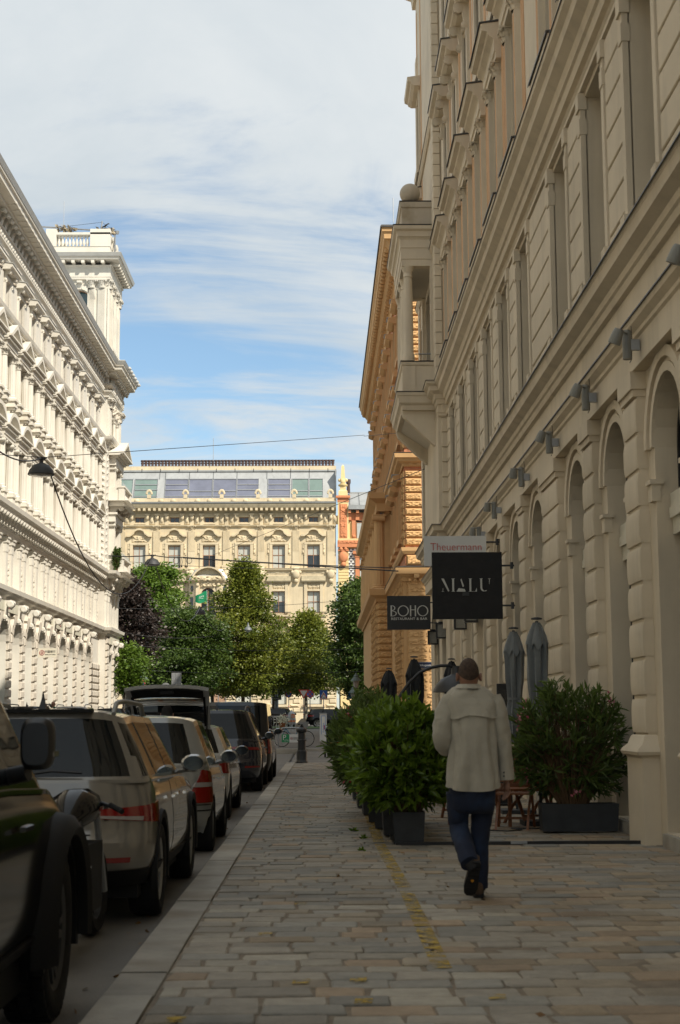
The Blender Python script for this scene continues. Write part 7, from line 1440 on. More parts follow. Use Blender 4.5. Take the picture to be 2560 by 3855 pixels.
T=thing('ramp_wall','low sloping concrete parapet by the boulevard trees','wall',(0,0,0)); a=pos(1110,2740,100.); b=pos(1140,2705,100.); MB().add([(a.x,100,.5),(b.x+.2,100,.5),(b.x+.2,100,b.z),(b.x-.1,100,b.z),(a.x,100,a.z+.15)],[(0,1,2,3,4)]).add([(a.x,100,a.z+.15),(b.x-.1,100,b.z),(b.x-.1,101,b.z),(a.x,101,a.z+.15)],[(0,1,2,3)]).box(b.x-.1,b.x+.2,100.01,101,.5,b.z).obj('parapet','kerb',T)
# traffic signs
def post_sign(label,px,Y,items,ztop,post='galv'):
    x=pos(px,2600,Y).x; zg=gz(x,Y)-.05; T=thing('traffic_sign',label,'traffic sign',(x,Y,zg),0,'traffic signs on the boulevard'); MB().tube([(0,.03,0),(0,.03,ztop-zg)],.035,8).obj('post','galv',T)
    for k in range(4): MB().lathe([(.04,0),(.04,.12)],8).obj('red_band','signred',T,(0,.03,.5+.35*k))
    for kind_,py,dx in items:
        z=pos(px,py,Y).z-zg
        if kind_=='no_stop':
            d=lambda r,y0,m,n:(lambda b:b.obj(n,m,T,(dx,0,z)))(MB().exz([(r*cos(2*PI*i/24),r*sin(2*PI*i/24)) for i in range(24)],y0,y0+.02))
            d(.30,-.04,'signred','disc_rim'); d(.235,-.046,'signblue','disc')
            for s in(-1,1): b=MB().box(-.24,.24,-.003,0,-.03,.03).obj('cross_bar','signred',T,(dx,-.048,z)); b.rotation_euler=(0,s*PI/4,0)
        elif kind_=='yield':
            r=.5; tri=lambda r:[(r*cos(-PI/2+2*PI*i/3),r*sin(-PI/2+2*PI*i/3)) for i in range(3)]
            MB().exz(tri(r),-.04,-.02).obj('triangle_rim','signred',T,(dx,0,z)); MB().exz(tri(r*.68),-.046,-.04).obj('triangle','signwhite',T,(dx,0,z))
        elif kind_=='blue':
            MB().box(-.32,.32,-.04,-.02,-.32,.32).obj('panel','signblue',T,(dx,0,z)); MB().exz([(-.22,-.2),(.22,-.2),(0,.24)],-.046,-.04).obj('triangle','signwhite',T,(dx,0,z))
        elif kind_=='bump':
            tri=lambda r:[(r*cos(PI/2+2*PI*i/3),r*sin(PI/2+2*PI*i/3)) for i in range(3)]
            MB().exz(tri(.38),-.06,-.05).obj('triangle_rim','signred',T,(dx,0,z)); MB().exz(tri(.26),-.066,-.06).obj('triangle','signwhite',T,(dx,0,z)); MB().exz([(-.13,-.09),(.13,-.09),(.1,-.05),(.05,-.02),(0,-.06),(-.05,-.02),(-.1,-.05)],-.07,-.066).obj('symbol','letterdark',T,(dx,0,z))
        elif kind_=='plate': MB().box(-.32,.32,-.04,-.02,-.1,.1).obj('supplementary_plate','signwhite',T,(dx,0,z)); txt(T,'AUSGENOMMEN',.08,'letterdark',(dx,-.043,z),ext=.001)
        elif kind_=='back': MB().box(-.34,.34,-.04,-.02,-.5,.5).obj('panel_back','galv',T,(dx,0,z)); MB().box(-.05,.05,-.06,-.04,-.5,.5).box(-.34,.34,-.05,-.04,-.02,.02).obj('stiffener','galv',T,(dx,0,z))
        elif kind_=='discback': MB().exz([(.33*cos(2*PI*i/20),.33*sin(2*PI*i/20)) for i in range(20)],-.04,-.02).obj('disc_back','galv',T,(dx,0,z))
post_sign('give-way triangle over a no-stopping disc, left of the pale trunk',1087,134,(('yield',2583,0),('no_stop',2614,0)),zt(2570,134)); post_sign('give-way triangle alone on its post, middle of the three red triangles',1143,121,(('yield',2608,0),),zt(2598,121)); post_sign('no-stopping disc right beside the middle triangle',1167,119.5,(('no_stop',2613,0),),zt(2595,119.5)); post_sign('blue square sign with a bump warning triangle',1218,124,(('blue',2613,0),('bump',2625,.02)),zt(2600,124)); post_sign('no-stopping disc with a white plate beside the lantern at the left corner',530,101,(('no_stop',2575,0),('plate',2593,0)),zt(2565,101)); post_sign('grey back of a rectangular sign above the raised tailgate',664,104,(('back',2560,0),),zt(2540,104)); post_sign('round grey back of a sign behind the raised tailgate',624,106,(('discback',2588,0),),zt(2575,106))
# lamp mast and lanterns
Ym=132.; x=pos(1041,2600,Ym).x; T=thing('lamp_mast','tall grey lamp mast with a street name plate on the boulevard','lamp post',(x,Ym,gz(x,Ym)-.05)); zm=zt(2320,Ym); MB().lathe([(.17,0),(.17,2.2),(.14,2.25),(.13,6.5),(.085,6.6),(.07,zm-.9)],12).obj('mast','grey_paint',T,smooth=40); MB().tube([(0,0,zm-2.6),(-.35,0,zm-2.4),(-.68,0,zm-2.5)],.03,6).obj('arm','grey_paint',T); MB().lathe([(.05,.45),(.08,.3),(.1,.25),(.28,.05),(.42,-.15),(.42,-.22),(.3,-.2)],16).obj('lamp_shade','grey_paint',T,(-.68,0,zm-2.9),smooth=40); MB().sphere((0,0,0),.26,10,6).obj('lamp_globe','glass_light',T,(-.68,0,zm-3.1)); zs=zt(2628,Ym)-gz(x,Ym); MB().box(-.42,.42,-.22,-.19,-.13,.13).obj('name_plate','navy',T,(.02,0,zs)); txt(T,'1. Schottenring',.115,'signwhite',(.02,-.224,zs),ext=.001); MB().box(-.05,.25,-.3,-.15,.3,.5).obj('floodlight','dark_grey',T,(.05,0,zs+.1))
def lamp_old(label,px,py,Y):
    p=pos(px,py,Y); zg=gz(p.x,Y)-.05; T=thing('street_lantern',label,'street lantern',(p.x,Y,zg),0,'old street lanterns'); h=p.z-zg; MB().lathe([(.09,0),(.09,.5),(.05,.7),(.04,h-.9)],10).obj('post','grey_paint',T); MB().loft([[(r*cos(2*PI*i/6),r*sin(2*PI*i/6),z) for i in range(6)] for r,z in((.14,h-.9),(.22,h-.45))]).obj('glass','lamp_clear',T); MB().lathe([(.36,0),(.33,.06),(.2,.22),(.16,.26),(.16,.34),(.08,.42),(.05,.5),(0,.55)],12).obj('hood',mat('verdigris',(.10,.13,.12),.6),T,(0,0,h-.47)); return T
lamp_old('green old street lantern above the no-stopping disc at the left corner',539,2532,104); lamp_old('old street lantern beside the ochre building on the right',1340,2537,98); lamp_old('smaller old street lantern left behind the right one',1330,2585,112)
T=thing('shop_sign_blue','blue shop sign behind the hedge at the right','sign',(pos(1352,2618,118).x,118,zt(2618,118))); MB().box(-.9,.9,-.05,.05,-.3,.3).obj('panel','skyblue_sign',T); txt(T,'YONGOL',.36,'signwhite',(.0,-.055,0),ext=.002); MB().tube([(0,.02,-.3),(0,.02,-T.location.z+.8)],.04,6).obj('post','galv',T)
T=thing('billboard','poster panels beside the palace doorway under the trees','billboard',(pos(822,2640,150).x,150,gz(0,150))); MB().box(-.8,.8,-.1,.1,.3,4.4).obj('frame','galv',T); MB().box(-.7,-.05,-.12,-.1,.4,4.3).obj('poster',mat('poster_skin',(.32,.20,.13),.5,.4,.9),T); MB().box(.05,.7,-.12,-.1,.4,4.3).obj('poster',MATS['poster_skin'],T)
# flag on the oriel
mat('flag_green',(.0,.19,.075),.8,.1,4); p=pos(779,2225,157.2); T=thing('green_flag','green flag with white script and sword flying from the palace oriel','flag',tuple(p)); z2=pos(779,2272,157.2).z-p.z
MB().tube([(0,0,.1),(0,.9,z2-1.6)],.03,6).obj('pole','signwhite',T); n=16; V=[]
for j in range(9):
    for i in range(n+1): t=i/n; s=j/8; V.append((-t*1.22,-.02+.12*sin(t*7)*t,lerp(-.02,-1.2,s)*(1-.42*t*t*(1)) -.55*t**1.5+.05*sin(t*8)))
MB().add(V,[(j*(n+1)+i,j*(n+1)+i+1,(j+1)*(n+1)+i+1,(j+1)*(n+1)+i) for j in range(8) for i in range(n)]).obj('cloth','flag_green',T,smooth=60)
g=MB()
for k in range(9): x=-.35-.06*k; g.box(x,x+.035,-.14,-.13,-.62-.02*k+.05*(k%3),-.5-.02*k+.05*(k%2))
g.box(-.85,-.35,-.14,-.13,-.80,-.77); g.obj('script','signwhite',T)
# tower boom, aerial and crow
Yt=93.; T=thing('rooftop_boom','scaffold boom with ragged wrapping and stays on the tower roof','boom',tuple(pos(385,833,Yt))); o=T.location
loc=lambda px,py,Y=Yt:tuple(pos(px,py,Y)-o)
MB().tube([loc(375,900),loc(385,833)],.045,6).obj('mast','galv',T); MB().tube([loc(150,853),loc(436,872)],.05,6).obj('boom','steel',T); MB().tube([loc(432,980),loc(433,880)],.05,6).obj('post','galv',T); MB().tube([loc(200,858),loc(383,837)],.012,4).tube([loc(296,902),loc(376,880)],.012,4).tube([loc(386,838),loc(425,866)],.012,4).tube([loc(422,960),loc(432,890)],.02,4).obj('stays','dark_grey',T); MB().tube([loc(390,861),loc(434,864)],.05,6).obj('spar','galv',T)
r_=np.random.RandomState(9); q=np.array([loc(px,855+(px-160)*.06) for px in list(range(215,285,4))+list(range(375,430,3))]); P=np.repeat(q,5,0); ob('wrapping',leafmesh('wrapping',P+r_.randn(len(P),3)*.03,r_.normal(size=P.shape)+np.array([0,0,-.6]),.3,.5,r_,mat_=mat('rag',(.30,.25,.17),.95,.3,4)),None,T); MB().lathe([(0,0),(.12,.02),(.16,.2),(0,.26)],10).obj('floodlight','galv',T,loc(440,882))
T=thing('crow','black crow perched on the rooftop boom','bird',tuple(pos(397,858,92.9))); m=MB(); rg=[]
for x,z,w in((-.2,.05,.01),(-.12,.08,.05),(-.02,.14,.085),(.08,.2,.075),(.14,.26,.05),(.19,.28,.045),(.23,.27,.02),(.29,.255,.004)): rg.append([(x+.35*w*sin(a),w*cos(a),z+w*sin(a)) for a in [2*PI*i/10 for i in range(10)]])
m.loft(rg).obj('body','black',T,smooth=60)
for s in(-1,1): MB().tube([(0,s*.03,.08),(.01,s*.03,-.02)],.008,5).obj('leg','black',T); MB().loft([[(.08,s*.07,.2),(.06,s*.085,.16),(.02,s*.085,.12)],[(-.22,s*.04,.07),(-.22,s*.045,.05),(-.2,s*.04,.03)]]).obj('wing','black',T)
for nm,lab,px,py0,py1,Y in (('lightning_rod','thin lightning rod on the tower parapet',238,757,938,93.),('lightning_rod','thin lightning rod on the ochre roof',1481,745,838,64.),('roof_aerial','thin aerial above the sandstone palace roof',803,1650,1735,162.),):
    a,b=pos(px,py0,Y),pos(px,py1,Y); tag(MB().tube([(0,0,0),(0,0,a.z-b.z)],.018 if Y<100 else .03,5).obj(nm,'galv',None,tuple(b)),lab,'lightning rod' if nm!='roof_aerial' else 'aerial')
# hanging street lamps and wires
HL=[(155,1772,38.,98),(573,2118,64.,58),(754,2305,90.6,41),(861,2360,124.,30)]
HP=[]
for i,(px,py,Y,w) in enumerate(HL):
    p=pos(px,py,Y); HP.append(p); T=thing('hanging_lamp','dark dome street lamp hung on cables, '+['nearest and largest, at the left','second, over the ash tree','third, before the palace oriel','farthest and smallest, before the tall linden'][i],'street lamp',tuple(p),0,'cable-hung dome lamps'); MB().lathe([(.03,.24),(.05,.22),(.07,.19),(.2,.14),(.30,.02),(.345,-.10),(.33,-.115),(.31,-.10)],28).obj('dome','dark_grey',T,smooth=50); MB().lathe([(0,-.09),(.31,-.10),(.25,-.14),(0,-.15)],24).obj('diffuser','lamp_clear',T); MB().tube([(-.12,0,.36),(0,0,.24),(.14,0,.34)],.018,6).lathe([(.05,.2),(.04,.34)],8).box(-.1,.1,-.03,.03,.30,.34).obj('hanger','black',T)
def wire(name,label,pts,r,m='black',sag=0.,group='overhead wires',n=14):
    P=[]
    for a,b in zip(pts,pts[1:]):
        for i in range(n): t=i/n; q=a.lerp(b,t); P.append((q.x,q.y,q.z-sag*4*t*(1-t)))
    P.append(tuple(pts[-1])); return tag(MB().tube(P,r,5).obj(name,m),label,'cable',group)
top=lambda p:p+Vector((0,0,.33))
wire('power_cable','thick black cable from the upper left edge to the nearest hanging lamp',[pos(-60,1650,33.),top(HP[0])],.02,sag=.25); wire('power_cable','thick black cable drooping from the first hanging lamp to the second',[top(HP[0])+Vector((.2,0,-.3)),top(HP[1])],.02,sag=2.4,n=24); wire('power_cable','black cable drooping from the second hanging lamp to the third',[top(HP[1])+Vector((.1,0,-.3)),top(HP[2])],.022,sag=1.6,n=20); wire('power_cable','black cable between the two farthest hanging lamps',[top(HP[2]),top(HP[3])],.03,sag=1.0)
wire('span_wire','span wire crossing above the first hanging lamp to the ochre roof',[pos(-30,1710,38.),top(HP[0])+Vector((.1,0,.02)),pos(1372,1638,64.)],.010,'dark_grey'); wire('span_wire','span wire over the second lamp from the palace to the beige wall',[pos(410,2092,60.),top(HP[1]),pos(690,2098,66.),pos(1480,2138,64.)],.022,sag=.05); wire('span_wire','lower dark span wire right of the second hanging lamp',[pos(690,2100,66.),pos(1500,2150,62.)],.028,sag=-.0); wire('span_wire','thin wire from the beige wall hook down to the left',[pos(1705,1722,43.5),pos(800,2090,100.)],.012,'dark_grey'); wire('span_wire','thin wire from the loggia corner to the sky left',[pos(1770,1605,43.2),pos(1370,1642,64.)],.010,'dark_grey')
for i,(y0,y1,lab) in enumerate(((2290,2250,'tram wire at oriel height, rising slightly over the middle trees'),(2425,2440,'tram wire crossing the crowns of the lindens at mid height'),(2515,2525,'lowest tram wire, across the dark foliage above the signs'),(2375,2395,'short tram wire in front of the copper tree and the ash'),(2110,2135,'highest thin tram wire, across the upper palace windows'))): wire('tram_wire',lab,[pos(430 if i!=3 else 445,y0,105.),pos(1400 if i!=3 else 800,y1,105.)],.014,'dark_grey',sag=.3,group='tram wires')
T=thing('tram_lamp','grey bell-shaped lamp hung over the boulevard','street lamp',tuple(pos(934,2365,112.))); MB().lathe([(.05,.42),(.06,.25),(.09,.2),(.1,.12),(.24,.0),(.28,-.1),(.29,-.14),(.24,-.14)],18).obj('shade','grey_paint',T,smooth=40); MB().sphere((0,0,-.14),.2,12,8).obj('globe','glass_light',T,smooth=60)
# tangle of connectors on the second span wire
T=thing('cable_coil','coiled cable ends with plugs hanging on the second span wire','cable coil',tuple(pos(665,2100,65.)))
for x,r0 in((-.02,.13),(.55,.12)): MB().tube([(x+r0*cos(a),0,-.13+r0*sin(a)) for a in [2*PI*i/16 for i in range(17)]],.012,5).obj('coil','black',T)
for x in(.12,.22,.38,.46): MB().tube([(x,0,0),(x+.03,.0,-.2),(x,.0,-.34)],.012,5).lathe([(.03,-.42),(.035,-.34),(0,-.33)],6,c=(x,0,0)).obj('plug','black',T)
# ---------------------------------------------------------------- people
mat('skin',(.27,.14,.09),.55,.1,14,bump=.05); mat('hair_short',(.055,.032,.020),.85,.45,45,bump=.6,bscale=220); mat('hair_dark',(.008,.006,.005),.8,.3,40,bump=.5,bscale=120); mat('jacket',(.35,.32,.255),.9,.06,5,bump=1.0,bscale=8,sheen=.2); mat('denim',(.007,.013,.033),.9,.16,16,bump=.3,bscale=120,hue2=(.015,.034,.078),h2scale=5); mat('shoe_brown',(.075,.045,.025),.75,.2,15,bump=.3); mat('sole',(.010,.010,.010),.8,.2,20,bump=.4,bscale=60); mat('navy_coat',(.012,.014,.024),.9,.1,6); mat('scarf',(.01,.12,.06),.9,.15,20); mat('shirt_dark',(.02,.02,.022),.9,.1,6); mat('eye',(.05,.04,.03),.2)
def skinbody(par,nodes,edges,m='skin',root=0,sub=2):
    me=bpy.data.meshes.new('body'); me.from_pydata([p for p,_ in nodes],edges,[]); o=ob('body',me,m,par); sk=o.modifiers.new('skin','SKIN'); sk.use_smooth_shade=True; sk.branch_smoothing=.6
    for i,(p,r) in enumerate(nodes):
        d=me.skin_vertices[0].data[i]; d.radius=r if hasattr(r,'__len__') else (r,r); d.use_root=(i==root)
    s=o.modifiers.new('sub','SUBSURF'); s.levels=sub; s.render_levels=sub; return o
def limb(name,pts,rs,m,par,n=16,fold=0.,seed=0,ys=1.,open_=True,cap=True):
    """clothing tube through joints with wrinkles; interpolated smoothly"""
    r=random.Random(seed); P=[Vector(p) for p in pts]; K=[]; RR=[]; S=6
    for i in range(len(P)-1):
        p0=P[max(i-1,0)];p1=P[i];p2=P[i+1];p3=P[min(i+2,len(P)-1)]
        for s in range(S):
            t=s/S; K.append(.5*((2*p1)+(p2-p0)*t+(2*p0-5*p1+4*p2-p3)*t*t+(3*p1-p0-3*p2+p3)*t**3)); RR.append(lerp(rs[i],rs[i+1],t))
    K.append(P[-1]); RR.append(rs[-1]); rings=[]; up=Vector((0,1,0)); ph=[r.uniform(0,6) for _ in range(6)]
    for i,p in enumerate(K):
        d=(K[min(i+1,len(K)-1)]-K[max(i-1,0)]).normalized(); a=d.cross(up); a=a.normalized() if a.length>.1 else Vector((1,0,0)); b=a.cross(d).normalized(); t=i/len(K)
        rings.append([tuple(p+(a*cos(q)+b*sin(q)*ys)*RR[i]*(1+fold*(sin(3*q+ph[0]+t*14)*.5+sin(5*q+ph[1]-t*22)*.35+.6*sin(t*46+ph[2]+2*sin(q+ph[3]))*.5))) for q in [2*PI*j/n for j in range(n)]])
    return MB().loft(rings,cap=cap).obj(name,m,par,smooth=70)
def headmesh(c,s=1.,tilt=0.,yaw=0.):
    """head facing +y, centre of cranium at c: skull, jaw, nose, brow"""
    m=MB(); n=24; K=18; rings=[]
    for j in range(K+1):
        t=j/K; z=-.125+.245*t
        w=.076*math.sqrt(max(0,1-((z-.02)/.118)**2)) if z>-.02 else lerp(.052,.0735,max(0,(z+.125)/.105))
        f=.098*math.sqrt(max(0,1-((z-.015)/.118)**2)) if z>.0 else lerp(.085,.096,(z+.125)/.125)
        bk=.098*math.sqrt(max(0,1-((z-.025)/.115)**2)) if z>-.05 else lerp(.045,.075,(z+.125)/.075)
        rg=[]
        for i in range(n):
            a=2*PI*i/n; x=w*cos(a); y=(f if sin(a)>0 else bk)*sin(a)
            if abs(cos(a))<.2 and sin(a)>0: y+=(.026*max(0,1-abs(z+.035)/.035) if z<0 else 0)+(.005 if abs(z-.012)<.015 else 0)-(.004 if abs(z+.075)<.006 else 0)
            rg.append((x,y,z))
        rings.append(rg)
    m.loft(rings); M=Matrix.Translation(c)@Matrix.Rotation(yaw,4,'Z')@Matrix.Rotation(tilt,4,'X')@Matrix.Scale(s,4); return m.xf(M),M
def ear(M,s,par):
    m=MB(); rg=[]
    for k,(o,sc) in enumerate(((0,.6),(.012,1),(.018,.9),(.012,.55))): rg.append([(s*(.074+o*1.25),-.008+.019*sc*cos(a)-.008*k*.4,-.008+.033*sc*sin(a)) for a in [2*PI*i/12 for i in range(12)]])
    return m.loft(rg).xf(M).obj('ear','skin',par,smooth=60)
def hand(par,wrist,down,side,curl=.5,s=1.,name='hand'):
    """palm and five jointed fingers; down = direction of fingers, side = towards the thumb"""
    d=Vector(down).normalized(); t=Vector(side); t=(t-d*t.dot(d)).normalized(); nrm=d.cross(t); w=Vector(wrist); N=[(tuple(w-d*.05*s),.024*s),(tuple(w),.022*s),(tuple(w+d*.045*s),(.034*s,.016*s))]; E=[(0,1),(1,2)]
    for k,(off,ln) in enumerate(((.030,.075),(.011,.085),(-.009,.08),(-.028,.062))):
        b=w+d*.078*s+t*off*s; N.append((tuple(b),.0105*s)); E.append((2,len(N)-1)); c=curl*(1+.12*k); p=b; dd=d
        for q in range(3): dd=(dd*cos(c*.55)-nrm*sin(c*.55)).normalized(); p=p+dd*ln*s*(.42,.33,.25)[q]; N.append((tuple(p),.0088*s-.001*q*s)); E.append((len(N)-2,len(N)-1))
    b=w+d*.02*s+t*.028*s; N.append((tuple(b),.013*s)); E.append((1,len(N)-1)); p=b; dd=(d*.75+t*.6-nrm*.25).normalized()
    for q in range(2): p=p+dd*.034*s; N.append((tuple(p),(.011-.0015*q)*s)); E.append((len(N)-2,len(N)-1)); dd=(dd*.9-t*.25+d*.2).normalized()
    return N,E
# the man walking away
MY=11.9; MAN=thing('person','man in a pale jacket and blue jeans walking away along the pavement','person',(1.2,MY,0))
def mp(px,py,dy=0.): p=atY(px,py,MY+dy); return (p.x-1.2,dy,p.z)
def mx(px): return atY(px,2800,MY).x-1.2
def mz(py): return atY(1780,py,MY).z
hc=Vector((mx(1770),.03,mz(2545)))
hm,HM=headmesh(hc,1.06,-.05,.0)
hn,he=hand(MAN,mp(1908,2940,.02),(.05,.10,-1),(-.5,.85,0),.55,1.0)
# one continuous figure under the clothes, pelvis first; the right hand's fingers belong to it
B=[((mx(1775),.02,1.0),.12),((mx(1775),.02,1.2),.12),((mx(1775),.02,1.45),.13),((mx(1768),.015,mz(2600)),.075),((mx(1768),.02,mz(2572)),.058),((hc.x,hc.y,hc.z-.06),.056),((hc.x,hc.y-.005,hc.z),.07),
   (mp(1700,2650,.02),.06),(mp(1668,2790,.0),.045),(mp(1690,2815,.22),.032),(mp(1850,2650,.02),.06),(mp(1897,2785,.0),.045),
   (mp(1728,2990,.02),.09),(mp(1728,3100,.06),.06),(mp(1768,3240,-.26),.045),(mp(1818,2990,.03),.09),(mp(1810,3100,.06),.06),(mp(1800,3330,.05),.045)]
E_=[(0,1),(1,2),(2,3),(3,4),(4,5),(5,6),(2,7),(7,8),(8,9),(2,10),(10,11),(0,12),(12,13),(13,14),(0,15),(15,16),(16,17)]
k=len(B); B+=hn; E_+=[(11,k)]+[(a+k,b+k) for a,b in he]
skinbody(MAN,B,E_)
hm.obj('head','skin',MAN,smooth=70)
# short cropped hair: shell over crown and back of the head
h2=MB(); n=28; rings=[]
for j in range(13):
    t=j/12; th=t*PI*.62; rg=[]
    for i in range(n):
        a=2*PI*i/n; back=(.5-.5*sin(a))**1.6; lim=lerp(.40,.655,back)*PI; q=th/(PI*.62)*lim; z=.018+.120*cos(q); rr=sin(q); rg.append((.0785*rr*cos(a),(.100 if sin(a)>0 else .1015)*rr*sin(a)-.003,z))
    rings.append(rg)
h2.loft(rings,cap=False).xf(HM).obj('hair','hair_short',MAN,smooth=70)
for s in(-1,1): ear(HM,s,MAN); MB().sphere((s*.031,.088,.004),.012,8,6).xf(HM).obj('eye','eye',MAN)
# jacket: body, yoke flap, collar, sleeves
lev=[(2580,1730,1804,.066,.03),(2588,1712,1832,.085,.03),(2606,1692,1856,.10,.02),(2628,1676,1874,.115,.02),(2655,1676,1878,.13,.015),(2690,1692,1874,.138,.01),(2730,1697,1868,.14,.0),(2780,1698,1866,.142,-.005),(2830,1695,1866,.145,-.01),(2880,1688,1870,.150,-.015),(2925,1681,1875,.155,-.02),(2966,1677,1879,.158,-.02)]
n=72; ph=[rng.uniform(0,6) for _ in range(8)]
def jring(i,off=0.,a0=0,a1=2*PI,nn=n,zoff=0.):
    y,l,r_,d,cy=lev[i]; cx=(mx(l)+mx(r_))/2; hw=(mx(r_)-mx(l))/2; z=mz(y); rg=[]; t=i/(len(lev)-1)
    for k in range(nn+(0 if a1-a0>6.2 else 1)):
        a=a0+(a1-a0)*k/nn; e=2.5; ca,sa=cos(a),sin(a); X=math.copysign(abs(ca)**(2/e),ca)*hw; Y=math.copysign(abs(sa)**(2/e),sa)*d
        f=(.011*sin(7*a+ph[0]+2.2*t)+.007*sin(13*a+ph[1]-3*t)+.003*sin(19*a+ph[2]))*(max(0,t-.3)*1.5)+.008*sin(5*a+ph[3]+9*t)+.006*sin(9*a+ph[4]-11*t)
        g=1+f/max(.1,math.hypot(X,Y))*1.0; hem=(-.022*(1+cos(2*a+PI))*.5*0+ (-.035*abs(sa)**1.5+.012)*(1 if i==len(lev)-1 else .5 if i==len(lev)-2 else 0))
        rg.append((cx+X*g*(1+off/hw),cy+Y*g*(1+off/d),z+hem+zoff))
    return rg
MB().loft([jring(i) for i in range(len(lev))],cap=False).obj('jacket','jacket',MAN,smooth=75)
fr=[]; A0,A1=PI+.30,2*PI-.30
for i in range(3,6): fr.append(jring(i,.013 if i>3 else .004,A0,A1,40))
lo=[]; base=jring(5,.020,A0,A1,40)
for k,p in enumerate(base): u=k/40; lo.append((p[0],p[1],p[2]-.012-.016*abs(sin(u*PI*2.0+.4))-.01*sin(u*9)))
fr.append(lo); fr.append([(x,y+.014,z+.002) for x,y,z in lo]); MB().loft(fr,cap=False,closed=False).obj('yoke_flap','jacket',MAN,smooth=70)
col=[]; 
for (py,w,dd,o) in((2596,.118,.095,.0),(2584,.096,.082,.01),(2575,.084,.073,.006),(2579,.095,.084,.0),(2592,.122,.10,-.004)): col.append([(mx(1768)+w*cos(a),.018+o+dd*sin(a),mz(py)-.012*max(0,sin(a))) for a in [2*PI*q/32 for q in range(32)]])
MB().loft(col,cap=False).obj('collar','jacket',MAN,smooth=70)
limb('sleeve',[mp(1704,2628,.02),mp(1684,2680,.0),mp(1668,2735,-.02),mp(1666,2788,-.02),mp(1680,2815,.08),mp(1695,2812,.22)],[.082,.088,.082,.074,.066,.05],'jacket',MAN,20,.10,3); limb('sleeve',[mp(1848,2628,.02),mp(1870,2680,.0),mp(1884,2735,-.01),mp(1893,2790,.0),mp(1902,2860,.015),mp(1907,2930,.02)],[.082,.084,.074,.066,.06,.056],'jacket',MAN,20,.09,4)
limb('cuff',[mp(1904,2898,.018),mp(1907,2935,.02)],[.064,.063],'jacket',MAN,18); 
for q in(2908,2922): MB().sphere(mp(1897,q,-.045),.007,8,6).obj('button','dark_grey',MAN)
MB().box(-.03,.03,-.006,.006,-.022,.022).obj('sleeve_tab','jacket',MAN,mp(1653,2716,-.075),-.5); 
# jeans
MB().loft([[(mx(l)+ (mx(r_)-mx(l))*(.5+.5*cos(a)),.0+d*sin(a),mz(y)) for a in [2*PI*q/28 for q in range(28)]] for y,l,r_,d in((2900,1700,1858,.13),(2950,1688,1864,.145),(3000,1686,1862,.15),(3040,1690,1858,.135),(3062,1700,1850,.09))]).obj('jeans','denim',MAN,smooth=70)
limb('trouser_leg',[mp(1728,2985,.0),mp(1725,3050,.02),mp(1726,3105,.04),mp(1738,3150,-.04),mp(1752,3200,-.17),mp(1769,3252,-.30)],[.098,.088,.076,.078,.074,.070],'denim',MAN,22,.07,5); limb('trouser_leg',[mp(1820,2985,.02),mp(1816,3050,.05),mp(1810,3110,.06),mp(1806,3200,.05),mp(1806,3290,.05),mp(1806,3340,.06)],[.098,.088,.078,.070,.066,.066],'denim',MAN,22,.06,6)
def shoe(heel,toe,up,label=None,w=.05):
    """boot between heel and toe points of the sole; up = away from the ground side"""
    h,t=Vector(heel),Vector(toe); d=(t-h); L_=d.length; d.normalize(); u=Vector(up); u=(u-d*u.dot(d)).normalized(); s=d.cross(u); rg=[]; so=[]
    for f,ww,hh in((-.02,.026,.07),(.03,.036,.095),(.18,.039,.11),(.38,.038,.10),(.55,.046,.072),(.75,.050,.056),(.92,.040,.045),(1.0,.016,.03)):
        c=h+d*L_*f; rg.append([tuple(c+s*ww*math.copysign(abs(cos(a))**.7,cos(a))+u*(.018+hh*(.5+.5*math.copysign(abs(sin(a))**.8,sin(a))))) for a in [2*PI*q/16 for q in range(16)]]); so.append([tuple(c+s*(ww+.004)*sx+u*z) for sx,z in((-1,0),(1,0),(1,.026),(-1,.026))])
    MB().loft(rg).obj('shoe','shoe_brown',MAN,smooth=60); b=MB().loft(so).obj('sole','sole',MAN,smooth=40); tr=MB()
    for k in range(9):
        c=h+d*L_*(.06+.1*k); tr.loft([[tuple(c+d*x+s*y+u*z) for x,y in((-.008,-.034),(.008,-.034),(.008,.034),(-.008,.034))] for z in(-.006,.004)])
    tr.obj('tread','sole',MAN); return h,d,s,u,L_
h,d,s,u,L_=shoe(mp(1792,3250,-.34),mp(1766,3372,-.14),(0,1,.35)); c=h+d*L_*.52; MB().loft([[tuple(c+d*x*.016+s*y*.012+u*z) for x,y in((-1,0),(0,-1),(1,0),(0,1))] for z in(-.010,.0)]).obj('sole_logo',mat('logo_yellow',(.65,.28,.02),.5),MAN)
shoe((mx(1792),-.02,.012),(mx(1798),.27,.012),(0,0,1)); limb('ankle_cover',[mp(1806,3325,.06),(mx(1800),.03,.07)],[.05,.042],'shirt_dark',MAN,14); limb('ankle_cover',[mp(1768,3245,-.29),mp(1785,3268,-.30)],[.05,.042],'shirt_dark',MAN,14)
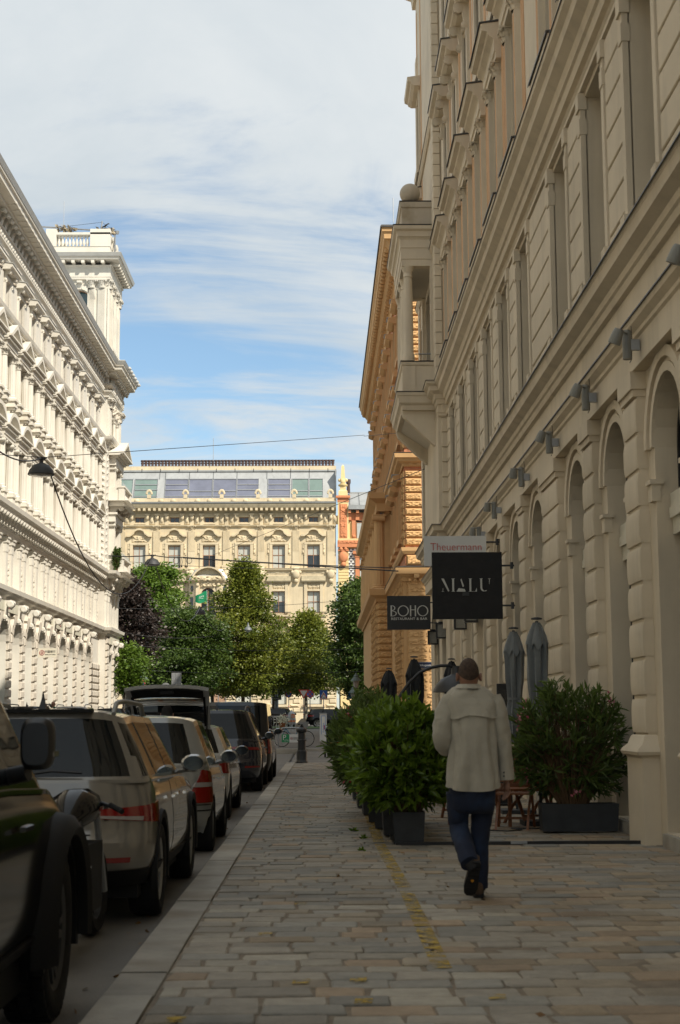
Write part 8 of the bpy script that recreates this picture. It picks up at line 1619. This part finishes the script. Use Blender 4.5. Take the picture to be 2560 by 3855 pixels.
# other people
def stander(label,X,Y,zg,coat,H=1.75,rz=0,hair=None,scarf=None,phone=False,lean=0.,trous='navy_coat'):
    T=thing('person',label,'person',(X,Y,zg),rz); s=H/1.75; hc=Vector((0,.03+lean*.75,1.62*s)); hm,HM=headmesh(hc,1.03,-.1-lean,0); hm.obj('head','skin',T,smooth=70)
    lw=(-.10,.16,1.60*s) if 0 else None
    N=[((0,0,.95*s),.12),((0,lean*.2,1.2*s),.12),((0,lean*.5,1.4*s),.12),((0,lean*.6,1.5*s),.055),((0,hc.y,1.58*s),.06),((-.2,lean*.5,1.38*s),.055),((.2,lean*.5,1.38*s),.055),((-.09,0,.9*s),.09),((-.1,.02,.5*s),.06),((-.1,0,.09*s),.05),((-.1,.14,.04),.04),((.09,0,.9*s),.09),((.1,.02,.5*s),.06),((.1,0,.09*s),.05),((.1,.14,.04),.04)]; Ed=[(0,1),(1,2),(2,3),(3,4),(2,5),(2,6),(0,7),(7,8),(8,9),(9,10),(0,11),(11,12),(12,13),(13,14)]
    le=(-.27,.06+lean*.4,1.12*s); lw_=(-.24,.2+lean,.95*s); re=(.30,.16,1.20*s) if phone else (.27,.06+lean*.4,1.12*s); rw=(.16,.16,1.52*s) if phone else (.24,.2+lean,.95*s)
    for e,w,b in((le,lw_,5),(re,rw,6)):
        k=len(N); N+=[(e,.045),(w,.034)]; Ed+=[(b,k),(k,k+1)]; dn=Vector(w)-Vector(e); hn,he=hand(T,tuple(Vector(w)+dn.normalized()*.03),tuple(dn),(-1 if b==6 else 1,.3,0),.5); q=len(N); N+=hn; Ed+=[(k+1,q)]+[(a+q,c_+q) for a,c_ in he]
    skinbody(T,N,Ed,sub=1)
    MB().loft([[(w*math.copysign(abs(cos(a))**.8,cos(a)),d*sin(a)+lean*lz,z*s) for a in [2*PI*q/28 for q in range(28)]] for z,w,d,lz in((.78,.19,.13,0),(.95,.20,.14,0),(1.15,.20,.14,.2),(1.32,.225,.14,.45),(1.42,.21,.12,.52),(1.47,.13,.09,.56),(1.50,.075,.075,.6))]).obj('coat',coat,T,smooth=70)
    for e,w,b in((le,lw_,-1),(re,rw,1)): limb('sleeve',[(b*.17,lean*.5,1.41*s),tuple((Vector((b*.22,lean*.5,1.36*s))+Vector(e))/2),e,w],[.075,.072,.062,.05],coat,T,14,.06,int(X*10)+b)
    for b in(-1,1): limb('trouser_leg',[(b*.09,0,.9*s),(b*.1,.02,.5*s),(b*.1,0,.08*s)],[.1,.075,.06],trous,T,14,.05,3); MB().loft([[(b*.1+sx*w_,y,z) for sx,z in((-1,.0),(1,.0),(1,.07),(-1,.07))] for y,w_ in((-.08,.035),(.05,.045),(.18,.03))]).obj('shoe','sole',T)
    for b in(-1,1): ear(HM,b,T); MB().sphere((b*.031,.088,.004),.012,8,6).xf(HM).obj('eye','eye',T)
    if hair:
        h2=MB().lathe([(.0,.142),(.05,.128),(.083,.08),(.096,.0),(.092,-.05),(.07,-.085)],20,a0=PI+.0-.5,a1=2*PI+.5); h2.join(MB().lathe([(.0,.142),(.05,.13),(.08,.085),(.092,.05)],20)); h2.v=[(x*.92,y*1.12,z) for x,y,z in h2.v]; h2.xf(HM).obj('hair',hair,T,smooth=70)
    if scarf: MB().lathe([(.085,1.44*s),(.10,1.47*s),(.095,1.51*s),(.075,1.53*s)],20).obj('scarf',scarf,T,smooth=60)
    if phone: MB().box(-.006,.006,-.035,.035,-.075,.075).obj('phone','black',T,(.115,.08,1.58*s))
    return T
p=atY(228,2640,66.); stander('bald man in a dark jacket holding a phone to his ear by the white palace',-11.75,66.,p.z-1.76,'navy_coat',1.75,PI-.5,None,'scarf',True)
p=atY(622,2665,22.2); stander('dark-haired person bending under the raised tailgate of the white car',p.x,22.35,-.128,'shirt_dark',1.72,0,'hair_dark',lean=.12)
